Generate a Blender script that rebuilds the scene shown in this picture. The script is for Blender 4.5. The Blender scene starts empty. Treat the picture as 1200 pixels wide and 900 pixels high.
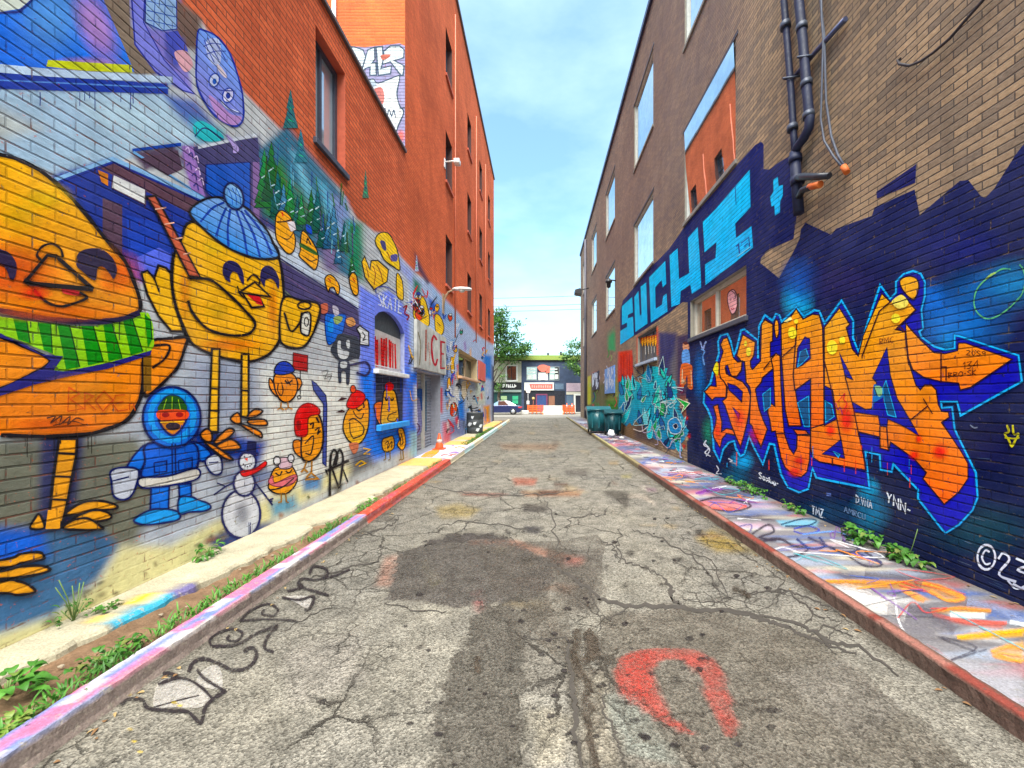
import bpy, bmesh, math, random
import numpy as np
from mathutils import Vector, Matrix
from mathutils.geometry import tessellate_polygon
R = math.radians
rnd = random.Random(7)
scene = bpy.context.scene
COL = scene.collection

# ------------------------------------------------------------------ survey of the alley
# camera 1.6 m above the alley floor, looking straight down the alley (+Y); walls are the planes x = LX and x = RX
FOC, VX, VY, EYE = 460.0, 633.0, 468.0, 1.6
LX, RX, TALL_Y = -3.187, 3.50, 9.26

def wall_left(px, py):
    d = -LX * FOC / max(VX - px, 1e-3); return d, EYE + (VY - py) * d / FOC
def wall_right(px, py):
    d = RX * FOC / max(px - VX, 1e-3); return d, EYE + (VY - py) * d / FOC
def ground(px, py, z=0.0):
    d = (EYE - z) * FOC / (py - VY); return (px - VX) * d / FOC, d
def crop(x0, y0, s):
    return lambda pts: [(x0 + x / s, y0 + y / s) for x, y in pts]

# ------------------------------------------------------------------ helpers
def lin(c):
    out = []
    for v in c[:3]:
        v = v / 255.0
        out.append(v / 12.92 if v <= 0.04045 else ((v + 0.055) / 1.055) ** 2.4)
    return out
PK = 0.97
def pc(c, a=None):
    l = [v * PK for v in lin(c)]; y = .3*l[0] + .55*l[1] + .15*l[2]
    l = [min(max(y + (v - y)*1.22, .004), .93) for v in l]      # fresh spray paint is strongly coloured
    if a is None: a = c[3] if len(c) > 3 else 1.0
    return (l[0], l[1], l[2], a)

def link(o, parent=None):
    COL.objects.link(o)
    if parent is not None: o.parent = parent
    return o
def tag(o, label=None, cat=None, group=None, kind=None):
    if label: o['label'] = label
    if cat: o['category'] = cat
    if group: o['group'] = group
    if kind: o['kind'] = kind
    return o
def empty(name, loc=(0, 0, 0), rz=0.0):
    o = bpy.data.objects.new(name, None); o.location = loc; o.rotation_euler = (0, 0, rz)
    o.empty_display_size = 0.2
    return link(o)
def copy_tree(o, parent=None):
    c = o.copy(); COL.objects.link(c)
    if parent is not None: c.parent = parent
    for ch in list(o.children): copy_tree(ch, c)
    return c

class MB:
    """collects faces, then becomes one mesh object"""
    def __init__(s): s.v = []; s.f = []; s.m = []; s.c = []; s.smooth = []
    def vert(s, p, c=(1, 1, 1, 1)):
        s.v.append(tuple(p)); s.c.append(c); return len(s.v) - 1
    def face(s, idx, m=0, sm=False): s.f.append(tuple(idx)); s.m.append(m); s.smooth.append(sm)
    def poly(s, pts, m=0, c=(1, 1, 1, 1)): s.face([s.vert(p, c) for p in pts], m)
    def box(s, a, b, m=0, c=(1, 1, 1, 1), bev=0.0):
        x0, y0, z0 = [min(a[i], b[i]) for i in range(3)]; x1, y1, z1 = [max(a[i], b[i]) for i in range(3)]
        if bev <= 0:
            i = [s.vert(p, c) for p in [(x0,y0,z0),(x1,y0,z0),(x1,y1,z0),(x0,y1,z0),(x0,y0,z1),(x1,y0,z1),(x1,y1,z1),(x0,y1,z1)]]
            for q in [(0,3,2,1),(4,5,6,7),(0,1,5,4),(1,2,6,5),(2,3,7,6),(3,0,4,7)]: s.face([i[k] for k in q], m)
            return
        bm = bmesh.new(); bmesh.ops.create_cube(bm, size=1.0)
        for v in bm.verts: v.co = Vector(((x0+x1)/2 + v.co.x*(x1-x0), (y0+y1)/2 + v.co.y*(y1-y0), (z0+z1)/2 + v.co.z*(z1-z0)))
        bmesh.ops.bevel(bm, geom=list(bm.edges), offset=bev, segments=2, profile=0.5, affect='EDGES')
        s.bm(bm, m, c)
    def bm(s, bm, m=0, c=(1, 1, 1, 1), sm=False):
        bm.verts.index_update(); o = len(s.v)
        for v in bm.verts: s.vert(v.co, c)
        for f in bm.faces: s.face([o + v.index for v in f.verts], m, sm)
        bm.free()
    def tube(s, pts, r, n=10, m=0, c=(1, 1, 1, 1), cap=True):
        pts = [Vector(p) for p in pts]; rs = r if isinstance(r, (list, tuple)) else [r] * len(pts)
        rings = []; up = None
        for i, p in enumerate(pts):
            t = (pts[min(i+1, len(pts)-1)] - pts[max(i-1, 0)]).normalized()
            if up is None:
                up = Vector((0, 0, 1)) if abs(t.z) < 0.9 else Vector((0, 1, 0))
            a = (up - t * up.dot(t))
            if a.length < 1e-4: a = Vector((1, 0, 0)) - t * t.x
            a.normalize(); b = t.cross(a); up = a
            rings.append([s.vert(p + (a * math.cos(2*math.pi*k/n) + b * math.sin(2*math.pi*k/n)) * rs[i], c) for k in range(n)])
        for i in range(len(rings) - 1):
            for k in range(n): s.face([rings[i][k], rings[i][(k+1) % n], rings[i+1][(k+1) % n], rings[i+1][k]], m, True)
        if cap: s.face(rings[0][::-1], m); s.face(rings[-1], m)
    def lathe(s, prof, n=20, m=0, c=(1, 1, 1, 1), at=(0, 0, 0)):
        rings = [[s.vert((at[0] + r*math.cos(2*math.pi*k/n), at[1] + r*math.sin(2*math.pi*k/n), at[2] + z), c) for k in range(n)] for r, z in prof]
        for i in range(len(rings) - 1):
            for k in range(n): s.face([rings[i][k], rings[i][(k+1) % n], rings[i+1][(k+1) % n], rings[i+1][k]], m, True)
        s.face(rings[0][::-1], m); s.face(rings[-1], m)
    def prism(s, pts2, axis, a, b, m=0, c=(1, 1, 1, 1)):
        """pts2 in the plane across `axis`, extruded from a to b"""
        def P(p, t): return {'x': (t, p[0], p[1]), 'y': (p[0], t, p[1]), 'z': (p[0], p[1], t)}[axis]
        A = [s.vert(P(p, a), c) for p in pts2]; B = [s.vert(P(p, b), c) for p in pts2]; n = len(pts2)
        s.face(A[::-1], m); s.face(B, m)
        for i in range(n): s.face([A[i], A[(i+1) % n], B[(i+1) % n], B[i]], m)
    def build(s, name, mats, parent=None, attr=False, recalc=True):
        me = bpy.data.meshes.new(name); me.from_pydata(s.v, [], s.f)
        if not isinstance(mats, (list, tuple)): mats = [mats]
        for mt in mats: me.materials.append(mt)
        me.polygons.foreach_set('material_index', s.m)
        me.polygons.foreach_set('use_smooth', s.smooth)
        if attr:
            at = me.color_attributes.new('Col', 'FLOAT_COLOR', 'POINT')
            at.data.foreach_set('color', np.array(s.c, dtype=np.float32).ravel())
        me.update()
        if recalc:
            bm = bmesh.new(); bm.from_mesh(me); bmesh.ops.recalc_face_normals(bm, faces=list(bm.faces)); bm.to_mesh(me); bm.free()
        o = bpy.data.objects.new(name, me)
        link(o, parent)
        if parent is not None: o.matrix_parent_inverse = parent.matrix_basis.inverted()   # built in world coordinates
        return o

# ------------------------------------------------------------------ materials
class NT:
    def __init__(s, name):
        s.mat = bpy.data.materials.new(name); s.mat.use_nodes = True
        s.t = s.mat.node_tree; s.t.nodes.clear(); s.L = s.t.links
    def n(s, ty, **kw):
        nd = s.t.nodes.new(ty)
        for k, v in kw.items():
            if k.startswith('i_'):
                key = k[2:]; key = int(key) if key.isdigit() else key.replace('_', ' ')
                sock = nd.inputs[key]
                if hasattr(v, 'is_output') or isinstance(v, bpy.types.NodeSocket): s.L.new(v, sock)
                else: sock.default_value = v
            else: setattr(nd, k, v)
        return nd
    def math(s, op, a, b=None, clamp=False):
        nd = s.n('ShaderNodeMath', operation=op); nd.use_clamp = clamp
        for i, x in enumerate((a, b)):
            if x is None: continue
            if isinstance(x, bpy.types.NodeSocket): s.L.new(x, nd.inputs[i])
            else: nd.inputs[i].default_value = x
        return nd.outputs[0]
    def mix(s, fac, a, b, mode='MIX'):
        nd = s.n('ShaderNodeMix', data_type='RGBA', blend_type=mode)
        for sock, x in ((nd.inputs[0], fac), (nd.inputs[6], a), (nd.inputs[7], b)):
            if isinstance(x, bpy.types.NodeSocket): s.L.new(x, sock)
            else: sock.default_value = x if not isinstance(x, (list, tuple)) else (tuple(x) + (1,))[:4]
        return nd.outputs[2]
    def ramp(s, fac, stops):
        nd = s.n('ShaderNodeValToRGB'); s.L.new(fac, nd.inputs[0]); e = nd.color_ramp.elements
        while len(e) < len(stops): e.new(0.5)
        for k, (p, c) in enumerate(stops):
            e[k].position = p; e[k].color = (c, c, c, 1) if isinstance(c, (int, float)) else (tuple(c) + (1,))[:4]
        return nd.outputs[0]
    def noise(s, vec, scale, detail=4, rough=0.55, dist=0.0):
        nd = s.n('ShaderNodeTexNoise'); nd.inputs['Scale'].default_value = scale; nd.inputs['Detail'].default_value = detail
        nd.inputs['Roughness'].default_value = rough; nd.inputs['Distortion'].default_value = dist
        if vec is not None: s.L.new(vec, nd.inputs['Vector'])
        return nd.outputs[0]
    def pos(s): return s.n('ShaderNodeNewGeometry').outputs['Position']
    def flat(s, axis):
        sep = s.n('ShaderNodeSeparateXYZ'); s.L.new(s.pos(), sep.inputs[0]); cb = s.n('ShaderNodeCombineXYZ')
        for o, i in zip({'x': (1, 2), 'y': (0, 2), 'z': (0, 1)}[axis], (0, 1)):
            s.L.new(sep.outputs[o], cb.inputs[i])
        return cb.outputs[0]
    def bsdf(s, color, rough=0.7, metal=0.0, bump=None, bstr=0.5, bdist=0.01, alpha=None, spec=0.4):
        p = s.n('ShaderNodeBsdfPrincipled')
        for k, x in (('Base Color', color), ('Roughness', rough), ('Metallic', metal), ('Specular IOR Level', spec)):
            if isinstance(x, bpy.types.NodeSocket): s.L.new(x, p.inputs[k])
            else: p.inputs[k].default_value = x if not isinstance(x, (list, tuple)) else (tuple(x) + (1,))[:4]
        if bump is not None:
            b = s.n('ShaderNodeBump'); b.inputs['Strength'].default_value = bstr; b.inputs['Distance'].default_value = bdist
            s.L.new(bump, b.inputs['Height']); s.L.new(b.outputs[0], p.inputs['Normal'])
        out = s.n('ShaderNodeOutputMaterial'); sh = p.outputs[0]
        if alpha is not None:
            tr = s.n('ShaderNodeBsdfTransparent'); mx = s.n('ShaderNodeMixShader')
            s.L.new(alpha, mx.inputs[0]); s.L.new(tr.outputs[0], mx.inputs[1]); s.L.new(sh, mx.inputs[2]); sh = mx.outputs[0]
        s.L.new(sh, out.inputs[0]); return s.mat

_cache = {}
def M(name, rgb=(0.5, 0.5, 0.5), rough=0.6, metal=0.0, var=0.15, scale=9.0, bump=0.15, srgb=False, spec=0.4):
    if name in _cache: return _cache[name]
    if srgb: rgb = lin(rgb)
    t = NT(name); p = t.pos(); nz = t.noise(p, scale, 5)
    fac = t.ramp(nz, [(0.3, 1 - var), (0.7, 1 + var)])
    c = t.mix(1.0, tuple(rgb), fac, 'MULTIPLY')
    rr = t.ramp(t.noise(p, scale * 2.3, 3), [(0.3, max(rough - 0.08, 0.03)), (0.7, min(rough + 0.1, 1))])
    _cache[name] = t.bsdf(c, rr, metal, t.noise(p, scale * 6, 3) if bump else None, bump, 0.004, spec=spec)
    return _cache[name]

def brick_mat(name, axis, c1, c2, mortar, paint_only=False, row=0.075, width=0.235, rough_bump=0.7, dado=0.0, patch=(0.7, 0.72, 0.78), use_paint=True):
    t = NT(name); v = t.flat(axis)
    wob = t.n('ShaderNodeTexNoise'); wob.inputs['Scale'].default_value = 1.7; wob.inputs['Detail'].default_value = 2; t.L.new(v, wob.inputs['Vector'])
    sc = t.n('ShaderNodeVectorMath', operation='SCALE'); t.L.new(wob.outputs['Color'], sc.inputs[0]); sc.inputs['Scale'].default_value = 0.016
    ad = t.n('ShaderNodeVectorMath', operation='ADD'); t.L.new(v, ad.inputs[0]); t.L.new(sc.outputs[0], ad.inputs[1]); vb = ad.outputs[0]
    def br(a, b, m):
        nd = t.n('ShaderNodeTexBrick'); t.L.new(vb, nd.inputs['Vector'])
        for k, x in (('Color1', a), ('Color2', b), ('Mortar', m)): nd.inputs[k].default_value = (tuple(x) + (1,))[:4]
        for k, x in (('Scale', 1.0), ('Mortar Size', 0.0055), ('Mortar Smooth', 0.35), ('Bias', 0.0), ('Brick Width', width), ('Row Height', row)): nd.inputs[k].default_value = x
        return nd
    b2 = br((0.86, 0.86, 0.88), (1.06, 1.05, 1.02), (0.74, 0.74, 0.75))
    # bed joints run through; they are wider and dirtier than the upright joints
    sv = t.n('ShaderNodeSeparateXYZ'); t.L.new(vb, sv.inputs[0])
    fr = t.math('FRACT', t.math('DIVIDE', sv.outputs[1], row)); dj = t.math('MINIMUM', fr, t.math('SUBTRACT', 1.0, fr))
    bed = t.ramp(dj, [(0.055, 1.0), (0.13, 0.0)])
    fac = t.math('MAXIMUM', t.math('MULTIPLY', b2.outputs['Fac'], 0.7), bed)
    if dado > 0:                                       # smooth cement render along the foot of the wall
        keep = t.ramp(t.math('ADD', sv.outputs[1], t.math('MULTIPLY', t.math('SUBTRACT', t.noise(v, 2.5, 4), 0.5), 0.25)), [(dado - 0.03, 0.06), (dado + 0.06, 1.0)])
        fac = t.math('MULTIPLY', fac, keep); bed = t.math('MULTIPLY', bed, keep)
    big = t.noise(v, 0.55, 5, 0.6); fine = t.noise(v, 26, 6, 0.65); med = t.noise(v, 5.5, 5, 0.6)
    at = t.n('ShaderNodeAttribute', attribute_name='Col')
    paint = t.mix(1.0 if dado <= 0 else t.math('MULTIPLY', keep, 1.0), at.outputs['Color'], t.mix(1.0, at.outputs['Color'], b2.outputs['Color'], 'MULTIPLY'))
    paint = t.mix(t.math('MULTIPLY', bed, 0.46), paint, t.mix(1.0, paint, (0.22, 0.22, 0.25), 'MULTIPLY'))
    paint = t.mix(1.0, paint, t.ramp(med, [(0.25, 0.82), (0.72, 1.16)]), 'MULTIPLY')
    mp = t.n('ShaderNodeMapping'); mp.inputs['Scale'].default_value = (5.5, 0.45, 1); t.L.new(v, mp.inputs['Vector'])
    streak = t.ramp(t.noise(mp.outputs[0], 1.0, 6, 0.65), [(0.30, 0.82), (0.52, 1.0)])
    paint = t.mix(0.8, paint, t.mix(1.0, paint, streak, 'MULTIPLY'))
    wash_ = t.ramp(t.noise(v, 1.3, 5, 0.6), [(0.40, 0.0), (0.8, 0.07)]); paint = t.mix(wash_, paint, (0.42, 0.42, 0.43))
    chips = t.ramp(t.noise(v, 30, 6, 0.75, 0.5), [(0.33, 0.0), (0.39, 1.0)])
    jwear = t.math('MULTIPLY', b2.outputs['Fac'], t.ramp(t.noise(v, 7, 5, 0.7), [(0.5, 0.0), (0.62, 0.75)]))
    chips = t.math('MULTIPLY', chips, t.math('SUBTRACT', 1.0, jwear))
    h = t.math('SUBTRACT', 1.0, fac)
    h = t.math('ADD', h, t.math('MULTIPLY', fine, 0.55)); h = t.math('ADD', h, t.math('MULTIPLY', med, 0.45))
    alpha = t.math('MULTIPLY', at.outputs['Alpha'], chips, True)
    if paint_only:
        return t.bsdf(paint, 0.85, 0, h, rough_bump, 0.014, alpha, spec=0.07)
    b1 = br(c1, c2, mortar)
    b1c = t.mix(t.math('MULTIPLY', bed, 0.8), b1.outputs['Color'], tuple(mortar))
    bc = t.mix(1.0, b1c, t.ramp(big, [(0.3, 0.78), (0.7, 1.15)]), 'MULTIPLY')
    bc = t.mix(1.0, bc, t.ramp(fine, [(0.25, 0.72), (0.75, 1.18)]), 'MULTIPLY')
    bc = t.mix(t.ramp(t.noise(v, 0.33, 3, 0.5, 0.3), [(0.56, 0.0), (0.60, 0.35)]), bc, t.mix(1.0, bc, tuple(patch), 'MULTIPLY'))
    bc = t.mix(0.75, bc, t.mix(1.0, bc, streak, 'MULTIPLY'))
    col = t.mix(alpha, bc, paint) if use_paint else bc
    return t.bsdf(col, 0.9, 0, h, rough_bump, 0.014, spec=0.06)

def paint_mat(name, axis='z', scale=40, w0=0.36, w1=0.50):
    """sprayed paint on rough concrete or asphalt, worn through to the surface below"""
    t = NT(name); v = t.flat(axis); at = t.n('ShaderNodeAttribute', attribute_name='Col')
    wear = t.ramp(t.noise(v, scale, 6, 0.75), [(w0, 0.0), (w1, 1.0)])
    wear2 = t.ramp(t.noise(v, 3.0, 4, 0.6), [(0.25, 0.45), (0.6, 1.0)])
    a = t.math('MULTIPLY', t.math('MULTIPLY', at.outputs['Alpha'], wear), wear2, True)
    c = t.mix(1.0, at.outputs['Color'], t.ramp(t.noise(v, 60, 4), [(0.3, 0.7), (0.7, 1.2)]), 'MULTIPLY')
    return t.bsdf(c, 0.8, 0, t.noise(v, 110, 4), 0.5, 0.006, a, spec=0.08)

def concrete_mat(name, base, var=0.25, use_col=False, scale=6, axis=None, grain=1.0):
    t = NT(name); v = t.pos()
    c = t.mix(1.0, tuple(base), t.ramp(t.noise(v, scale, 6, 0.65), [(0.25, 1 - var), (0.75, 1 + var)]), 'MULTIPLY')
    if use_col:
        at = t.n('ShaderNodeAttribute', attribute_name='Col')
        a = t.math('MULTIPLY', at.outputs['Alpha'], t.ramp(t.noise(v, 22, 6, 0.75), [(0.33, 0.1), (0.46, 1.0)]), True)
        c = t.mix(a, c, at.outputs['Color'])
    sp = t.ramp(t.noise(v, 85, 4, 0.7), [(0.3, 0.66), (0.7, 1.2)])
    c = t.mix(grain, c, t.mix(1.0, c, sp, 'MULTIPLY'))
    h = t.math('ADD', t.noise(v, 70, 5, 0.7), t.math('MULTIPLY', t.noise(v, 9, 4), 1.5))
    return t.bsdf(c, 0.9, 0, h, 0.7, 0.01, spec=0.08)

def glass_mat(name, refl=0.75, tint=(0.92, 0.96, 1.0), inner=(0.03, 0.035, 0.04)):
    t = NT(name); p = t.pos()
    g = t.n('ShaderNodeBsdfGlossy'); g.inputs['Color'].default_value = tint + (1,); g.inputs['Roughness'].default_value = 0.02
    bp = t.n('ShaderNodeBump'); bp.inputs['Strength'].default_value = 0.05; bp.inputs['Distance'].default_value = 0.02
    t.L.new(t.noise(p, 0.9, 2), bp.inputs['Height']); t.L.new(bp.outputs[0], g.inputs['Normal'])
    d = t.n('ShaderNodeBsdfDiffuse'); d.inputs['Color'].default_value = inner + (1,)
    m = t.n('ShaderNodeMixShader'); t.L.new(t.math('MULTIPLY', t.ramp(t.noise(p, 3.2, 6, .7), [(.3, .80), (.62, 1.0)]), refl), m.inputs[0])
    t.L.new(d.outputs[0], m.inputs[1]); t.L.new(g.outputs[0], m.inputs[2])
    o = t.n('ShaderNodeOutputMaterial'); t.L.new(m.outputs[0], o.inputs[0]); return t.mat

def leaf_mat(name, c1, c2):
    t = NT(name); p = t.pos(); oi = t.n('ShaderNodeNewGeometry').outputs['Random Per Island']
    c = t.mix(oi, c1, c2); c = t.mix(1.0, c, t.ramp(t.noise(p, 2.5, 3), [(0.3, 0.7), (0.7, 1.25)]), 'MULTIPLY')
    pr = t.n('ShaderNodeBsdfPrincipled'); t.L.new(c, pr.inputs['Base Color']); pr.inputs['Roughness'].default_value = 0.5
    tl = t.n('ShaderNodeBsdfTranslucent'); t.L.new(c, tl.inputs['Color'])
    m = t.n('ShaderNodeMixShader'); m.inputs[0].default_value = 0.3; t.L.new(pr.outputs[0], m.inputs[1]); t.L.new(tl.outputs[0], m.inputs[2])
    o = t.n('ShaderNodeOutputMaterial'); t.L.new(m.outputs[0], o.inputs[0]); return t.mat

# ------------------------------------------------------------------ painting on a flat surface
def catmull(pts, closed, n=6):
    P = [np.array(p, float) for p in pts]; out = []; N = len(P)
    rng = range(N) if closed else range(N - 1)
    for i in rng:
        p0 = P[(i-1) % N] if closed or i > 0 else 2*P[0] - P[1]; p1 = P[i]; p2 = P[(i+1) % N]
        p3 = P[(i+2) % N] if closed or i + 2 < N else 2*P[-1] - P[-2]
        for k in range(n):
            t = k / n
            out.append(tuple(0.5*((2*p1) + (-p0+p2)*t + (2*p0-5*p1+4*p2-p3)*t*t + (-p0+3*p1-3*p2+p3)*t**3)))
    if not closed: out.append(tuple(P[-1]))
    return out
def ell(cx, cy, rx, ry, n=20, rot=0):
    c, s = math.cos(rot), math.sin(rot)
    return [(cx + rx*math.cos(2*math.pi*k/n)*c - ry*math.sin(2*math.pi*k/n)*s, cy + rx*math.cos(2*math.pi*k/n)*s + ry*math.sin(2*math.pi*k/n)*c) for k in range(n)]
def ribbon(pts, w, closed=False, taper=False):
    """outline quads of a brush line; returns list of quads (each 4 pts)"""
    n = len(pts); P = [np.array(p, float) for p in pts]; Lp = []; Rp = []
    ph = rnd.uniform(0, 6.28)
    for i in range(n):
        a = P[(i-1) % n] if closed or i > 0 else P[i]; b = P[(i+1) % n] if closed or i < n-1 else P[i]
        d1 = P[i] - a; d2 = b - P[i]
        l1 = np.hypot(*d1); l2 = np.hypot(*d2)
        d1 = d1/l1 if l1 > 1e-6 else (d2/l2 if l2 > 1e-6 else np.array((1., 0.)))
        d2 = d2/l2 if l2 > 1e-6 else d1
        t = d1 + d2; lt = np.hypot(*t); t = t/lt if lt > 0.2 else d1
        nrm = np.array((-t[1], t[0])); cosv = max(abs(nrm[0]*-d1[1] + nrm[1]*d1[0]), 0.45)
        ww = w/2/cosv*(1 + .13*math.sin(i*.9+ph) + .08*math.sin(i*2.3+2*ph))
        if taper and not closed: ww *= 0.35 + 0.65*math.sin(math.pi*min(max(i/(n-1), 0.04), 0.96))
        Lp.append(P[i] + nrm*ww); Rp.append(P[i] - nrm*ww)
    q = []
    for i in range(n if closed else n-1):
        j = (i+1) % n; q.append([tuple(Lp[i]), tuple(Lp[j]), tuple(Rp[j]), tuple(Rp[i])])
    return q
def clip(poly, ax, val, keep_less):
    out = []
    for i in range(len(poly)):
        a, b = poly[i], poly[(i+1) % len(poly)]
        ia = (a[ax] <= val) == keep_less; ib = (b[ax] <= val) == keep_less
        if ia: out.append(a)
        if ia != ib:
            t = (val - a[ax]) / (b[ax] - a[ax]); out.append(tuple(a[k] + (b[k]-a[k])*t for k in range(len(a))))
    return out

class Surface:
    def __init__(s, proj, place, holes=(), vmin=-1e9, vmax=1e9, umin=-1e9, umax=1e9):
        s.proj, s.place, s.holes = proj, place, list(holes); s.lim = (umin, umax, vmin, vmax)
class Fig:
    """one painted figure: flat shapes laid over each other on a Surface, one mesh"""
    def __init__(s, surf, base=0.002, step=0.00012, spray=True): s.spray = spray; s.S = surf; s.mb = MB(); s.z = base; s.step = step
    def _emit(s, poly, noclip=False):   # poly: [(u,v,r,g,b,a)]
        if len(poly) < 3: return
        if not noclip:
            u0, u1, v0, v1 = s.S.lim
            for ax, val, less in ((0, u0, False), (0, u1, True), (1, v0, False), (1, v1, True)):
                poly = clip(poly, ax, val, less)
                if len(poly) < 3: return
            pieces = [poly]
            for (a, b, c, d) in s.S.holes:
                nxt = []
                for p in pieces:
                    us = [q[0] for q in p]; vs = [q[1] for q in p]
                    if max(us) <= a or min(us) >= b or max(vs) <= c or min(vs) >= d: nxt.append(p); continue
                    nxt.append(clip(p, 0, a, True)); nxt.append(clip(p, 0, b, False))
                    mid = clip(clip(p, 0, a, False), 0, b, True) if len(clip(p, 0, a, False)) > 2 else []
                    if len(mid) > 2: nxt.append(clip(mid, 1, c, True)); nxt.append(clip(mid, 1, d, False))
                pieces = [p for p in nxt if len(p) > 2]
        else: pieces = [poly]
        for p in pieces:
            s.mb.face([s.mb.vert(s.S.place(q[0], q[1], s.z), tuple(q[2:6])) for q in p])
    def _colors(s, uv, col):
        if isinstance(col[0], (tuple, list)):
            a, b = pc(col[0]), pc(col[1]); vs = [p[1] for p in uv]; lo, hi = min(vs), max(vs)
            return [tuple(b[k] + (a[k]-b[k])*((p[1]-lo)/max(hi-lo, 1e-6)) for k in range(4)) for p in uv]
        c = pc(col); return [c]*len(uv)
    def fill(s, pts, col, sm=True, line=None, w=2.0, noclip=False, n=5):
        if sm: pts = catmull(pts, True, n)
        uv = [s.S.proj(*p) for p in pts]; cs = s._colors(uv, col)
        for tri in tessellate_polygon([[Vector((p[0], p[1], 0)) for p in uv]]):
            s._emit([uv[i] + cs[i] if isinstance(uv[i], tuple) else tuple(uv[i]) + cs[i] for i in tri], noclip)
        s.z += s.step
        if line: s.line(pts, w, line, sm=False, closed=True)
        return s
    def line(s, pts, w, col, sm=True, closed=False, taper=False):
        if sm: pts = catmull(pts, closed, 5)
        c = pc(col)
        if w >= 2.0 and max(col[:3]) < 130 and s.spray:
            for q in ribbon(pts, w*1.9, closed, taper): s._emit([tuple(s.S.proj(*p)) + c[:3] + (0.2*c[3],) for p in q]); s.z += 1.5e-6
            s.z += s.step
        for q in ribbon(pts, w, closed, taper):
            uv = [tuple(s.S.proj(*p)) for p in q]
            s._emit([u + c for u in uv]); s.z += 1.5e-6
        s.z += s.step; return s
    def glow(s, cx, cy, rx, ry, col, a=0.9, n=18, rot=0):
        c = pc(col)[:3]; rings = [(0.0, a), (0.35, a*0.8), (0.65, a*0.38), (1.0, 0.0)]; R0 = None
        for k in range(len(rings)-1):
            (r0, a0), (r1, a1) = rings[k], rings[k+1]
            A = ell(cx, cy, rx*r0, ry*r0, n, rot); B = ell(cx, cy, rx*r1, ry*r1, n, rot)
            for i in range(n):
                j = (i+1) % n
                p = [(A[i], a0), (B[i], a1), (B[j], a1)] + ([(A[j], a0)] if r0 > 0 else [])
                s._emit([tuple(s.S.proj(*q)) + c + (al,) for q, al in p])
        s.z += s.step; return s
    def build(s, name, mat, parent, label=None):
        o = s.mb.build(name, mat, parent, attr=True, recalc=False)
        if label: o['label'] = label
        return o

# wash: soft sprayed colour held on the vertices of the wall sheet itself
def poly_sd(P, poly):
    poly = np.array(poly, float); n = len(poly); d = np.full(len(P), 1e9); ins = np.zeros(len(P), bool)
    for i in range(n):
        a, b = poly[i], poly[(i+1) % n]; ab = b - a; l2 = max(ab @ ab, 1e-9)
        t = np.clip(((P - a) @ ab)/l2, 0, 1); q = a + t[:, None]*ab
        d = np.minimum(d, np.hypot(P[:, 0]-q[:, 0], P[:, 1]-q[:, 1]))
        c = ((a[1] > P[:, 1]) != (b[1] > P[:, 1]))
        with np.errstate(divide='ignore', invalid='ignore'):
            xs = (b[0]-a[0])*(P[:, 1]-a[1])/(b[1]-a[1]) + a[0]
        ins ^= c & (P[:, 0] < xs)
    return np.where(ins, -d, d)
def wash(P, layers, C=None):
    """P pixel positions; layers (poly, colour, soft, alpha). returns RGBA array"""
    if C is None: C = np.zeros((len(P), 4))
    for poly, col, soft, al in layers:
        k = np.clip(0.5 - poly_sd(P, poly)/(2*max(soft, 0.5)), 0, 1); k = k*k*(3-2*k)*al
        c = np.array(pc(col)[:3])
        a0 = C[:, 3]; a1 = k + a0*(1-k); safe = np.maximum(a1, 1e-6)
        C[:, :3] = (c[None, :]*k[:, None] + C[:, :3]*(a0*(1-k))[:, None])/safe[:, None]; C[:, 3] = a1
    return C

def sheet(us, vs, place, holes, colors=None, m=0):
    mb = MB(); nu, nv = len(us), len(vs)
    for j in range(nv):
        for i in range(nu): mb.vert(place(us[i], vs[j], 0), (0, 0, 0, 0))
    if colors is not None: mb.c = [tuple(c) for c in colors]
    for j in range(nv-1):
        cv = (vs[j]+vs[j+1])/2
        for i in range(nu-1):
            cu = (us[i]+us[i+1])/2
            if any(a < cu < b and c < cv < d for a, b, c, d in holes): continue
            k = j*nu + i; mb.face((k, k+1, k+nu+1, k+nu), m)
    return mb
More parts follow.
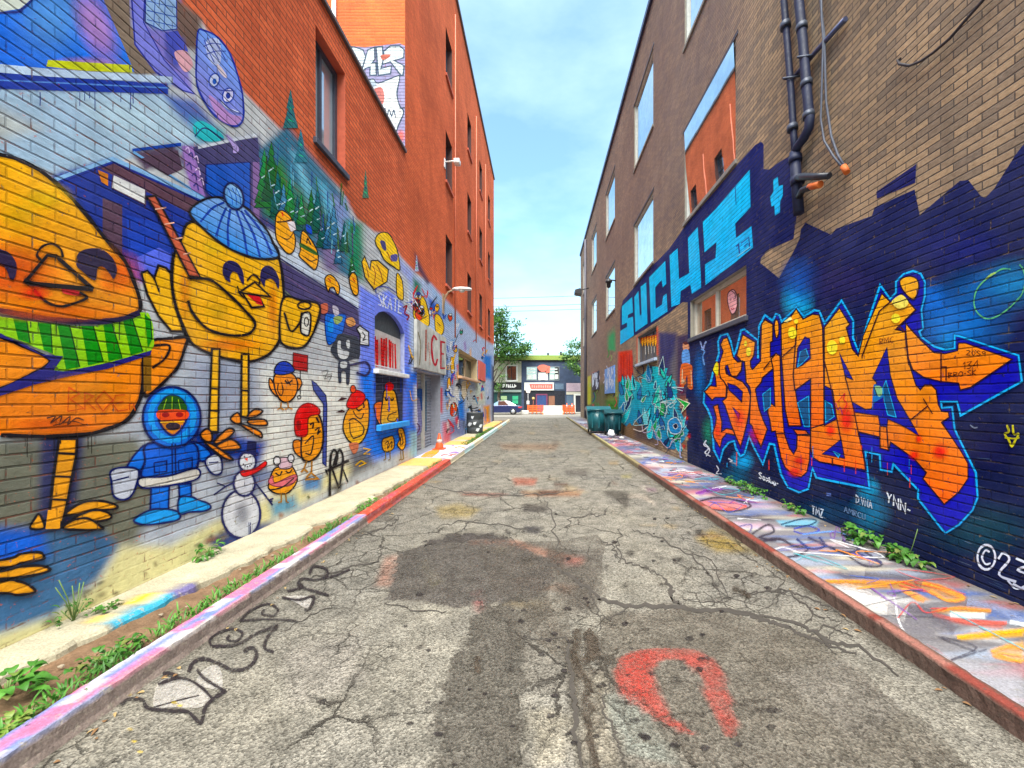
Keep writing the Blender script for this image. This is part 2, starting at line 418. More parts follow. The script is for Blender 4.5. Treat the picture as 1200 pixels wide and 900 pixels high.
# single-stroke lettering, 1 unit high, for tags
GL = {
'A': [[(0,0),(.3,1),(.6,0)],[(.12,.4),(.48,.4)]], 'B': [[(0,0),(0,1),(.45,.85),(.1,.52),(.55,.3),(0,0)]], 'C': [[(.55,.85),(.3,1),(0,.6),(.05,.2),(.3,0),(.58,.15)]],
'D': [[(0,0),(0,1),(.5,.75),(.5,.25),(0,0)]], 'E': [[(.5,1),(0,1),(0,0),(.5,0)],[(0,.5),(.4,.5)]], 'F': [[(.5,1),(0,1),(0,0)],[(0,.5),(.4,.5)]],
'H': [[(0,0),(0,1)],[(.5,0),(.5,1)],[(0,.5),(.5,.5)]], 'I': [[(.1,0),(.1,1)]], 'K': [[(0,0),(0,1)],[(.5,1),(0,.45),(.5,0)]], 'L': [[(0,1),(0,0),(.45,0)]],
'M': [[(0,0),(.08,1),(.35,.4),(.62,1),(.7,0)]], 'N': [[(0,0),(.03,1),(.5,0),(.52,1)]], 'O': [[(.3,1),(0,.6),(.05,.15),(.3,0),(.55,.2),(.55,.75),(.3,1)]],
'P': [[(0,0),(0,1),(.45,.85),(.4,.55),(0,.5)]], 'R': [[(0,0),(0,1),(.45,.85),(.4,.55),(0,.5),(.5,0)]], 'S': [[(.5,.9),(.2,1),(0,.75),(.5,.3),(.3,0),(0,.1)]],
'T': [[(0,1),(.6,1)],[(.3,1),(.3,0)]], 'U': [[(0,1),(0,.2),(.25,0),(.5,.2),(.5,1)]], 'V': [[(0,1),(.25,0),(.5,1)]], 'Y': [[(0,1),(.25,.5),(.5,1)],[(.25,.5),(.2,0)]],
'Z': [[(0,1),(.5,1),(0,0),(.55,0)]], '1': [[(0,.75),(.2,1),(.2,0)]], '2': [[(0,.8),(.25,1),(.5,.75),(0,0),(.55,0)]], '3': [[(0,.95),(.5,1),(.2,.55),(.5,.3),(.25,0),(0,.1)]],
'4': [[(.4,0),(.4,1),(0,.35),(.55,.35)]], '0': [[(.25,1),(0,.5),(.25,0),(.5,.5),(.25,1)]], '9': [[(.5,.6),(.2,.5),(.05,.8),(.3,1),(.5,.8),(.45,0)]], '-': [[(0,.5),(.3,.5)]],
'.': [[(0,0),(.08,.03)]], 'a': [[(.4,.5),(.1,.55),(0,.2),(.2,0),(.4,.4),(.42,0)]], 'k': [[(0,0),(.02,.9)],[(.35,.55),(.02,.3),(.38,0)]], 's': [[(.35,.5),(.1,.55),(.3,.25),(0,0)]],
'i': [[(0,0),(.03,.5)]], '+': [[(0,.5),(.6,.5)],[(.3,.2),(.3,.8)]], ' ': []}
def write(fig, text, p0, p1, h, w, col, up=(0, -1), gap=0.2):
    """letters along the pixel line p0-p1, h high in pixels"""
    tot = sum((max([q[0] for st in GL[c] for q in st] or [.3]) + gap) for c in text); x = 0
    ax = ((p1[0]-p0[0])/tot, (p1[1]-p0[1])/tot)
    lines = []
    for c in text:
        adv = max([q[0] for st in GL[c] for q in st] or [.3]) + gap
        for st in GL[c]:
            lines.append([(p0[0] + ax[0]*(x+q[0]) + up[0]*h*q[1], p0[1] + ax[1]*(x+q[0]) + up[1]*h*q[1]) for q in st])
        x += adv
    for l in lines: fig.line(l, w, col, sm=False)
# ================================================================== LEFT SIDE
A = crop(0, 0, 4); B = crop(0, 170, 4); Cc = crop(0, 380, 4); D = crop(0, 580, 2.8133); E = crop(200, 0, 4)
Fc = crop(200, 200, 5); G = crop(280, 360, 5); Hc = crop(250, 480, 5); T3 = crop(310, 240, 8.18); T4 = crop(360, 340, 8.18)
T5 = crop(430, 330, 8.18); T6 = crop(480, 420, 7.5); T7 = crop(300, 400, 4.5); T8 = crop(380, 440, 7.5)
F1 = crop(420, 250, 6.667); F2 = crop(420, 360, 6.667)
K = (24, 20, 26)                                     # outline black
LOW_H, TALL_H, TALL_END = 7.4, 16.7, 27.0
placeL = lambda u, v, off: (LX + off, u, v)
def winpx(px0, px1, z0, z1): return (wall_left(px0, 0)[0], wall_left(px1, 0)[0], z0, z1)
low_win = (5.57, 6.42, 5.30, 6.92)
arch = (7.56, 9.22, 2.19, 3.46)
door = (10.15, 12.55, 0.14, 2.36)
triple = (15.3, 19.9, 2.52, 3.6)
low_holes = [low_win, arch]
tall_holes = [door, triple]
tall_wins = []
for y0 in (13.25, 17.2, 20.6, 24.0):
    for z0, z1 in ((5.5, 7.2), (9.0, 10.7), (12.6, 14.2)):
        tall_wins.append((y0, y0 + 0.95, z0, z1))
tall_holes += tall_wins
BASE_L = 0.12
SL = Surface(wall_left, placeL, low_holes + tall_holes, BASE_L + 0.004, 16.0, -3.0, TALL_END)

# ---- washes (photo outline of each sprayed field, carried to the wall)
SKYB = (60, 140, 230)
washL = [
 ([(-700,-500),(100,-250),(190,-60),(207,0),(235,22),(285,107),(327,150),(360,182),(400,222),(418,256),(440,272),(455,274),(470,301),(485,318),(504,332),(518,352),(534,364),(548,384),(562,395),(590,412),(590,500),(520,520),(250,648),(0,764),(-700,1100)], (190,195,200), 2, 1),
 # painted sky and gable
 ([(-700,-600),(60,-200),(120,0),(157,84),(0,76),(-700,60)], (30,120,222), 3, 1),
 ([(40,-100),(110,-40),(150,75),(60,72),(50,20)], (95,150,225), 22, 1),
 ([(95,-10),(118,0),(150,66),(120,62),(95,30)], (182,150,212), 10, 1),
 ([(-700,60),(0,50),(60,70),(0,78),(-700,90)], (10,80,190), 8, 1),
 ([(56,68),(100,72),(156,74),(154,85),(56,79)], (196,204,40), 3, 1),
 ([(-60,-40),(30,-40),(38,0),(20,10),(-60,14)], (205,215,205), 3, 1),
 ([(112,-20),(148,-20),(156,50),(182,86),(156,86),(140,45)], (122,112,104), 3, 1),
 ([(146,-30),(210,-30),(216,60),(228,112),(200,98),(180,85),(160,58)], (128,122,196), 3, 1),
 ([(168,-20),(204,-20),(206,36),(180,34),(170,28)], (142,166,210), 3, 1),
 ([(204,-10),(212,2),(237,22),(232,60),(206,52)], (108,90,84), 3, 1),
 ([(192,40),(214,44),(222,70),(205,80),(194,66)], (86,90,170), 3, 1),
 # eave beam and boards
 ([(-700,58),(0,75),(202,92),(202,100),(0,86),(-700,72)], (176,200,232), 2, 1),
 ([(-700,74),(0,87),(196,99),(198,110),(0,104),(-700,96)], (36,62,152), 2, 1),
 ([(-700,98),(0,104),(195,110),(262,165),(240,176),(150,186),(75,206),(0,181),(-700,60)], (164,190,214), 2, 1),
 ([(90,120),(200,118),(240,160),(150,172)], (180,205,222), 16, .9),
 ([(-200,130),(0,124),(50,150),(0,165),(-200,170)], (186,190,186), 12, .8),
 ([(190,110),(230,118),(262,160),(240,166),(205,130)], (60,88,168), 6, .9),
 # porch, dark house front
 ([(60,205),(130,186),(245,236),(258,256),(205,330),(165,330),(120,300)], (44,62,146), 3, 1),
 ([(112,196),(136,192),(242,240),(226,250)], (86,62,78), 3, 1),
 ([(118,232),(144,238),(144,300),(118,290)], (84,64,82), 3, 1),
 ([(146,250),(218,266),(196,330),(150,324)], (50,72,168), 4, 1),
 ([(160,300),(205,288),(206,330),(165,330)], (96,112,222), 6, 1),
 ([(152,178),(206,168),(214,190),(170,200)], (84,70,92), 3, 1),
 ([(212,172),(302,160),(330,236),(330,300),(240,240),(214,196)], (62,64,118), 4, 1),
 ([(240,192),(293,190),(294,262),(252,238),(240,222)], (46,88,180), 3, 1),
 ([(296,192),(303,192),(303,268),(296,262)], (120,96,146), 2, 1),
 ([(213,170),(226,172),(240,232),(222,220)], (150,120,182), 3, 1),
 ([(232,170),(300,157),(302,161),(232,175)], (196,206,220), 2, 1),
 ([(225,140),(262,152),(262,166),(230,164)], (20,170,180), 8, .8),
 # hillside of firs
 ([(300,178),(336,146),(400,226),(424,290),(420,330),(400,322),(310,252)], (64,112,140), 5, 1),
 ([(306,205),(330,188),(352,250),(330,262),(310,250)], (66,128,62), 8, 1),
 ([(345,215),(375,240),(392,278),(360,270)], (74,118,70), 10, .9),
 ([(340,175),(352,182),(372,240),(362,240)], (128,190,216), 5, .9),
 ([(372,210),(382,218),(400,268),(392,270)], (120,196,226), 5, .9),
 ([(385,225),(405,235),(416,285),(400,282)], (140,158,206), 6, .9),
 ([(405,258),(425,262),(426,330),(410,318)], (40,130,96), 6, 1),
 ([(372,275),(394,284),(396,320),(380,316)], (122,110,150), 6, 1),
 # snow ledge and eave
 ([(308,266),(322,272),(420,352),(420,362),(330,305),(318,288)], (196,210,228), 3, 1),
 ([(326,304),(420,358),(422,404),(332,344)], (78,74,112), 3, 1),
 ([(332,334),(374,352),(372,364),(333,348)], (118,130,112), 5, 1),
 # lower wall
 ([(180,395),(345,428),(440,440),(440,530),(240,650),(150,640),(150,500)], (184,192,204), 14, 1),
 ([(300,430),(420,440),(428,540),(300,600),(285,520)], (232,234,228), 16, 1),
 ([(225,420),(300,420),(310,480),(230,500)], (150,160,184), 14, .8),
 ([(-700,520),(0,515),(160,512),(190,560),(160,640),(0,640),(-700,700)], (116,118,106), 10, 1),
 ([(48,505),(100,505),(94,560),(84,620),(44,622)], (44,48,98), 7, .9),
 ([(222,498),(312,518),(304,545),(226,534)], (26,66,158), 7, 1),
 ([(262,560),(290,545),(330,550),(300,580)], (64,90,150), 9, .8),
 ([(-700,640),(0,622),(120,622),(140,640),(112,680),(60,722),(0,742),(-700,1000)], (74,110,150), 7, 1),
 ([(-700,640),(0,620),(50,622),(56,650),(0,664),(-700,700)], (24,104,214), 10, 1),
 ([(-700,780),(0,744),(62,724),(116,682),(142,640),(200,640),(250,612),(440,530),(440,540),(250,650),(0,768),(-700,1100)], (222,216,170), 8, 1),
 ([(240,634),(270,618),(318,612),(300,628),(262,648)], (58,74,124), 5, 1),
 ([(316,590),(345,580),(350,595),(320,606)], (90,150,186), 6, .9),
 ([(354,562),(378,556),(376,574),(356,576)], (70,130,190), 5, .9),
 ([(408,530),(436,520),(440,545),(412,560)], (76,84,104), 7, .9),
 # arch surround
 ([(420,333),(438,346),(455,340),(470,352),(488,392),(488,520),(440,530),(421,440)], (124,142,242), 2, 1),
 ([(421,438),(440,432),(440,500),(470,500),(486,480),(486,522),(440,540),(422,520)], (24,124,236), 7, 1),
 ([(440,438),(472,436),(471,500),(440,506)], (70,76,112), 3, 1),
 ([(476,430),(487,430),(487,520),(476,520)], (36,120,232), 6, .9),
 # far mural
 ([(478,318),(504,332),(534,364),(562,395),(590,412),(590,520),(484,540)], (176,192,222), 3, 1),
 (F1([(300,330),(430,460),(420,560),(330,450)]), (160,172,222), 4, 1),
 (F1([(430,500),(490,560),(480,650),(430,600)]), (48,116,96), 3, 1),
 (F1([(540,650),(660,740),(680,830),(560,760)]), (40,92,186), 3, 1),
 (F1([(560,560),(680,700),(840,890),(700,880),(640,780)]), (150,180,216), 5, .9),
 (F1([(440,300),(500,430),(560,540),(540,560),(450,420)]), (70,60,84), 2, .9),
 (T6([(0,120),(70,120),(70,640),(0,700)]), (24,108,214), 3, 1),
 (T6([(40,230),(80,260),(86,660),(40,560)]), (206,208,212), 3, 1),
 (T6([(232,250),(292,260),(288,480),(236,470)]), (192,46,58), 2.5, 1),
 (T6([(300,0),(345,0),(345,330),(300,320)]), (104,134,192), 3, 1),
 (T6([(330,170),(420,130),(420,420),(330,420)]), (150,158,182), 3, 1),
 (T6([(345,450),(425,130),(440,150),(440,420)]), (216,216,214), 2.5, 1),
 (T6([(420,350),(484,360),(484,540),(424,550)]), (22,124,214), 2.5, 1),
 (T6([(480,230),(640,300),(660,440),(490,440)]), (190,196,200), 4, 1),
 (T6([(575,160),(662,190),(662,400),(585,390)]), (206,216,206), 2.5, 1),
 (T6([(640,-40),(720,-20),(726,190),(650,170)]), (58,122,204), 3, 1),
 (T6([(650,420),(705,410),(705,560),(655,570)]), (226,152,50), 2, 1),
 (T6([(722,60),(770,90),(770,580),(724,580)]), (48,54,74), 2, 1),
 (T6([(330,540),(500,540),(500,690),(330,690)]), (104,116,162), 5, .9),
 (T6([(290,560),(360,560),(360,740),(290,740)]), (206,96,110), 3, .8),
 (T6([(0,640),(80,640),(80,860),(0,860)]), (150,190,200), 4, .9),
]
r2 = random.Random(31)
for k in range(46):                                   # small tags crowding the far half of the wall
    x = r2.uniform(484, 576); y0 = 330 + (x-478)*0.85; y = r2.uniform(y0 + 4, 505 - (x-484)*0.1)
    if 487 < x < 520 and y > 376: continue
    w = r2.uniform(1.5, 5) * (585-x)/80; hh = r2.uniform(3, 11)
    c = r2.choice([(220,220,224),(40,60,130),(210,60,60),(235,170,40),(30,140,200),(70,80,90),(150,120,180),(60,150,110)])
    washL.append(([(x-w, y-hh*.6), (x+w*.4, y-hh), (x+w, y+hh*.5), (x-w*.3, y+hh)], c, 1.2, .85))

def grid_cols(y0, y1, holes, step=4.0):
    us = [y0]
    if y0 < 1.0: us += [0.0, 1.0]; s0 = 1.2
    else: s0 = y0 + 1e-3
    px = VX + LX*FOC/s0
    while True:
        d = -LX*FOC/(VX-px)
        if d >= y1 - 1e-3: break
        us.append(d); px += step if px < 500 else step*0.6
    us.append(y1)
    for h in holes: us += [h[0], h[1]]
    us = sorted(set(round(u, 4) for u in us)); return [u for i, u in enumerate(us) if i == 0 or u - us[i-1] > 1e-3]
def grid_rows(z0, z1, holes, fine_to, step):
    vs = list(np.arange(z0, fine_to, step)) + list(np.arange(fine_to, z1, 0.5)) + [z1]
    for h in holes: vs += [h[2], h[3]]
    vs = sorted(set(round(float(v), 4) for v in vs)); return [v for i, v in enumerate(vs) if i == 0 or v - vs[i-1] > 1e-3]
def px_left(us, vs):
    U, V = np.meshgrid(us, vs); d = np.maximum(U, 1.15).ravel()
    return np.stack([VX + LX*FOC/d, VY - (V.ravel()-EYE)*FOC/d], 1)

m_low = brick_mat('painted_red_brick', 'x', (0.74, 0.155, 0.06), (0.56, 0.105, 0.042), (0.20, 0.075, 0.05), dado=.45)
m_tall = brick_mat('painted_orange_brick', 'x', (0.74, 0.155, 0.055), (0.62, 0.12, 0.045), (0.36, 0.09, 0.05), dado=.45)
m_tall_end = brick_mat('orange_brick_end', 'y', (0.66, 0.15, 0.045), (0.56, 0.115, 0.04), (0.50, 0.13, 0.06), use_paint=False)
m_paintL = brick_mat('wall_paint', 'x', (1,1,1), (1,1,1), (1,1,1), paint_only=True, dado=.45)
m_paintE = brick_mat('wall_paint_end', 'y', (1,1,1), (1,1,1), (1,1,1), paint_only=True)
m_dark = M('dark_metal', (0.035, 0.035, 0.04), 0.45, 0.3)
m_coping = M('coping_metal', (0.10, 0.07, 0.07), 0.5)
m_roof = M('roof_felt', (0.08, 0.08, 0.08), 0.9)
m_glass_dark = glass_mat('dark_window_glass', 0.35, inner=(0.02, 0.022, 0.03))
m_glass_sky = glass_mat('sky_window_glass', 0.86, tint=(0.97, 0.99, 1.0))
m_frame_dark = M('dark_window_frame', (0.045, 0.05, 0.075), 0.5)
m_frame_light = M('grey_window_frame', (0.42, 0.42, 0.38), 0.5)
m_white = M('white_enamel', (0.72, 0.72, 0.70), 0.45)
m_wood = M('pale_wood', (0.45, 0.36, 0.22), 0.7, scale=20)
m_orange_brick_flat = M('orange_painted_reveal', (0.50, 0.10, 0.05), 0.8)

low = tag(empty('low_brick_building', (LX - 3, 3, 0)), 'low red brick building covered in a yellow cartoon bird mural, left of the alley', 'building')
tall = tag(empty('tall_brick_building', (LX - 4, 18, 0)), 'tall orange painted brick building rising behind the low mural building', 'building')
def child(mb, name, mats, root, **kw):
    o = mb.build(name, mats, root, **kw); o.matrix_parent_inverse = root.matrix_basis.inverted(); return o
def reveals(mb, h, depth, side, m=0):
    """the four inner faces of a wall opening; side -1 left wall, +1 right wall"""
    x0 = LX if side < 0 else RX; x1 = x0 + side*depth; y0, y1, z0, z1 = h
    for q in ([(x0,y0,z0),(x1,y0,z0),(x1,y0,z1),(x0,y0,z1)], [(x0,y1,z0),(x1,y1,z0),(x1,y1,z1),(x0,y1,z1)],
              [(x0,y0,z0),(x1,y0,z0),(x1,y1,z0),(x0,y1,z0)], [(x0,y0,z1),(x1,y0,z1),(x1,y1,z1),(x0,y1,z1)]): mb.poly(q, m)
def window(root, h, side, depth, m_fr, m_gl, fw=0.06, mull=(), bars=(), sill=None, sill_out=0.05, name='window', rev=None, tilt=0.0):
    x0 = LX if side < 0 else RX; xf = x0 + side*depth; xg = x0 + side*(depth+0.045); y0, y1, z0, z1 = h
    f = MB(); e = 0.003
    f.box((xf, y0+e, z0+e), (xf+side*0.08, y0+fw, z1-e)); f.box((xf, y1-fw, z0+e), (xf+side*0.08, y1-e, z1-e))
    f.box((xf, y0+fw, z0+e), (xf+side*0.08, y1-fw, z0+fw)); f.box((xf, y0+fw, z1-fw), (xf+side*0.08, y1-fw, z1-e))
    for u in mull: f.box((xf+side*0.006, u-fw*.4, z0+fw), (xf+side*0.07, u+fw*.4, z1-fw))
    for v in bars: f.box((xf+side*0.009, y0+fw, v-fw*.4), (xf+side*0.067, y1-fw, v+fw*.4))
    o = child(f, name, m_fr, root)
    g = MB(); xt = xg - side*tilt; g.poly([(xg, y0+fw*.5, z0+fw*.5), (xg, y1-fw*.5, z0+fw*.5), (xt, y1-fw*.5, z1-fw*.5), (xt, y0+fw*.5, z1-fw*.5)])
    p = g.build('pane', m_gl, o);
    if rev is not None:
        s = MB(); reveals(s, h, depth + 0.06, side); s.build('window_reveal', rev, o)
    if sill is not None:
        s = MB(); s.box((x0 - side*sill_out, y0-0.06, z0-0.09), (xf, y1+0.06, z0-0.004), bev=0.008)
        s.build('sill', sill, o)
    return o

# low building walls
us = grid_cols(-3.0, TALL_Y, low_holes); vs = grid_rows(0.0, LOW_H, low_holes, LOW_H, 0.034)
mb = sheet(us, vs, placeL, low_holes, wash(px_left(us, vs), washL))
child(mb, 'wall', m_low, low, attr=True, recalc=False)
mb = MB()
for q in ([(LX,-3,0),(-14,-3,0),(-14,-3,LOW_H),(LX,-3,LOW_H)], [(-14,-3,0),(-14,TALL_Y,0),(-14,TALL_Y,LOW_H),(-14,-3,LOW_H)]): mb.poly(q)
child(mb, 'wall', m_orange_brick_flat, low)
mb = MB(); reveals(mb, arch, 0.26, -1); child(mb, 'window_reveal', M('periwinkle_reveal', (0.30, 0.33, 0.55), 0.7), low)
mb = MB(); mb.poly([(LX-.25,-3,LOW_H-.5),(-14,-3,LOW_H-.5),(-14,TALL_Y,LOW_H-.5),(LX-.25,TALL_Y,LOW_H-.5)]); mb.poly([(LX-.25,-3,LOW_H-.5),(LX-.25,TALL_Y,LOW_H-.5),(LX-.25,TALL_Y,LOW_H),(LX-.25,-3,LOW_H)])
child(mb, 'roof', m_roof, low)
mb = MB(); mb.box((LX-.28, -3, LOW_H+.002), (LX+.05, TALL_Y-.004, LOW_H+.07), bev=.01); child(mb, 'coping', m_coping, low)
window(low, low_win, -1, 0.13, m_frame_dark, glass_mat('blind_glass', .42, inner=(.30, .38, .44)), 0.07, mull=((low_win[0]+low_win[1])/2-.05,), sill=m_frame_dark, rev=m_orange_brick_flat)
# pale blind behind the glass
# tall building
us = grid_cols(TALL_Y, TALL_END, tall_holes, 2.0); vs = grid_rows(0.0, TALL_H, tall_holes, 5.4, 0.05)
mb = sheet(us, vs, placeL, tall_holes, wash(px_left(us, vs), washL))
child(mb, 'wall', m_tall, tall, attr=True, recalc=False)
mb = MB()
mb.poly([(LX,TALL_Y,LOW_H-.5),(-14,TALL_Y,LOW_H-.5),(-14,TALL_Y,TALL_H),(LX,TALL_Y,TALL_H)])
mb.poly([(LX,TALL_END,0),(-14,TALL_END,0),(-14,TALL_END,TALL_H),(LX,TALL_END,TALL_H)]); mb.poly([(-14,TALL_Y,0),(-14,TALL_END,0),(-14,TALL_END,TALL_H),(-14,TALL_Y,TALL_H)])
child(mb, 'wall', m_tall_end, tall)
mb = MB(); mb.poly([(LX,TALL_Y,TALL_H-.01),(-14,TALL_Y,TALL_H-.01),(-14,TALL_END,TALL_H-.01),(LX,TALL_END,TALL_H-.01)]); child(mb, 'roof', m_roof, tall)
mb = MB(); mb.box((LX-.3, TALL_Y+.3, TALL_H), (LX+.07, TALL_END+.05, TALL_H+.14), bev=.02); mb.box((-14, TALL_Y-.05, TALL_H+.002), (LX+.07, TALL_Y+.298, TALL_H+.14), bev=.02)
child(mb, 'coping', m_coping, tall)
for h in tall_wins: window(tall, h, -1, 0.18, m_frame_dark, m_glass_dark, 0.05, bars=((h[2]+h[3])/2,), sill=m_orange_brick_flat, sill_out=0.06, rev=M('painted_shade_reveal', (0.09, 0.035, 0.03), .8))  # reveals coloured dark to stand for the shade inside the openings
mb = MB(); reveals(mb, triple, 0.3, -1); child(mb, 'window_reveal', m_wood, tall)
w = window(tall, triple, -1, 0.26, m_wood, m_glass_dark, 0.12, mull=(16.6, 18.0), sill=M('peach_sill', (0.6, 0.36, 0.22)), sill_out=0.16)
mb = MB(); mb.box((LX+.012, 20.1, 2.62), (LX+.05, 22.6, 3.62), bev=.006); o = child(mb, 'painted_board', M('red_board', (0.60, 0.09, 0.06)), tall)
# doorway under the sign board: roller shutter with paint
mb = MB(); reveals(mb, door, 0.35, -1); child(mb, 'doorway', M('doorway_grey', (0.25, 0.26, 0.30)), tall)
mb = MB()
for k in range(24):
    z = door[2] + (door[3]-door[2])*k/24; z2 = door[2] + (door[3]-door[2])*(k+1)/24
    mb.poly([(LX-.33, door[0]+.002, z), (LX-.33, door[1]-.002, z), (LX-.30, door[1]-.002, (z+z2)/2), (LX-.30, door[0]+.002, (z+z2)/2)])
    mb.poly([(LX-.30, door[0]+.002, (z+z2)/2), (LX-.30, door[1]-.002, (z+z2)/2), (LX-.33, door[1]-.002, z2), (LX-.33, door[0]+.002, z2)])
dr = child(mb, 'door', M('grey_shutter', (0.28, 0.30, 0.35), 0.5, 0.2), tall); dr['label'] = 'grey shutter door with red and blue paint'
mb = MB(); mb.box((LX-.34, 11.55, door[2]), (LX-.24, 11.68, door[3]-.003)); mb.build('door_post', m_frame_light, dr)
SD = Surface(wall_left, lambda u, v, off: (LX - .285 + off, u, v), (), door[2], door[3], door[0]+.02, door[1]-.02)
f = Fig(SD)
f.fill(T6([(90,200),(150,190),(150,280),(95,290)]), (190,60,70)).fill(T6([(120,290),(215,280),(215,450),(110,420)]), (50,86,150)).fill(T6([(85,380),(170,350),(190,640),(95,660)]), (128,132,176)).fill(T6([(110,420),(150,400),(160,600),(120,620)]), (186,186,212)).line(T6([(100,600),(130,560),(175,600),(150,660),(110,640)]), 1.2, (90,60,100))
f.fill(T6([(218,200),(232,200),(232,640),(218,640)]), (96,120,140), sm=False)
f.build('painted_patch', m_paintL, dr)

# arch window: spandrels, red boards with lettering, rails
mb = MB()
zc = [(7.56, 3.20), (7.75, 3.32), (8.0, 3.40), (8.3, 3.44), (8.6, 3.42), (8.9, 3.34), (9.1, 3.24), (9.22, 3.14)]
mb.prism([(7.562, 3.458)] + [(y, z) for y, z in zc] + [(9.218, 3.458)], 'x', LX - .085, LX + .002)
child(mb, 'arch_head', M('periwinkle_paint', tuple(v*PK for v in lin((104,120,224))), 0.7, bump=0.4), low)
mb = MB(); xb = LX - .11
mb.box((xb, 7.58, 2.2), (xb+.02, 9.2, 3.0), 0); mb.box((xb-.01, 7.58, 3.0), (xb+.02, 9.2, 3.45), 1)
aw = child(mb, 'window', [M('board_grey', (0.50, 0.46, 0.44)), M('dark_transom', (0.05, 0.055, 0.06))], low); aw['label'] = 'arched window boarded behind with red lettering'
SA = Surface(wall_left, lambda u, v, off: (xb + .02 + off, u, v), (), 2.2, 3.0, 7.6, 9.18)
f = Fig(SA)
for k, (x, ya, yb, w) in enumerate([(441,395,428,2.2),(465,402,432,1.4),(467.5,403,432,1.3),(444.5,394,428,2.0),(447,398,430,2.2),(452,396,431,1.6),(455,397,431,1.8),(457.5,396,432,1.6),(461,398,432,1.5),(463,400,432,1.2)]):
    f.line([(x, ya), (x + (k % 3 - 1)*.8, yb)], w*1.25, (205,28,26), sm=False)
for a, b in (((444.5,396),(448,428)), ((455,412),(458,400)), ((440,397),(443.5,411)), ((441,428),(444,414)), ((461,416),(463,410))): f.line([a, b], 1.3, (205,28,26), sm=False)
f.glow(452,412,14,22,(190,40,36),.55); f.build('painted_lettering', m_paintL, aw)
mb = MB(); mb.tube([(LX-.05, 7.58, 2.27), (LX-.05, 9.2, 2.27)], .012, 8); mb.build('rail', M('dull_rail', (0.40, 0.40, 0.42)), aw)
mb = MB(); mb.box((LX-.26, 7.5, 2.10), (LX+.10, 9.28, 2.186), bev=.01); mb.build('sill', m_white, aw)
mb = MB(); mb.box((LX+.004, 7.62, 0.98), (LX+.10, 9.3, 1.10), bev=.01); child(mb, 'ledge', M('blue_ledge', tuple(v*PK for v in lin((40,150,236)))), low)

# ---- figures
def fig(base=0.002): return Fig(SL, base + 0.0022)
YT, YO = (252,190,20), (252,150,20)
# 1 the big bird at the left
f = fig()
head = B([(-900,150),(-500,20),(-200,10),(0,45),(100,75),(200,130),(300,215),(400,325),(500,450),(580,540),(625,640),(655,740),(640,792),(560,818),(440,830),(300,826),(150,806),(0,778),(-300,720),(-900,600)])
f.fill(head, ((252,186,10),(250,150,20)))
f.glow(10,318,70,42,(246,110,24),.75).glow(140,320,34,30,(246,110,24),.6)
f.line(head[1:14], 4.5, K); 
body = Cc([(-900,300),(-200,380),(0,330),(150,280),(300,245),(500,205),(690,142),(668,175),(665,300),(640,380),(590,450),(500,490),(400,515),(200,525),(0,520),(-900,500)])
f.fill(body, ((252,150,20),(246,140,26)), line=None)
f.line(body[7:15], 4.5, K)
wing = Cc([(-900,-100),(-300,-20),(0,62),(120,110),(232,170),(150,230),(0,300),(-300,380),(-900,500)])
f.fill(wing, (252,152,24)).line(wing[1:8], 4, K)
f.fill(Cc([(700,82),(800,66),(872,64),(860,120),(830,200),(780,255),(720,312),(672,326),(668,170)]), (250,150,24), line=K, w=3.5)
f.fill(Cc([(668,150),(706,140),(706,312),(670,316)]), (126,92,20), sm=False)
f.line(Cc([(710,100),(790,100),(770,160),(710,205)]), 2.6, K)
# scarf
f.fill([(-150,352),(0,371),(40,377),(110,382),(165,366),(176,374),(179,392),(174,412),(125,425),(85,433),(57,436),(64,418),(40,407),(0,392),(-150,350)], (150,204,36))
for a, b, c, d in [((14,373),(30,376),(34,402),(20,398)), ((43,378),(58,379),(60,414),(50,410)), ((66,380),(80,381),(92,430),(76,433)), ((94,382),(108,382),(120,424),(102,428)), ((120,381),(130,379),(142,420),(126,423)), ((143,375),(153,371),(166,412),(152,416)), ((168,368),(175,374),(177,398),(172,408))]:
    f.fill([a, b, c, d], (6,132,44), sm=False).line([b, c], 1.5, (10,70,30), sm=False)
f.fill(Cc([(-300,-30),(0,44),(110,108),(180,140),(290,150),(245,216),(300,222),(500,182),(706,122),(700,144),(500,208),(300,248),(150,284),(0,334),(-300,420),(-300,392),(0,300),(120,242),(205,202),(232,170),(120,100),(0,62),(-300,-8)]), (40,38,116), sm=False)
f.line(B([(-300,715),(0,775),(150,803),(300,823),(440,828),(560,816),(650,785)]), 6, (34,28,60))
for cx, cy, rx, ry, c_, a_ in ((60,366,90,14,(238,120,20),.5),(50,232,40,22,(255,214,60),.6),(20,250,40,30,(255,216,70),.4),(60,498,60,12,(226,110,16),.55),(128,318,14,36,(232,140,16),.45),(100,455,60,20,(255,170,50),.5)): f.glow(cx, cy, rx, ry, c_, a_)
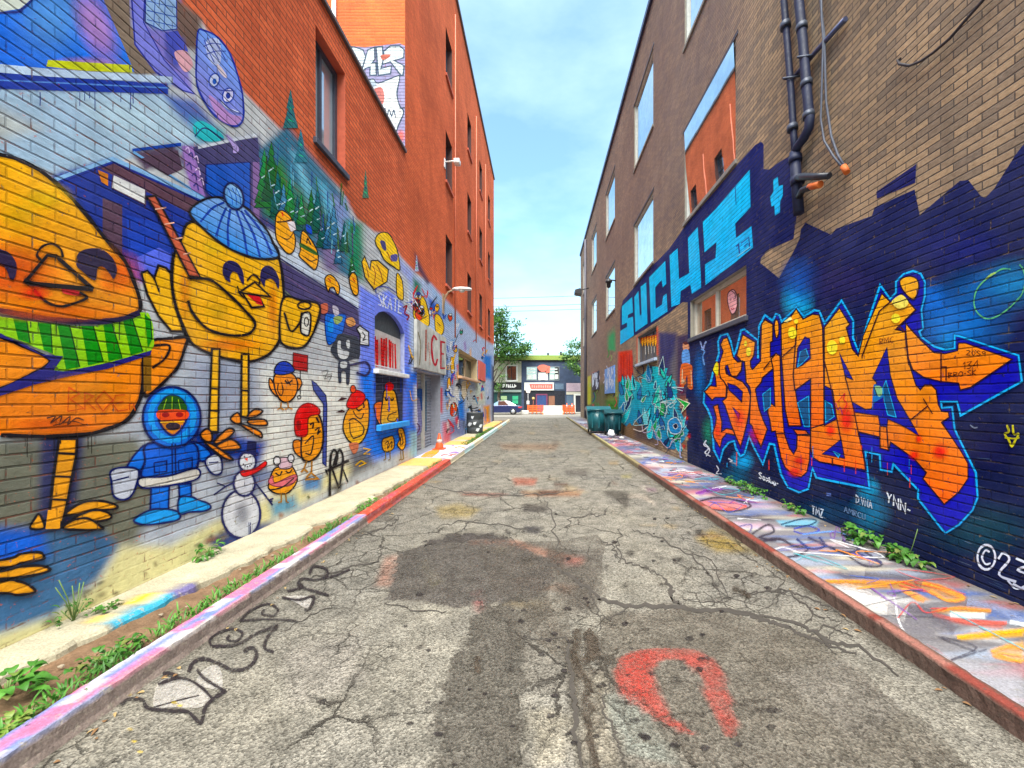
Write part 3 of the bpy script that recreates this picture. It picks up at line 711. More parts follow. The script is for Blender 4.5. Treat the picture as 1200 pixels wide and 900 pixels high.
# face
EY = (44,34,66)
f.fill(B([(350,548),(362,505),(410,485),(470,488),(520,528),(542,580),(528,628),(508,602),(480,572),(452,575),(442,632),(412,620),(380,592),(356,572)]), EY)
f.fill(B([(-60,480),(0,490),(40,510),(70,560),(62,622),(40,628),(20,580),(-10,562),(-60,600),(-110,560)]), EY)
f.fill(B([(290,668),(372,690),(362,706),(292,694)]), (206,66,70))
f.line(B([(112,640),(215,516),(255,520),(430,676)]), 4.5, K, sm=False).line(B([(104,632),(140,650),(430,676)]), 5.5, K, sm=False)
f.line(B([(150,676),(210,735),(275,756),(330,745),(400,716),(366,690)]), 3, K).line(B([(190,545),(165,515),(190,476),(235,463),(275,486),(288,525)]), 2.6, K)
f.glow(38,344,24,10,(240,70,30),.7)
for l in ([(315,295),(310,408)], [(315,295),(365,325),(320,350),(385,395),(310,408)], [(390,318),(390,402)], [(390,320),(430,336),(395,360),(442,402)], [(440,360),(480,313),(522,355),(475,407),(440,360)], [(580,330),(535,333),(518,370),(545,407),(592,400)], [(525,372),(572,362)], [(600,402),(600,372),(618,372),(626,404)]):
    f.line(Cc(l), 1.3, (196,92,14), sm=False)
f.line(Cc([(210,440),(250,432),(230,462),(280,430),(270,470),(320,432),(310,468),(350,440),(385,450)]), 1.6, (70,40,30)).line(Cc([(240,475),(330,455),(390,472)]), 1.2, (90,50,30))
f.fill([(67,514),(88,514),(87,535),(82,558),(77,585),(71,612),(54,612),(57,590),(60,560),(64,535)], (250,170,20), sm=False, line=K, w=3)
for a, b in (((66,531),(86,532)), ((60,558),(82,559)), ((56,585),(77,586))): f.line([a, b], 2.4, K, sm=False)
def toes(f, groups, col, w=2.6):
    for g in groups: f.fill(g, col, line=K, w=w)
toes(f, [D([(210,62),(258,28),(320,19),(376,33),(372,46),(300,52),(240,66)]), D([(236,80),(300,50),(352,60),(356,78),(300,88)]), D([(205,112),(228,86),(280,77),(320,100),(326,114)]), D([(92,110),(105,80),(122,64),(138,108)])], (250,172,22))
f.fill(D([(150,50),(192,50),(190,112),(142,112)]), (250,172,22), sm=False)
toes(f, [D([(-300,250),(0,214),(60,194),(120,189),(136,201),(130,213),(60,226),(0,240)]), D([(-300,300),(0,250),(60,236),(130,234),(156,249),(90,267),(0,276)]), D([(-200,330),(0,284),(50,284),(90,300),(106,320),(50,330),(0,324)])], (250,172,22), 3)
f.build('painted_bird', m_paintL, low, 'huge yellow bird with green striped scarf'); 

# 2 the bird in the blue bobble hat
f = fig()
f.fill([(132,204),(170,222),(170,240),(130,220)], (228,230,230), sm=False, line=(80,60,90), w=1.5).fill([(114,199),(126,204),(126,218),(118,213)], (206,130,60), sm=False)
f.fill([(165,320),(172,317),(180,326),(185,311),(194,314),(201,322),(204,350),(214,388),(200,388),(185,370),(172,345)], YT, line=K, w=2.6, sm=False)
f.line([(180,326),(186,342)], 2, K)
bod = [(223,260),(212,280),(204,296),(201,320),(203,348),(210,374),(222,400),(245,414),(268,421),(289,424),(310,418),(322,407),(329,392),(332,360),(331,330),(327,305),(318,285),(270,265)]
f.fill(bod, ((253,192,20),(252,182,16)), line=K, w=3)
for cx, cy, rx, ry, c_, a_ in ((270,404,44,11,(240,140,14),.65),(216,342,9,40,(240,150,14),.5),(319,360,8,40,(236,140,14),.5),(250,290,26,18,(255,214,70),.6),(250,365,30,16,(255,206,50),.5)): f.glow(cx, cy, rx, ry, c_, a_)
f.line([(202,296),(200,330),(206,362),(222,400)], 3, K)
hat = Fc([(108,252),(150,192),(230,158),(310,162),(430,212),(500,278),(560,348),(600,430),(628,505),(520,517),(400,484),(300,432),(200,352)])
f.fill(hat, ((150,186,236),(20,140,226)), line=K, w=2.6)
for a, b, c in (((310,185),(240,220),(170,300)), ((322,215),(290,290),(262,385)), ((345,225),(330,340),(335,445)), ((380,230),(420,350),(445,492)), ((408,235),(480,370),(520,505)), ((428,230),(530,360),(590,490))): f.line(Fc([a, b, c]), 2.6, (24,70,170))
f.fill(Fc(ell(365,150,54,80,18,-.35)), ((160,200,238),(70,140,220)), line=(24,30,80), w=2.4)
for dx in (-20, 5, 28): f.line(Fc([(350+dx,100),(372+dx,150),(378+dx,200)]), 1.2, (60,110,200))
for e in ([(300,602),(305,550),(340,526),(390,545),(420,598),(424,668),(402,640),(385,602),(357,592),(342,625),(346,652),(320,640)], [(520,620),(530,575),(565,555),(605,580),(632,640),(627,692),(607,652),(582,632),(552,642),(546,680),(526,650)]): f.fill(Fc(e), (40,36,84))
f.fill(Fc([(415,716),(470,802),(542,796),(512,736)]), (250,180,20), sm=False, line=K, w=2).fill(Fc([(440,724),(520,740),(535,790),(500,780)]), (196,40,60), sm=False)
f.fill(Fc([(398,712),(488,652),(578,738),(412,716)]), (252,184,20), sm=False, line=K, w=2.2)
f.line(Fc([(442,645),(478,610),(516,640),(512,668)]), 2, K).line(Fc([(385,675),(400,720),(425,745)]), 1.6, K)
f.fill(B([(680,242),(722,238),(752,290),(935,622),(880,612),(720,300)]), (196,104,82), sm=False, line=K, w=2.2)
for t in (.15, .35, .55, .75): f.line([(172+55*t, 232+88*t), (186+48*t, 230+88*t)], 1.6, (230,180,160), sm=False)
f.line([(218,326),(245,328),(268,346),(288,366),(298,380),(288,392),(262,392),(240,384),(224,366),(219,352)], 3, K)
f.fill([(247,409),(256,409),(254,506),(243,506)], YT, sm=False, line=K, w=2.4).fill([(282,415),(290,415),(290,490),(281,488)], YT, sm=False, line=K, w=2.2)
for y in (455, 481): f.line([(245,y),(256,y+1)], 2, K, sm=False)
f.line([(281,457),(290,458)], 2, K, sm=False)
toes(f, [Cc([(932,520),(960,490),(985,508),(985,545),(960,550)]), Cc([(1000,545),(1060,490),(1092,500),(1060,535),(1010,560)]), Cc([(1010,566),(1080,540),(1122,580),(1060,590),(1020,586)]), Cc([(955,556),(1000,570),(1085,632),(1040,625)])], YO, 2.2)
toes(f, [Hc([(92,50),(130,18),(150,40),(150,85),(110,75)]), Hc([(190,44),(230,0),(282,8),(240,40)]), Hc([(198,62),(290,58),(303,92),(210,88)]), Hc([(145,84),(200,98),(268,130),(272,164),(200,124)])], YO, 2.0)
f.build('painted_bird', m_paintL, low, 'yellow bird in a blue bobble hat, laughing')
# 3 the mug-like yellow shape
f = fig(0.004)
f.fill([(331,350),(352,352),(374,358),(369,384),(358,404),(346,408),(332,404),(327,392)], YT, line=K, w=2.6)
f.fill(G([(368,42),(416,40),(408,158),(372,158),(358,130)]), (222,222,214), line=K, w=2).line(G([(262,30),(300,140),(350,95),(365,30)]), 2.2, K).line(G(ell(392,85,12,26,12)), 1.2, K, closed=True)
f.line(Fc(ell(780,790,38,22,14)), 2, K, closed=True)
f.build('painted_mug', m_paintL, low)
# 4 hooded child
f = fig()
BL, BL2, BD = (24,118,222), (70,160,240), (14,30,90)
f.fill(Cc([(680,566),(622,620),(590,682),(640,694),(698,640)]), BL, line=BD, w=2).fill(Cc([(900,552),(950,570),(988,612),(948,642),(898,614)]), BL, line=BD, w=2)
f.fill(Cc([(690,560),(905,556),(912,690),(790,712),(664,716),(676,640)]), (18,100,208), line=BD, w=2.4)
f.fill(Cc([(652,722),(780,712),(918,676),(922,724),(790,756),(665,766)]), (222,220,212), line=BD, w=2)
f.fill(Cc([(705,766),(790,760),(786,870),(700,880)]), BL, sm=False, line=BD, w=2).fill(Cc([(835,752),(892,746),(894,815),(838,825)]), BL, sm=False, line=BD, w=2)
f.fill([(156,611),(162,604),(178,597),(198,597),(209,601),(209,608),(196,612),(170,615)], BL2, line=BD, w=2).fill([(209,584),(222,582),(232,586),(243,590),(246,595),(238,599),(222,600),(209,602)], BL2, line=BD, w=2)
f.fill(Cc([(513,692),(560,672),(642,682),(632,760),(602,812),(560,822),(526,800),(518,740)]), (206,212,226), line=BD, w=2.2).line(Cc([(520,735),(600,715)]), 1.6, BD)
f.fill(Cc([(958,640),(1000,608),(1032,630),(1036,690),(1010,706),(980,690)]), (206,212,226), line=BD, w=2).line(Cc([(975,650),(1020,645)]), 1.4, BD)
f.fill(Cc(ell(800,436,136,142,24)), BL, line=BD, w=2.6)
f.line(Cc(ell(802,430,100,112,22)), 7, BL2, closed=True)
f.fill(Cc([(738,400),(770,345),(805,334),(845,350),(868,400),(866,450),(840,495),(806,520),(770,500),(742,455)]), (216,140,60), line=BD, w=2.2)
f.fill(Cc([(736,402),(770,345),(805,334),(845,350),(868,402)]), (40,84,40)).line(Cc([(760,400),(775,350)]), 1, (150,190,60)).line(Cc([(800,400),(802,340)]), 1, (150,190,60)).line(Cc([(840,400),(830,352)]), 1, (150,190,60))
f.fill(Cc([(738,404),(868,404),(864,446),(745,448)]), (232,96,70)).fill(Cc(ell(770,424,18,12)), (150,20,40)).fill(Cc(ell(836,424,18,12)), (150,20,40))
f.fill(Cc(ell(805,478,34,18)), (52,40,52)).line(Cc([(745,460),(860,456)]), 1.2, (240,190,90))
for l in ([(800,560),(802,705)], [(815,560),(818,700)], [(715,650),(775,640),(775,690),(718,695),(715,650)], [(830,640),(895,625),(895,672),(832,685),(830,640)]): f.line(Cc(l), 1.4, BD, sm=False)
f.build('painted_child', m_paintL, low, 'child in a blue hooded parka with white mittens')
# 5 snowman
f = fig()
NV = (40,42,92)
for l in ([(115,428),(70,450),(0,500)], [(70,450),(20,430)], [(245,430),(300,500),(345,560)], [(325,530),(350,520)], [(330,540),(345,535)]): f.line(Hc(l), 1.8, NV, sm=False)
f.fill(Hc(ell(160,612,112,140,26)), ((232,234,240),(200,204,214)), line=NV, w=2.6).glow(*Hc([(165,610)])[0], 12, 18, (140,142,154), .6)
f.fill(Hc(ell(178,432,62,74,22)), ((230,232,238),(196,200,214)), line=NV, w=2.4).fill(Hc(ell(196,306,50,56,20)), (226,230,238), line=NV, w=2.2)
f.fill(Hc([(196,182),(250,186),(246,252),(190,250)]), (24,28,78), sm=False).fill(Hc([(160,246),(262,252),(262,262),(160,258)]), (34,36,86), sm=False)
f.fill(Hc([(158,362),(240,345),(300,303),(304,328),(240,372),(175,392)]), (222,36,36), line=(120,10,20), w=1.2)
f.fill(Hc([(178,288),(198,282),(196,302)]), (236,90,40), sm=False)
for x, y in ((178,276),(212,276),(172,320),(182,330),(196,334),(210,330),(220,320)): f.fill(Hc(ell(x,y,4.5,4.5,8)), (40,30,50), sm=False)
f.build('painted_snowman', m_paintL, low)
# 6 smaller birds along the wall
f = fig()
f.line(T7([(232,150),(232,280)]), 1.2, K, sm=False).line(T7(ell(226,294,9,9,10)), 1.1, K, closed=True).fill(T7([(195,60),(271,75),(269,158),(192,146)]), (172,28,44), sm=False, line=(90,10,24), w=1.2)
f.line(T7([(194,104),(270,116)]), .9, (110,16,30)).fill(T7([(205,200),(228,195),(240,225),(215,260)]), YO, line=K, w=1.4)
f.fill(T7([(72,195),(100,240),(110,290),(80,262),(66,225)]), YO, line=K, w=1.6).fill(T7([(95,180),(150,160),(200,180),(218,235),(202,290),(162,322),(122,304),(96,245)]), (250,152,24), line=K, w=1.8)
f.fill(T7([(94,166),(110,120),(150,105),(185,125),(198,158),(140,176)]), (34,60,170), line=K, w=1.4).line(T7([(115,220),(112,260),(130,285),(140,260),(132,215)]), 1.3, K).line(T7([(150,205),(165,220),(190,205)]), 1.8, K).line(T7([(160,200),(180,232)]), 1.2, K)
for l in ([(130,322),(128,350),(110,360)], [(128,350),(145,362)], [(165,322),(168,348),(150,360)], [(168,348),(190,358)]): f.line(T7(l), 1.7, (190,130,20), sm=False)
f.build('painted_bird', m_paintL, low, 'small orange bird in a blue cap with a red flag')
f = fig(0.003)
f.fill(T7([(292,206),(315,222),(366,285),(372,340),(368,658),(350,642),(354,330),(302,256)]), (72,84,156), line=(30,36,90), w=1.2, sm=False)
f.fill(T7([(196,525),(240,530),(240,610),(200,580)]), YO, line=K, w=1.6)
f.fill(T7([(238,510),(255,410),(318,382),(345,430),(352,520),(332,592),(282,632),(240,612)]), (250,166,24), line=K, w=2)
f.fill(T7([(204,482),(203,400),(230,345),(275,326),(325,348),(332,382),(275,402),(268,490),(228,502)]), (222,28,30), line=(130,10,20), w=1.4).fill(T7([(212,425),(232,420),(234,460),(214,462)]), (150,16,26))
f.line(T7([(255,540),(300,500),(288,590),(258,590)]), 1.6, K).line(T7([(282,440),(300,430),(296,460)]), 1.8, K).line(T7([(308,470),(330,455),(322,490),(338,470)]), 1.5, K).line(T7([(315,400),(330,430)]), 2, K)
for l in ([(265,632),(250,672),(235,690)], [(250,672),(270,690)], [(292,630),(290,690),(262,720)], [(290,695),(325,725),(255,728)]): f.line(T7(l), 2.2, (176,126,24), sm=False)
f.build('painted_bird', m_paintL, low, 'tall bird with red mop hat and hockey stick')
f = fig(0.003)
f.fill(Hc([(322,432),(352,350),(400,335),(455,330),(490,410),(440,484),(370,492),(325,466)]), (246,170,40), line=K, w=1.7)
f.fill(Hc([(320,420),(345,386),(360,428),(468,382),(488,402),(442,446),(352,448)]), (216,120,130), line=(120,40,60), w=1)
f.fill(Hc([(380,288),(445,285),(456,338),(388,345)]), (226,196,210), line=K, w=1.2).fill(Hc(ell(370,300,20,26,14)), (236,236,240), line=K, w=1.5).fill(Hc(ell(452,286,18,24,14)), (236,236,240), line=K, w=1.5)
f.line(Hc([(360,370),(385,385),(400,360)]), 1.5, K).line(Hc([(420,360),(440,370),(460,350)]), 1.5, K).line(Hc([(330,470),(400,455),(470,400)]), 1.4, K)
f.line(Hc([(395,492),(395,540),(375,545)]), 1.5, (150,110,30), sm=False).line(Hc([(420,490),(425,540),(440,545)]), 1.5, (150,110,30), sm=False)
f.build('painted_bird', m_paintL, low, 'small round bird with white ear muffs and pink scarf')
f = fig(0.003)
for l in ([(95,325),(150,300),(190,320)], [(115,225),(150,190),(205,200)]): f.fill(T8(l + [(l[1][0]+15, l[1][1]+25)]), (60,24,30), sm=False)
f.fill(T8([(164,420),(190,330),(240,270),(340,230),(375,208),(392,300),(382,460),(342,560),(292,602),(220,582),(170,500)]), ((250,150,26),(244,196,30)), line=K, w=1.6)
f.fill(T8([(193,250),(230,170),(270,128),(332,148),(357,190),(332,250),(262,292),(208,282)]), (226,30,30), line=(110,10,16), w=1.2).fill(T8(ell(250,120,24,34,12)), (230,96,60), line=K, w=1)
f.line(T8([(250,310),(275,355),(320,380),(345,330)]), 1.2, K).line(T8([(280,290),(300,310),(330,290)]), 1.6, K).line(T8([(340,240),(348,275),(335,280)]), 1.6, K).line(T8([(210,400),(260,380),(340,450),(330,520),(250,555)]), 1.4, K).line(T8([(220,410),(225,500),(250,550)]), 1.2, K)
f.fill(T8([(215,600),(290,590),(296,640),(262,690),(228,650)]), (206,128,100)).line(T8([(340,640),(400,650),(345,690),(400,690)]), 1.6, (220,180,40), sm=False).line(T8([(270,790),(320,750),(360,770),(300,800)]), 1.5, (200,160,50), sm=False)
f.build('painted_bird', m_paintL, low, 'bird in a red bobble hat leaning back')
f = fig(0.002)
f.fill([(440,438),(472,436),(471.5,500),(440,506)], (58,60,82), sm=False)
for k in range(7): f.line([(440,442+k*8),(472,440+k*8-k*.6)], .8, (96,100,124), sm=False)
for x in (448, 456, 464): f.line([(x,438),(x,503)], .7, (90,94,120), sm=False)
f.build('painted_panel', m_paintL, low)
f = fig(0.006)
f.fill(T8([(438,252),(512,245),(505,440),(470,410),(448,350)]), (238,124,26), line=K, w=1.2).fill(T8([(500,445),(512,200),(530,130),(600,128),(634,200),(644,440)]), (250,178,26), line=K, w=1.7)
f.fill(T8(ell(568,98,38,40,14)), (228,24,40)).line(T8([(530,190),(540,220),(555,200)]), 1.7, K).line(T8([(580,200),(590,220),(608,200)]), 1.7, K).line(T8([(560,240),(570,300),(545,300)]), 1.2, K).line(T8([(630,320),(570,345),(555,390),(610,405),(640,370)]), 1.2, K)
f.build('painted_bird', m_paintL, low, 'yellow bird with a red tuft below the arched window')
f = fig(0.003)
f.fill(T8([(508,570),(550,545),(602,538),(612,630),(560,672),(514,652)]), (240,180,30), line=K, w=1.2).line(T8([(530,600),(560,580),(555,640),(590,580),(590,640)]), 1.1, K)
f.fill(T8([(646,480),(690,472),(714,590),(684,656),(640,610),(660,560)]), (240,180,30), line=K, w=1.2).line(T8([(675,510),(690,590),(665,610),(672,540)]), 1.1, K)
for x in (535, 575, 670, 690): f.line(T8([(x,660),(x+3,735),(x-16,745)]), 1.1, (140,120,50), sm=False)
f.build('painted_bird', m_paintL, low, 'pair of little yellow birds near the ground')
for pts, extra in ((T3([(100,160),(120,80),(170,54),(250,122),(272,250),(292,330),(280,432),(230,472),(170,420),(108,320)]), 0), (T3([(345,300),(370,250),(440,330),(492,420),(512,500),(500,590),(470,622),(400,560),(328,490),(340,430)]), 1), (T3([(574,720),(610,670),(660,690),(712,770),(712,846),(690,852),(660,792),(622,800),(608,834)]), 2), (T3([(808,720),(840,650),(882,690),(894,850),(848,852)]), 2)):
    f = fig(0.003); f.fill(pts, (250,176,26), line=K, w=1.4)
    if extra == 0: f.fill(T3([(212,165),(280,155),(300,235),(250,260)]), (232,226,232), sm=False).line(T3([(115,165),(190,160),(270,140)]), 1.6, K).line(T3([(165,70),(172,110)]), 1.8, (230,80,20)).line(T3([(140,300),(220,330),(270,270)]), 1, K)
    if extra == 1: f.fill(T3([(345,365),(480,440),(505,480),(470,475),(340,400)]), (66,104,50)).fill(T3([(392,190),(440,210),(450,280),(405,260)]), (40,80,190)).line(T3([(400,370),(410,325),(440,380)]), 1.6, K).line(T3([(380,500),(440,540),(500,520)]), 1.2, K)
    if extra == 2: f.line([(pts[0][0]+4, pts[0][1]-2), (pts[0][0]+7, pts[0][1]+2)], 1.4, (200,80,20), sm=False)
    f.build('painted_bird', m_paintL, low)
f = fig(0.003)
f.fill(F1([(120,596),(50,500),(24,380),(46,335),(88,440),(98,370),(150,368),(232,440),(222,532),(170,565)]), (246,196,16), line=K, w=1.4, sm=False)
f.fill(F1([(128,220),(160,158),(232,158),(292,262),(312,340),(322,440),(275,420),(200,362),(170,300)]), (250,206,10), line=K, w=1.2).fill(F1([(168,215),(205,222),(215,290),(185,270)]), (70,66,120)).fill(F1([(250,330),(300,320),(300,370),(262,372)]), (90,86,150))
for l in ([(110,410),(130,470),(120,560)], [(140,400),(170,460),(190,540)], [(60,420),(80,500)], [(220,300),(260,380)]): f.line(F1(l), 1, (150,70,10))
f.fill(F1([(298,470),(340,530),(348,672),(300,640)]), (246,200,20), line=K, w=1)
f.build('painted_bird', m_paintL, low, 'big yellow bird perched over the arch')
f = Fig(Surface(wall_left, placeL, SL.holes, BASE_L, 16, TALL_Y+.02, TALL_END), 0.003)
f.fill(F1([(428,800),(440,680),(480,638),(522,680),(552,800),(546,880),(470,852)]), (250,202,10), line=K, w=1).line(F1([(460,720),(480,750),(505,730)]), 1, K).line(F1([(450,790),(500,820),(540,800)]), .9, K)
f.build('painted_bird', m_paintL, tall, 'yellow bird above the white letter board')
f = Fig(f.S, 0.003); f.fill(F1([(598,890),(600,790),(642,810),(668,890),(650,950),(610,930)]), (246,200,16), line=K, w=.9).line(F1([(615,850),(640,880)]), .8, K); f.build('painted_bird', m_paintL, tall, 'second yellow bird above the letter board')
S_far = f.S
f = Fig(S_far, 0.003); f.fill(T6([(360,0),(385,0),(392,110),(365,125)]), (240,190,30), line=K, w=.8).fill(T6([(335,180),(358,180),(358,265),(332,270)]), (240,180,40), line=K, w=.8); f.build('painted_bird', m_paintL, tall); f = Fig(S_far, 0.003); f.fill(T6([(362,410),(400,390),(418,440),(405,500),(360,495)]), (236,110,24), line=K, w=.8)
f.fill(T6([(455,220),(500,200),(510,280),(470,370)]), (230,214,190)).line(T6([(500,250),(510,380)]), .9, K)
for k in range(6): f.line(T6([(512+k*6, 430-k*4),(560, 440+k*22),(600, 430+k*24)]), 1.1, (40,44,50)).line(T6([(520,445+k*24),(575,452+k*20)]), .9, (230,230,232))
f.build('painted_figure', m_paintL, tall)
# gable drawn crisply: painted sky, eave beam, boards, porch
f = Fig(SL, 0.0010, 0.000012)
f.fill([(0,-60),(100,-60),(121,0),(158,84),(56,80),(0,76),(-500,52),(-500,-60)], ((30,130,240),(8,96,214)), sm=False)
f.glow(60,20,60,60,(110,165,232),.8).glow(112,30,26,60,(190,150,216),.9,18,-.4).glow(100,75,50,10,(206,160,200),.7)
f.fill([(56,70),(100,73),(154,76),(155,85),(100,83),(54,78)], (198,206,44), sm=False)
f.fill([(-500,-60),(36,-60),(42,-6),(24,10),(0,14),(-500,6)], (208,216,208), sm=False).line([(-200,18),(0,15),(26,10),(44,-8)], 3, (40,50,120))
f.fill([(112,-60),(150,-60),(152,30),(180,62),(184,86),(158,86),(122,0)], (126,112,100), sm=False)
f.fill([(150,-60),(172,-60),(168,26),(192,70),(228,110),(214,106),(182,84),(158,52)], (124,128,212), sm=False, line=(34,44,140), w=1.6)
f.fill([(172,-60),(206,-60),(207,34),(190,36),(170,26)], (150,178,216), sm=False, line=(50,60,140), w=1.4)
for y in (-8, 4, 15, 26): f.line([(172,y-3),(206,y+5)], 1.1, (60,90,170), sm=False)
f.line([(182,-10),(180,32)], 1, (60,90,170), sm=False).line([(194,-10),(192,35)], 1, (60,90,170), sm=False)
f.fill([(193,38),(208,36),(220,58),(218,72),(204,76)], (78,86,178), sm=False).fill([(204,62),(218,60),(226,76),(216,84)], (216,170,180))
f.fill([(-500,52),(0,75),(60,81),(202,90),(203,97),(60,90),(0,85),(-500,64)], (186,206,230), sm=False).fill([(-500,64),(0,85),(60,90),(196,98),(197,110),(0,104),(-500,88)], (30,56,150), sm=False)
f.line([(-500,75),(0,94),(198,103)], 1.6, (90,130,200), sm=False)
f.fill([(68,208),(132,187),(250,238),(258,252),(210,322),(168,332),(128,296),(96,236)], (40,58,146), sm=False)
f.fill([(114,196),(136,191),(242,240),(226,252)], (90,64,78), sm=False).fill([(120,232),(143,240),(143,300),(120,288)], (88,66,84), sm=False).fill([(148,252),(214,268),(198,326),(152,326)], (48,72,172), sm=False)
f.fill([(160,302),(186,290),(204,300),(204,330),(166,330)], (98,114,226), sm=False)
f.line([(60,212),(132,186),(250,238)], 4.5, (140,180,222), sm=False).line([(62,217),(133,191),(250,243)], 1.6, (26,40,120), sm=False).line([(155,176),(212,169)], 3.4, (40,70,160), sm=False).line([(156,178),(240,232)], 3, (120,166,216), sm=False)
f.fill([(164,186),(208,176),(214,198),(196,206)], (84,66,84), sm=False)
f.fill([(214,174),(302,161),(304,190),(296,190),(294,264),(252,238),(240,226)], (70,66,110), sm=False).fill([(241,193),(293,190),(293,258),(254,236),(241,224)], (44,88,184), sm=False, line=(26,36,110), w=1.4)
f.fill([(296,190),(304,190),(304,270),(297,264)], (130,104,154), sm=False).fill([(213,171),(226,172),(240,230),(224,222)], (150,118,184), sm=False)
f.line([(232,173),(301,158)], 3, (206,214,226), sm=False)
f.fill([(226,148),(238,142),(262,160),(250,166),(232,162)], (30,180,190)).line([(228,160),(240,150),(262,164)], 1.6, (20,40,110))
f.fill([(312,267),(330,300),(376,330),(420,362),(420,353),(376,318),(334,288)], (204,216,232), sm=False).fill([(328,305),(420,365),(421,400),(374,376),(332,338)], (76,70,112), sm=False)
f.line([(327,302),(420,362)], 1.6, (40,40,90), sm=False).line([(332,322),(420,382)], 1.2, (110,90,130), sm=False).line([(333,342),(374,378)], 1, (50,50,90), sm=False)
q6 = random.Random(14)
for k in range(15):
    x = 312 + k*7.2 + q6.uniform(-3, 3); y1 = 248 + (x-312)*.72 + q6.uniform(-24, 6); hgt = q6.uniform(34, 66)*(1.25-(x-312)/180); w_ = hgt*.17
    pts = [(x, y1-hgt)]
    for j in range(4): pts += [(x + w_*(.3+.23*j), y1-hgt*(.78-.23*j)), (x + w_*(.16+.2*j), y1-hgt*(.76-.23*j))]
    pts += [(x + w_*1.05, y1), (x - w_*1.05, y1)]
    for j in (3,2,1,0): pts += [(x - w_*(.16+.2*j), y1-hgt*(.76-.23*j)), (x - w_*(.3+.23*j), y1-hgt*(.78-.23*j))]
    f.fill(pts, q6.choice([((40,110,120),(24,80,60)),((60,150,90),(30,96,40)),((90,150,190),(30,80,120)),((50,120,60),(24,70,50))]), sm=False, line=(20,50,60), w=.8)
    f.line([(x-w_*.3,y1-hgt*.5),(x+w_*.2,y1-hgt*.56)], 1.3, (200,226,236), sm=False).line([(x-w_*.1,y1-hgt*.25),(x+w_*.6,y1-hgt*.3)], 1.3, (190,220,234), sm=False)
q7 = random.Random(77)
for k in range(46):
    x = q7.uniform(308, 416); y = 176 + (x-300)*.62 + q7.uniform(0, 70)
    if y > 262 + (x-308)*.8: continue
    L = q7.uniform(8, 26); f.line([(x,y-L),(x+q7.uniform(-2,3),y)], q7.uniform(1.2, 3.6), q7.choice([(70,130,70),(40,110,110),(110,180,214),(60,90,160),(80,120,60),(140,200,220),(90,90,140)]) + (.75,), sm=False, taper=True)
f.build('painted_house', m_paintL, low, 'painted blue house with snowy eaves')
S_mid = Surface(wall_left, placeL, SL.holes, BASE_L, 16, TALL_Y+.02, TALL_END); q8 = random.Random(91)
for k in range(22):
    x = q8.choice([q8.uniform(486, 521), q8.uniform(520, 566)]); top = 336 + (x-486)*.84; y = q8.uniform(top, 378 if x < 521 else 500)
    if x > 534 and x < 562 and 402 < y < 452: continue
    if y < top or (486 < x < 521 and y > 372): continue
    s_ = (600-x)/100*q8.uniform(3.5, 6.5); f = Fig(S_mid, .004); c = q8.choice([(246,186,30),(246,186,30),(230,90,50),(40,110,200),(214,216,220),(60,150,120)])
    f.fill(ell(x, y, s_*.62, s_, 12, q8.uniform(-.4,.4)), c, line=K, w=.8).fill(ell(x+.1*s_, y-s_*.8, s_*.45, s_*.35, 10), q8.choice([(200,40,40),(40,60,160),(230,230,230),(240,180,40)]), line=K, w=.6)
    f.line([(x-s_*.25,y-s_*.2),(x-s_*.1,y-s_*.35),(x+s_*.05,y-s_*.2)], .7, K).line([(x+s_*.15,y-s_*.2),(x+s_*.28,y-s_*.35),(x+s_*.4,y-s_*.2)], .7, K).line([(x-s_*.2,y+s_*.9),(x-s_*.25,y+s_*1.35)], .7, (150,100,30)).line([(x+s_*.2,y+s_*.9),(x+s_*.2,y+s_*1.35)], .7, (150,100,30))
    f.build('painted_bird' if c[0] > 225 else 'painted_figure', m_paintL, tall)
f = Fig(S_mid, .0065, .00002); q9 = random.Random(17)
for k in range(150):
    x = q9.uniform(482, 574); top = 334 + (x-482)*.86; y = q9.uniform(top, 512 - (x-482)*.12)
    if 484 < x < 521 and 374 < y: continue
    if 534 < x < 562 and 402 < y < 450: continue
    u = (592-x)/100
    f.line([(x + q9.gauss(0, 3.2)*u, y + q9.gauss(0, 7)*u) for _ in range(q9.choice([3, 4, 5]))], q9.uniform(.5, 1.1), q9.choice([(34,34,46),(34,34,46),(232,234,240),(232,234,240),(40,80,190),(214,50,50),(250,190,40),(30,150,210)]))
f.build('painted_tag', m_paintL, tall)['kind'] = 'stuff'
f = Fig(SL, .0135, .00002); q4 = random.Random(41)          # paint runs below the thickest lines
for x, y, c in [(q4.uniform(10,150), 377, (30,26,50)) for _ in range(5)] + [(q4.uniform(5,150), q4.uniform(508,513), (40,26,20)) for _ in range(7)] + [(q4.uniform(240,320), q4.uniform(406,420), (40,26,20)) for _ in range(2)] + [(q4.uniform(160,230), 498, (20,60,150)) for _ in range(4)] + [(q4.uniform(270,300), q4.uniform(610,628), (60,64,110)) for _ in range(3)] + [(q4.uniform(425,470), q4.uniform(440,500), (30,90,210)) for _ in range(6)] + [(q4.uniform(20,200), 108, (30,50,130)) for _ in range(9)]:
    L = q4.uniform(6, 26); f.line([(x,y),(x+q4.uniform(-.4,.4),y+L*.6),(x,y+L)], q4.uniform(.7,1.5), c + (.8,), sm=False)
o = f.build('paint_run', m_paintL, low); o['kind'] = 'stuff'
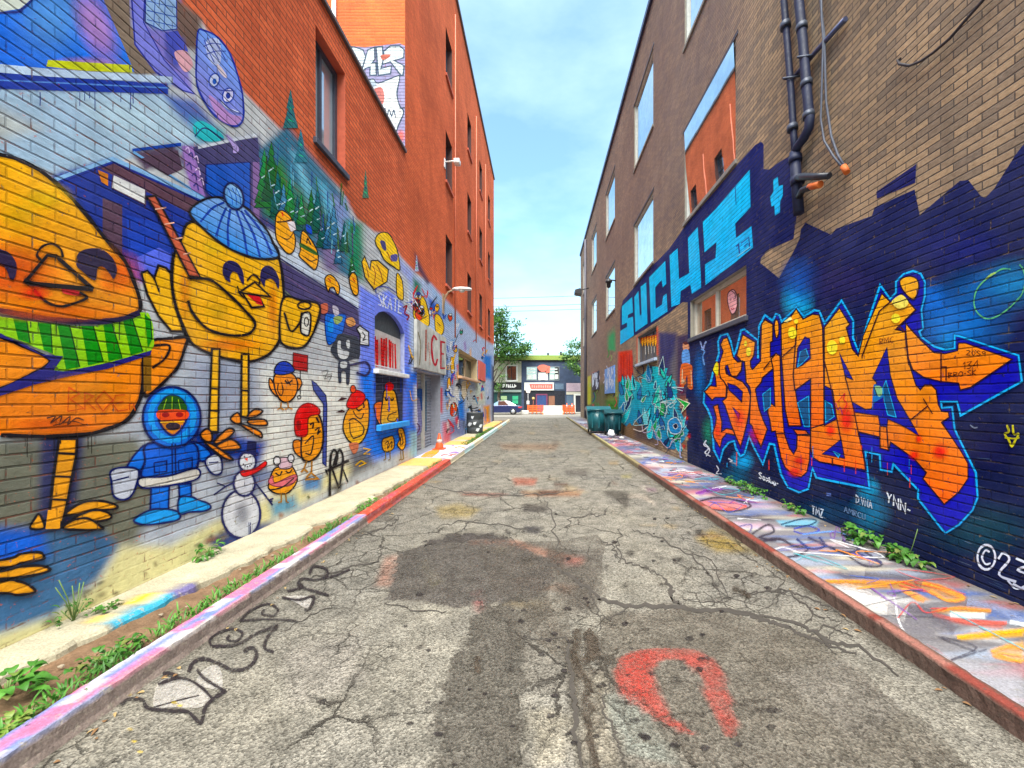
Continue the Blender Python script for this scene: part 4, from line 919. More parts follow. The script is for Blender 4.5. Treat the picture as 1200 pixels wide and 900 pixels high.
# 7 hooded grey figure up on the gable, patches, letters, scribbles
f = fig()
S2 = crop(200, 20, 7.5)
f.fill(S2([(236,130),(290,118),(400,170),(500,290),(560,430),(610,600),(632,720),(632,900),(560,960),(430,900),(330,800),(230,600),(222,380)]), ((120,158,232),(132,130,206)), line=(24,50,150), w=2.2)
f.fill(S2([(300,250),(340,190),(420,200),(440,330),(420,420),(350,400)]), (186,196,230)).fill(S2([(330,690),(420,750),(520,850),(620,880),(560,950),(420,890)]), (176,140,196))
for l in ([(290,200),(330,300),(380,400)], [(320,180),(370,290),(420,380)], [(360,180),(430,290),(480,380)], [(280,260),(360,230),(440,240)], [(300,330),(390,300),(480,300)]): f.line(S2(l), 1.1, (60,74,160))
f.fill(S2(ell(378,555,44,60,14,.3)), (196,206,236), line=(50,74,170), w=1.6).fill(S2(ell(380,565,18,26,10)), (30,90,180)).fill(S2(ell(500,688,48,64,14,.3)), (206,206,236), line=(50,74,170), w=1.6).fill(S2(ell(500,690,20,28,10)), (40,56,140))
f.fill(S2([(400,410),(440,440),(490,520),(470,530),(415,470)]), (226,214,226)).line(S2([(440,740),(500,800),(590,840)]), 2, (220,226,240)).line(S2([(340,600),(420,640),(560,650)]), 1.3, (60,70,150)).line(S2([(420,720),(520,810),(610,850)]), 1.2, (50,60,140))
f.fill(E([(255,632),(275,640),(315,690),(310,715),(290,715),(288,690)]), (176,160,216))
f.build('painted_figure', m_paintL, low, 'hooded violet figure with round goggles')
f = fig(0.0025)                                      # violet writing post and fir tips
for k, (x, y) in enumerate(((216,176),(220,182),(226,186),(218,194),(228,200),(224,206),(232,212),(226,218))): f.line([(x,y),(x+4,y-3),(x+6,y+5)], 1.4, [(210,190,230),(60,60,130)][k % 2])
for x, y0, y1, w, c in ((340,104,150,9,(60,110,116)), (352,150,190,8,(60,120,140)), (428,198,232,4,(80,120,100)), (488,298,318,2.4,(190,196,226))):
    f.fill([(x,y0),(x+w*.5,(y0+y1)/2),(x+w*.35,(y0+y1)/2),(x+w,y1),(x-w,y1),(x-w*.35,(y0+y1)/2),(x-w*.55,(y0+y1)/2)], c, sm=False)
    for k in range(4): f.line([(x-w*.2*k/2,y0+(y1-y0)*(.3+.16*k)),(x+w*.25*k/2,y0+(y1-y0)*(.36+.16*k))], 1.1, (60,190,130) if k % 2 else (30,60,110), sm=False)
f.build('painted_trees', m_paintL, low)
f = fig(0.003)                                       # loose blue, black and white patches by the arch
f.fill(T4([(170,240),(240,230),(360,235),(360,300),(330,420),(250,500),(200,520),(175,430)]), (24,110,214), line=(20,40,110), w=1).fill(T4([(250,260),(330,250),(325,300),(270,330)]), (150,170,110)).fill(T4([(195,330),(240,270),(245,390),(205,400)]), (60,150,236))
f.fill(T4([(240,150),(290,170),(300,230),(258,240)]), (206,200,216)).fill(T4([(370,280),(430,262),(462,320),(420,350),(380,330)]), (216,160,110)).fill(T4([(125,140),(190,130),(190,210),(130,220)]), (196,110,90))
f.fill(T4([(265,480),(300,420),(400,430),(490,470),(500,640),(440,660),(330,690),(260,640),(220,570)]), (56,60,72)).fill(T4([(288,500),(318,490),(322,560),(395,590),(380,650),(330,660),(292,620)]), (206,210,214)).fill(T4([(370,490),(400,480),(405,550),(380,550)]), (206,210,214))
f.fill(T4([(300,680),(400,690),(400,890),(370,890),(365,790),(325,790),(325,880),(295,870)]), (60,64,80)).fill(T4([(318,690),(375,690),(372,740),(320,745)]), (200,206,210))
f.fill(T4([(470,370),(500,340),(585,400),(588,530),(500,520),(505,430)]), (222,224,228), line=K, w=1.6, sm=False).line(T4([(525,400),(550,440),(530,480),(560,470)]), 1.2, K)
f.line(T4([(400,720),(490,700),(560,690),(598,750),(560,815),(470,790)]), 2.2, (56,52,92))
f.line(G([(480,380),(520,370),(500,420),(540,400),(520,440)]), .8, (110,110,110)).line(G([(490,400),(545,390)]), .7, (110,110,110))
f.build('painted_patch', m_paintL, low)
f = fig(0.003)
write(f, 'SKATE', (443,358), (472,368), 15, 1.5, (214,220,240), up=(.05,-1))
f.line(T5([(345,250),(380,230),(360,300),(400,330),(380,370)]), 1.6, (150,40,50)).line(T5([(85,120),(90,60),(180,50),(270,100),(340,180)]), 1.0, (60,70,150))
f.build('painted_lettering', m_paintL, low, 'pale letters SKATE over the arch')
f = fig(0.004)
for l, w in (([(680,508),(682,330),(690,255),(710,238),(724,270),(715,330)], 2.6), ([(688,330),(735,462)], 2.2), ([(737,462),(757,300),(747,245),(730,243),(700,330)], 2.4), ([(653,362),(792,298)], 2.6), ([(752,335),(786,425)], 1.6)): f.line(Hc(l), w, (36,32,34))
f.line(Hc([(655,350),(668,385)]), 1.5, (36,32,34), sm=False).line(Hc([(550,505),(560,520)]), 2, (120,124,96), sm=False)
f.build('painted_tag', m_paintL, low, 'black sprayed tag near the ground')
# cracks and scuffs of bare brick along the foot of the wall
f = fig(0.0022); r3 = random.Random(5)
for k in range(26):
    x = r3.uniform(-40, 420); y = 764 - 0.4655*x - r3.uniform(4, 34)*(1 - x/700); f.glow(x, y, r3.uniform(3, 14), r3.uniform(2, 5), r3.choice([(150,140,110),(110,104,90),(176,120,90)]), .55, 10, -.4)
f.build('wall_stain', m_paintL, low)['kind'] = 'stuff'
# end wall of the tall building: white throw-up
def proj_end(px, py): return (px-VX)*TALL_Y/FOC, EYE + (VY-py)*TALL_Y/FOC
SE = Surface(proj_end, lambda u, v, off: (u, TALL_Y - off, v), (), 0, 16, -14, LX)
W5 = crop(400, 40, 6.433)
f = Fig(SE, 0.004)
f.fill(W5([(-120,80),(20,88),(180,100),(300,86),(440,70),(480,90),(484,900),(440,860),(380,790),(300,640),(200,440),(100,260),(-60,120)]), (132,128,156), sm=False)
WHT, GY = (184,190,194), (60,72,88)
for p in ([(20,92),(100,98),(165,120),(186,180),(168,240),(125,285)], [(200,120),(250,100),(255,190),(232,220),(262,215),(265,310),(215,310),(218,250),(180,260),(155,310),(150,290)], [(262,100),(310,92),(318,190),(300,260),(378,240),(372,300),(280,312)], [(320,130),(370,90),(440,90),(474,120),(470,180),(400,200),(474,240),(466,310),(450,312),(370,210),(310,230),(320,180)]):
    f.fill(W5(p), WHT, sm=False, line=GY, w=1.7)
f.fill(W5([(180,375),(240,340),(280,370),(420,318),(440,330),(420,450),(440,540),(470,590),(430,690),(395,770),(330,640),(260,520)]), (190,192,194), line=GY, w=1.6)
f.fill(W5([(195,380),(225,345),(260,370),(262,395),(205,410)]), (150,160,170)).fill(W5([(220,430),(300,400),(325,470),(310,530),(270,490),(250,460)]), (160,100,96)).fill(W5([(300,160),(370,156),(350,185),(310,195)]), (150,90,80))
for l in ([(330,560),(345,620),(360,570),(380,620),(395,575),(410,630)], [(360,720),(345,640)], [(440,560),(480,555)]): f.line(W5(l), 1.3, GY)
f.glow(*W5([(450,770)])[0], 6, 9, (232,120,110), .8)
f.build('painted_lettering', m_paintE, tall, 'white bubble letters high on the end wall')
# ---- attached fittings
bd = tag(empty('sign_board', (LX, 11.4, 2.4)), 'weathered white board with faded red letters ICE above the shutter door', 'sign')
mb = MB(); mb.box((LX+.01, 9.86, 2.40), (LX+.09, 12.95, 3.62), bev=.008)
child(mb, 'board', M('weathered_board', (0.42, 0.42, 0.39), 0.8, var=0.4, scale=3), bd)
SB = Surface(wall_left, lambda u, v, off: (LX + .091 + off, u, v), (), 2.42, 3.6, 9.9, 12.93)
f = Fig(SB, 0.001); RD = (178,52,64)
f.line(T5([(535,460),(530,760)]), 1.8, (170,110,100), sm=False).line(T5([(640,560),(610,520),(590,600),(600,740),(625,800),(648,740)]), 2.2, RD).line(T5([(722,585),(682,575),(680,830),(722,830)]), 2.1, RD, sm=False).line(T5([(682,690),(712,695)]), 2, RD, sm=False)
f.line(T5([(455,480),(480,600),(470,800)]), 1, (130,120,96)).line(T5([(560,580),(575,800)]), 1, (200,160,150))
o = f.build('lettering', m_paintL, bd); o.matrix_parent_inverse = bd.matrix_basis.inverted()
lp = tag(empty('wall_lamp', (LX, 12.86, 5.1)), 'white street lamp on a short arm fixed to the orange wall', 'lamp')
mb = MB(); mb.tube([(LX, 12.86, 4.5), (LX+.06, 12.86, 4.9), (LX+.18, 12.86, 5.12), (LX+.34, 12.86, 5.18)], .028, 8); mb.tube([(LX, 12.86, 4.95), (LX+.2, 12.86, 5.12)], .02, 8); mb.box((LX+.003, 12.76, 4.4), (LX+.03, 12.96, 5.05)); child(mb, 'arm', M('rusty_arm', (0.30, 0.20, 0.12)), lp)
mb = MB()
prof = [(0, .05, .045), (.08, .10, .07), (.25, .13, .085), (.5, .12, .07), (.62, .06, .04)]
rings = []
for x, ry, rz in prof:
    rings.append([mb.vert((LX+.32+x, 12.86 + ry*math.cos(2*math.pi*k/12), 5.2 + rz*math.sin(2*math.pi*k/12)*(1 if math.sin(2*math.pi*k/12) > 0 else .4))) for k in range(12)])
for i in range(4):
    for k in range(12): mb.face([rings[i][k], rings[i][(k+1) % 12], rings[i+1][(k+1) % 12], rings[i+1][k]], 0, True)
mb.face(rings[0]); mb.face(rings[-1]); child(mb, 'lamp_head', m_white, lp)
mb = MB(); mb.lathe([(.02, -.07), (.08, -.05), (.10, 0), (.02, .01)], 14, at=(LX+.62, 12.86, 5.17)); child(mb, 'lens', M('lamp_lens', (0.55, 0.56, 0.5), 0.2), lp)
lp2 = tag(empty('flood_light', (LX, 13.3, 9.4)), 'small white floodlight bracket high on the orange wall beside a window', 'lamp')
mb = MB(); mb.box((LX+.003, 13.0, 9.3), (LX+.03, 13.12, 9.6)); mb.tube([(LX+.02, 13.06, 9.5), (LX+.42, 13.1, 9.56)], .025, 8); child(mb, 'arm', m_white, lp2)
mb = MB(); mb.box((LX+.32, 12.95, 9.42), (LX+.52, 13.2, 9.58), bev=.03); child(mb, 'lamp_head', m_white, lp2)
for k, (y, z0, z1) in enumerate(((14.6, 3.9, 15.9), (19.4, 4.4, 15.6), (22.7, 4.2, 15.2))):
    dp = MB(); dp.tube([(LX+.03, y, z0), (LX+.03, y, z1)], .024, 8); o = dp.build('downpipe', M('orange_pipe', (0.62, 0.17, 0.09)), None)
    tag(o, ['orange downpipe nearest the wall lamp on the tall building', 'middle orange downpipe on the tall building', 'farthest orange downpipe on the tall building'][k], 'pipe', 'downpipes on the orange wall')
dp = MB(); dp.tube([(-4.84, TALL_Y-.05, LOW_H-.4), (-4.84, TALL_Y-.05, 12)], .045, 10); tag(dp.build('vent_pipe', m_white), 'white pipe running up the orange end wall above the low roof', 'pipe')
# ================================================================== RIGHT SIDE
K1 = crop(820,340,10); K2 = crop(820,420,10); K3 = crop(820,500,7.5); K4 = crop(920,340,7.5); K5 = crop(920,440,7.5)
K6 = crop(1040,310,7.5); K7 = crop(1040,410,7.5); K8 = crop(1040,510,7.5); R2 = crop(900,200,4); V2 = crop(740,420,7.5); V1 = crop(740,390,15); P4 = crop(660,380,6.667); P8 = crop(680,380,15)
R_H, R_END, BASE_R = 14.0, 34.0, 0.10
placeR = lambda u, v, off: (RX - off, u, v)
cols = [(1.4, 4.2), (7.03, 9.50), (12.15, 14.6), (18.4, 20.9), (24.4, 26.6), (29.8, 32.0)]
r_wins = []
for i, (a, b) in enumerate(cols):
    if i > 0: r_wins.append((a, b, 5.88, 8.06))
    if i > 0: r_wins.append((a, b, 10.1, 12.5))
hopper = (6.66, 9.14, 3.02, 3.88); low2 = (11.8, 14.1, 2.86, 3.84)
r_holes = r_wins + [hopper, low2]
SR = Surface(wall_right, placeR, r_holes, BASE_R + 0.003, 14, -3, R_END)
washR = [
 ([(672,460),(676,290),(740,40),(760,-200),(905,-200),(860,120),(806,260),(730,350),(722,460)], (118,102,106), 45, .5),
 (P4([(180,480),(430,440),(470,560),(440,880),(180,850)]), (98,100,70), 4, .8),
 (P4([(190,410),(216,400),(216,620),(190,630)]), (206,200,40), 1.2, .7),
 (P4([(340,440),(430,420),(440,640),(350,640)]), (150,160,96), 4, .7),
 (P4([(340,600),(440,580),(440,880),(330,870)]), (20,130,50), 4, .8),
 (P4([(432,215),(540,200),(548,440),(425,455)]), (206,74,34), 1.5, 1),
 (P4([(345,130),(372,60),(405,20),(408,210),(350,200)]), (70,160,110), 2, .9),
 (P4([(230,380),(265,370),(268,450),(232,460)]), (190,90,100), 2, .8),
 (P4([(576,100),(740,20),(742,240),(575,320)]), (216,96,40), 2, 1),
 (P4([(560,310),(760,240),(760,420),(560,430)]), (120,110,90), 4, .7),
 (P4([(745,60),(885,70),(880,420),(750,420)]), (48,50,100), 3, .95),
 (P4([(840,300),(885,200),(890,560),(830,540)]), (120,116,110), 5, .7),
 (P4([(885,90),(1030,60),(1040,640),(1010,960),(880,900)]), (66,56,84), 3, 1),
 (P4([(910,560),(1040,560),(1030,760),(930,740)]), (150,96,70), 4, .8),
 (P4([(960,740),(1040,740),(1040,900),(960,880)]), (70,70,150), 4, .9),
 (P4([(440,470),(520,440),(560,560),(440,700)]), (20,110,170), 4, .9),
 (P4([(440,760),(960,760),(1010,980),(440,900)]), (122,98,74), 5, .85),
 (P4([(560,790),(720,780),(720,930),(560,900)]), (70,64,70), 4, .8),
]
m_right = brick_mat('grey_brown_brick', 'x', (0.40, 0.275, 0.165), (0.205, 0.155, 0.115), (0.11, 0.088, 0.075), row=0.068, width=0.215)
m_right_end = brick_mat('grey_brown_brick_end', 'y', (0.30, 0.225, 0.15), (0.19, 0.15, 0.115), (0.15, 0.125, 0.105), use_paint=False)
m_paintR = brick_mat('wall_paint_right', 'x', (1,1,1), (1,1,1), (1,1,1), paint_only=True)
rb = tag(empty('brick_warehouse', (RX + 4, 15, 0)), 'grey brown brick warehouse with large sky reflecting windows and orange graffiti, right of the alley', 'building')
us = [-3.0, 0.0, 1.0, 1.6]; px = VX + RX*FOC/1.7
while True:
    d = RX*FOC/(px-VX)
    if d >= R_END: break
    us.append(d); px -= 5 if px > 820 else 2.2
us.append(R_END)
for h in r_holes: us += [h[0], h[1]]
us = sorted(set(round(u, 4) for u in us)); us = [u for i, u in enumerate(us) if i == 0 or u - us[i-1] > 1e-3]
vs = grid_rows(0.0, R_H, r_holes, 4.2, 0.06)
U, V = np.meshgrid(us, vs); dd = np.maximum(U, 1.5).ravel(); Pr = np.stack([VX + RX*FOC/dd, VY - (V.ravel()-EYE)*FOC/dd], 1)
mb = sheet(us, vs, placeR, r_holes, wash(Pr, washR)); child(mb, 'wall', m_right, rb, attr=True, recalc=False)
mb = MB()
for q in ([(RX,-3,0),(13,-3,0),(13,-3,R_H),(RX,-3,R_H)], [(RX,R_END,0),(13,R_END,0),(13,R_END,R_H),(RX,R_END,R_H)], [(13,-3,0),(13,R_END,0),(13,R_END,R_H),(13,-3,R_H)]): mb.poly(q)
child(mb, 'wall', m_right_end, rb)
mb = MB(); mb.poly([(RX,-3,R_H-.01),(13,-3,R_H-.01),(13,R_END,R_H-.01),(RX,R_END,R_H-.01)]); child(mb, 'roof', m_roof, rb)
mb = MB(); mb.box((RX-.09, -3, R_H), (RX+.3, R_END+.06, R_H+.20), bev=.02); child(mb, 'coping', M('navy_coping', (0.03, 0.035, 0.09), 0.4), rb)
m_rev = M('reveal_grey', (0.24, 0.22, 0.18), 0.8); m_lin = M('steel_lintel', (0.05, 0.045, 0.06), 0.6)
for h in r_wins:
    near = h[0] < 8 and h[2] < 6
    w = window(rb, h, 1, 0.03, m_frame_light, m_glass_sky, 0.06, tilt=0.10 if near else 0.0, sill=M('stone_sill', (0.20, 0.18, 0.16), 0.8), sill_out=0.04, rev=m_rev)
    mb = MB(); mb.box((RX-.012, h[0]-.1, h[3]+.003), (RX+.05, h[1]+.1, h[3]+.07)); mb.build('lintel', m_lin, w)
m_glass_warm = glass_mat('brown_window_glass', 0.62, tint=(0.95, 0.9, 0.85), inner=(0.22, 0.12, 0.07))
w = window(rb, hopper, 1, 0.09, M('cream_frame', (0.46, 0.43, 0.36)), m_glass_warm, 0.07, mull=(8.02,), sill=M('dark_sill', (0.06, 0.06, 0.08)), sill_out=0.05, rev=m_rev); w['label'] = 'low wide window with a pink sticker on its glass'
SH = Surface(lambda px, py: (lambda d: (d, EYE + (VY-py)*d/FOC))((RX+.13)*FOC/(px-VX)), lambda u, v, off: (RX + .134 - off, u, v), (), 3.05, 3.85, 6.7, 9.1)
f = Fig(SH, 0.001); f.fill([(857.5,339.5),(861,341),(863.5,348),(863.5,358),(861,366),(857.5,368),(854.5,362),(852.5,353),(853,344)], (232,176,180), line=(60,40,50), w=.9)
f.line([(857,341),(861,344),(861.5,350)], 1, (50,36,44)).line([(855,352),(857,351)], .8, (90,50,60), sm=False).line([(859,350.5),(861,350)], .8, (90,50,60), sm=False).line([(856.5,361),(858,363),(860,361)], .8, (190,50,70))
f.build('sticker', m_paintR, w)
w = window(rb, low2, 1, 0.09, M('dark_sash', (0.08, 0.08, 0.1)), M('painted_glass', (0.10, 0.09, 0.085), 0.5), 0.08, mull=(12.6, 13.4), sill=M('pale_blue_sill', (0.32, 0.40, 0.52)), sill_out=0.09, rev=m_rev)
f = Fig(Surface(wall_right, lambda u, v, off: (RX + .09 - off, u, v), (), 2.9, 3.82, 11.85, 14.05), 0.002)
f.fill(V1([(110,90),(430,20),(430,130),(120,190)]), (196,90,30), sm=False)
for x in range(150, 430, 45): f.fill(V1([(x-18,150),(x,80-(x-150)*.2),(x+18,140),(x+4,230),(x-6,230)]), (240,180,60))
for x in (200, 250, 300, 350): f.line(V1([(x,230),(x+4,380-(x-200)*.2)]), .8, (206,204,196), sm=False)
f.build('painted_flames', m_paintR, w)

# ---- graffiti
def figR(base=0.002): return Fig(SR, base)
f = Fig(SR, .002, .00004)
navy = [(727,404),(727,364),(730,352),(745,335),(760,316),(784,292),(808,258),(840,222),(865,192),(885,170),(892,166),(895,169),(895,198),(901,199),(912,191),(925,183),(929,186),(932,214),(934,250),(930,280),(902,292),(897,296),(892,302),(891,308),(913,326),(932,291),(937,280),(939,268),(944,261),(974,275),(980,268),(1022,253),(1025,243),(1072,222),(1078,252),(1125,212),(1135,211),(1150,230),(1155,232),(1166,220),(1190,182),(1202,166),(1330,30),(1700,-500),(2300,-1100),(2300,1500),(1200,716),(850,566),(806,548),(804,470),(806,392),(806,354),(800,354),(784,367),(760,383)]
f.fill(navy, ((36,40,94),(12,27,60)), sm=False)
f.fill([(1027,225),(1040,216),(1074,192),(1073,214),(1028,233)], (36,38,90), sm=False)
for cx, cy, rx, ry, c, a in ((935,352,20,26,(0,150,214),.95),(938,330,26,30,(30,90,170),.6),(1118,395,22,16,(10,170,230),.9),(1118,378,70,46,(20,96,166),.75),(1090,350,26,22,(24,100,180),.7),(1160,340,60,34,(20,90,150),.6),(1190,330,40,30,(24,120,170),.5),(870,540,14,14,(0,140,190),.95),(862,560,20,16,(20,80,110),.7),(1020,600,26,26,(14,104,140),.7),(1018,572,14,14,(20,150,200),.7),(832,505,10,20,(10,110,90),.7),(820,440,8,34,(10,90,150),.7),(1100,420,40,20,(10,70,90),.6),(970,600,50,18,(20,60,90),.5),(1160,520,50,40,(14,16,60),.6),(1150,620,70,34,(26,66,80),.5),(985,330,60,30,(44,40,84),.5),(1120,290,70,30,(40,44,104),.5)):
    f.glow(cx, cy, rx*1.12, ry*1.12, tuple(min(255, int(v*1.25)) for v in c), min(a*1.15, 1))
r4 = random.Random(3)
for k in range(60):                                    # scuffs and chips on the dark paint
    x = r4.uniform(1000, 1230); y = r4.uniform(470, 700)
    if y > 714 - (1200-x)*0.43 - 6: continue
    L = r4.uniform(4, 22); f.line([(x, y), (x+L, y + L*(y-VY)/(x-VX) + r4.uniform(-1,1))], r4.uniform(.5, 1.3), r4.choice([(70,90,120),(100,116,140),(60,70,90)]) + (.55,), sm=False)
f.build('painted_ground', m_paintR, rb, 'navy background paint with jagged upper edge')
f = figR(0.0065)
CY = ((10,192,252),(0,182,250))
for p in ([(729,359),(741,348),(742,366),(736,369),(736,373),(742,371),(743,393),(727,404),(727,388),(735,383),(735,378),(729,381)], [(743.5,348),(748.5,341),(750,370),(752,368.5),(751,336),(757.5,331),(759,379),(744.7,389)], [(761,325),(780,305.5),(781,333),(777,337),(775.5,328),(768,337),(768.5,362),(776,357),(777.5,347),(781.5,344),(782.5,365),(763,378)], [(785,299),(794.5,291),(796,327),(808,320),(806.5,279),(818,266),(821.5,320),(822,337),(811,344.5),(809.5,334),(798,341),(797,356),(787,360)], [(824,260),(838,246),(858,223),(879,199),(880,243),(862,262),(863,279),(881,265),(883,290),(860,309),(827,334),(826.5,310),(839,302),(840,284),(826,296)], [(906.7,211),(912,207),(913,218),(918,216.7),(918,228.7),(914.7,236.7),(914.7,248.7),(908.7,252.7),(908,240.7),(904.7,242),(903,231),(907,224.7)]):
    f.fill(p, CY, sm=False)
f.line([(862,216),(863,240)], 1, (40,60,130), sm=False)
f.line([(863,289),(866,286),(867,297)], 1.4, (40,50,130), sm=False).line([(869,285),(878,278),(879,291),(870,296)], 1.3, (40,50,130), sm=False).line([(872,289),(877,285)], 1.1, (40,50,130), sm=False).line([(864,301),(880,289)], .9, (150,220,240), sm=False)
f.build('painted_lettering', m_paintR, rb, 'blocky cyan letters SUCH under the windows')

f = figR(0.0085)
outer = [(826,459),(833,449),(836.5,435),(839,428),(843,414),(842,400),(845,393),(853,391),(857,400),(860.5,417),(864,408),(869,387),(873,386),(889,399),(889,420),(890,383),(897,369),(906,376),(910,368),(914,369),(917,377),(934,360),(943,371),(955,363.5),(961,364.5),(967,379),(987,352),(1001,376),(1000.5,396),(1007,412),(1016,384),(1032.5,334),(1044,350),(1051,343),(1051,330),(1060,321),(1071,317.5),(1080,320.5),(1085,330),(1085,347),(1081,363),(1083,385),(1078.5,388.5),(1081,395),(1096,406),(1109,410),(1120,408.5),(1120,393),(1126,394),(1195,416.5),(1199,447),(1127,487),(1123,471),(1104,471),(1105,478),(1117,477),(1120,503),(1133,530),(1145,554),(1147,583),(1141,598),(1125,615),(1109,625),(1104,619),(1077,584.5),(1077,574),(1048,544),(1046,553),(1033,550.5),(1032,533),(1015,529),(1020,572.5),(957.5,560),(953,549),(948,573),(937,577),(924,571),(916,556),(911,535),(908,521),(902.7,520),(894.7,544),(884,524),(878.7,512),(873,532),(868,535),(862.7,525),(861,517),(854.7,518.5),(848,526.7),(844,541),(837,527),(836,510),(834,490),(830,480),(825,472)]
f.fill(outer, ((26,30,150),(24,30,172)), sm=False)
f.line(outer, 3.0, (20,70,120), sm=False, closed=True).line(outer, 2.0, (64,176,238), sm=False, closed=True)
OR = ((232,168,14),(255,122,8))
def ozone(p):                                          # top-to-bottom fade shared by all letters
    ys = [q[1] for q in p]; t = lambda y: min(max((y-345)/150, 0), 1)
    m = lambda a, b, k: tuple(a[i] + (b[i]-a[i])*k for i in range(3))
    return (m((230,172,14),(255,118,6), t(min(ys))), m((230,172,14),(255,118,6), t(max(ys))))
S_a = [(848,397),(853,395.5),(857,407),(860,419),(865,424),(870.5,423),(869.5,434),(864,441.5),(858,440.5),(854,434),(853,428),(850.5,431),(852,438),(862,443),(871,447.5),(877,455),(880,464),(879,480),(876,496),(872,512),(868.5,524),(863,512),(858,499),(850,475),(847,470),(852,466),(853,454),(849,447),(845,443),(843.5,436),(844,425),(848,412),(845,404)]
S_ar = [(826,459),(833,452),(840,453),(839,442),(836,433),(840,424),(844,425),(844,438),(850,448),(852,453),(851.5,465.5),(839,465.5),(835,469)]
S_lo = [(836.5,476),(842,474),(844,484),(846.5,494),(846,506),(852,502),(858,503),(863,507),(861,510),(852,508),(847,514),(844.5,525),(837,513),(836,507),(839,498),(840,490)]
Kl = [(871,392),(886,401),(884,417),(880,423),(880.5,430),(882.5,433),(892,423),(892.5,400),(893,380),(897,374.5),(906.5,380),(906,400),(903.5,401),(903.5,419),(910,414),(908,431),(894,443),(893,448),(886,456),(887,463),(890,478),(895,492),(900,503),(892.5,524),(885,508),(882,499),(879,496),(880.5,460),(879,453),(875,448),(874.5,440),(873,424),(869,423),(864,416)]
dot = [(910.5,374),(913.5,380),(913,392),(910.5,396),(908.5,388),(908.5,379)]
C1 = [(907,433),(904.5,421),(910,414),(915,417),(916,450),(918,485),(920,508),(926,525),(931,532),(934.5,525),(935,510),(951,510),(949.5,540),(946.5,553),(940,559),(931,557),(921,548),(916,536),(912,517),(909.5,505),(905,506),(903,492),(900.5,484),(900.5,477),(905,473),(909,476),(908,455)]
Aa = [(916,380),(926,373),(934,362),(942,374),(953,368.5),(961,369),(965,384),(966.5,440),(967,500),(951,502),(951,444),(933,457),(935,470),(940,499),(925,499),(921,480),(919,450),(917,420)]
Ab = [(931,503.5),(945,504.5),(949,509),(935,509.5)]
Mm = [(967,384),(985,361),(997,380),(993,384),(1000,409),(1007,417),(1013,393),(1034.7,344),(1044.7,354),(1058.7,345),(1074.7,363),(1051,386),(1063,389),(1065,420),(1068,430),(1074.7,451),(1080,456.7),(1085,451),(1093,451),(1098.7,457),(1101,474),(1105,482),(1113,483),(1114,489),(1105,495),(1114.7,509),(1128,529),(1136,543),(1136,561),(1125,577),(1108,591),(1083,561),(1087,554),(1072,537),(1045,518),(1043,528),(1033,525),(1032,512),(1007,506),(1013,533),(1016,551),(961,541),(954,536),(951,526),(951,502),(967,497),(967,440)]
Ar = [(1063,388),(1063,379),(1069,386),(1080,398),(1096,413),(1109,414.5),(1124,411),(1124.7,402),(1133,402),(1188,421),(1139,454),(1127,457),(1125,449),(1104,447),(1084,442),(1071,433),(1066,420)]
Bl = [(1056,330),(1061,325),(1070.7,324),(1077,328.7),(1078,338),(1072,351),(1060,340.7)]
for p, sm in ((Kl,0),(S_ar,0),(S_lo,0),(S_a,0),(dot,1),(C1,0),(Aa,0),(Ab,0),(Mm,0),(Ar,0),(Bl,1)): f.fill(p, ozone(p), sm=bool(sm), line=(40,18,30), w=1.6)
BLU = (26,28,150)
for p in ([(853.5,449),(863,452),(871,459),(870,471),(863,464),(855,457)], [(859,477),(868,485),(866.5,492)], [(851,429),(853.5,428),(857,439),(855,440)], [(934,430.7),(936,408),(944.5,394.7),(950,397),(951,420),(941,428)], [(965,532),(987,515),(991,537)], [(967.5,452),(977,457),(982,490.7),(967.5,498.5)], [(985,413),(1001,445),(992,441)], [(1041,407),(1024,443),(1029,448),(1027,456),(1028,467),(1023,479),(1016,480),(1000,471),(1003,483),(1031,487),(1033,499),(1041,500),(1042,491),(1058,498),(1070,505),(1079,511),(1068,492),(1053,467),(1045,440)]):
    f.fill(p, BLU, sm=False, line=(30,20,50), w=1.2)
LC = (70,170,226)
for p in ([(936,430),(939,412),(946,409),(949,418),(940,427)], [(968.5,470),(976,474),(979,488),(969,495)], [(1036,455),(1040,446),(1052,489),(1042,486),(1038,470)], [(895,462),(904,455),(904,476),(897,482)], [(936,472),(949,464),(950,500),(944,500)], [(978,529),(986,532),(984,536)]):
    f.fill(p, (16,84,130), sm=False).line(p, 1.0, LC, sm=False, closed=True)
f.fill(K5([(790,90),(835,100),(880,180),(800,240),(780,300)]), (40,110,180)).fill(K5([(800,100),(860,100),(865,170),(830,180)]), (150,200,150)).line(K5([(795,100),(825,180)]), 1.2, (30,60,90), sm=False)
for a in ([(1051,386),(1057,383),(1063,389),(1064,405),(1067,428)], [(1044.7,354),(1032,365),(1012,417),(1012,420)], [(1105,412),(1105,448)], [(1105,430),(1111,430),(1111,446)], [(1068,493),(1089,476)], [(1084,467),(1095,485)], [(1033,500),(1033,525)], [(1041,500),(1043,527)], [(977,537),(977,546)], [(967,420),(976,457),(984,500),(987,515)], [(992,441),(1000,470),(1008,508)], [(916,420),(934,404),(935,380)], [(934,395),(931,440),(933,457)], [(896,433),(904,423)], [(863,415),(868,422)], [(909,508),(920,508)]):
    f.line(a, 1.5, (60,20,30), sm=False)
PY = (248,232,110)
for cx, cy, rx, ry in ((930,390,5,7),(934.5,376.5,2.4,2.8),(977,407,6.4,8.5),(989,398.5,3.6,4.6),(1052,373,5.4,5.6),(878.5,412,2.8,5.4),(875,402.5,1.6,3.4)): f.fill(ell(cx, cy, rx, ry, 16), PY, sm=False)
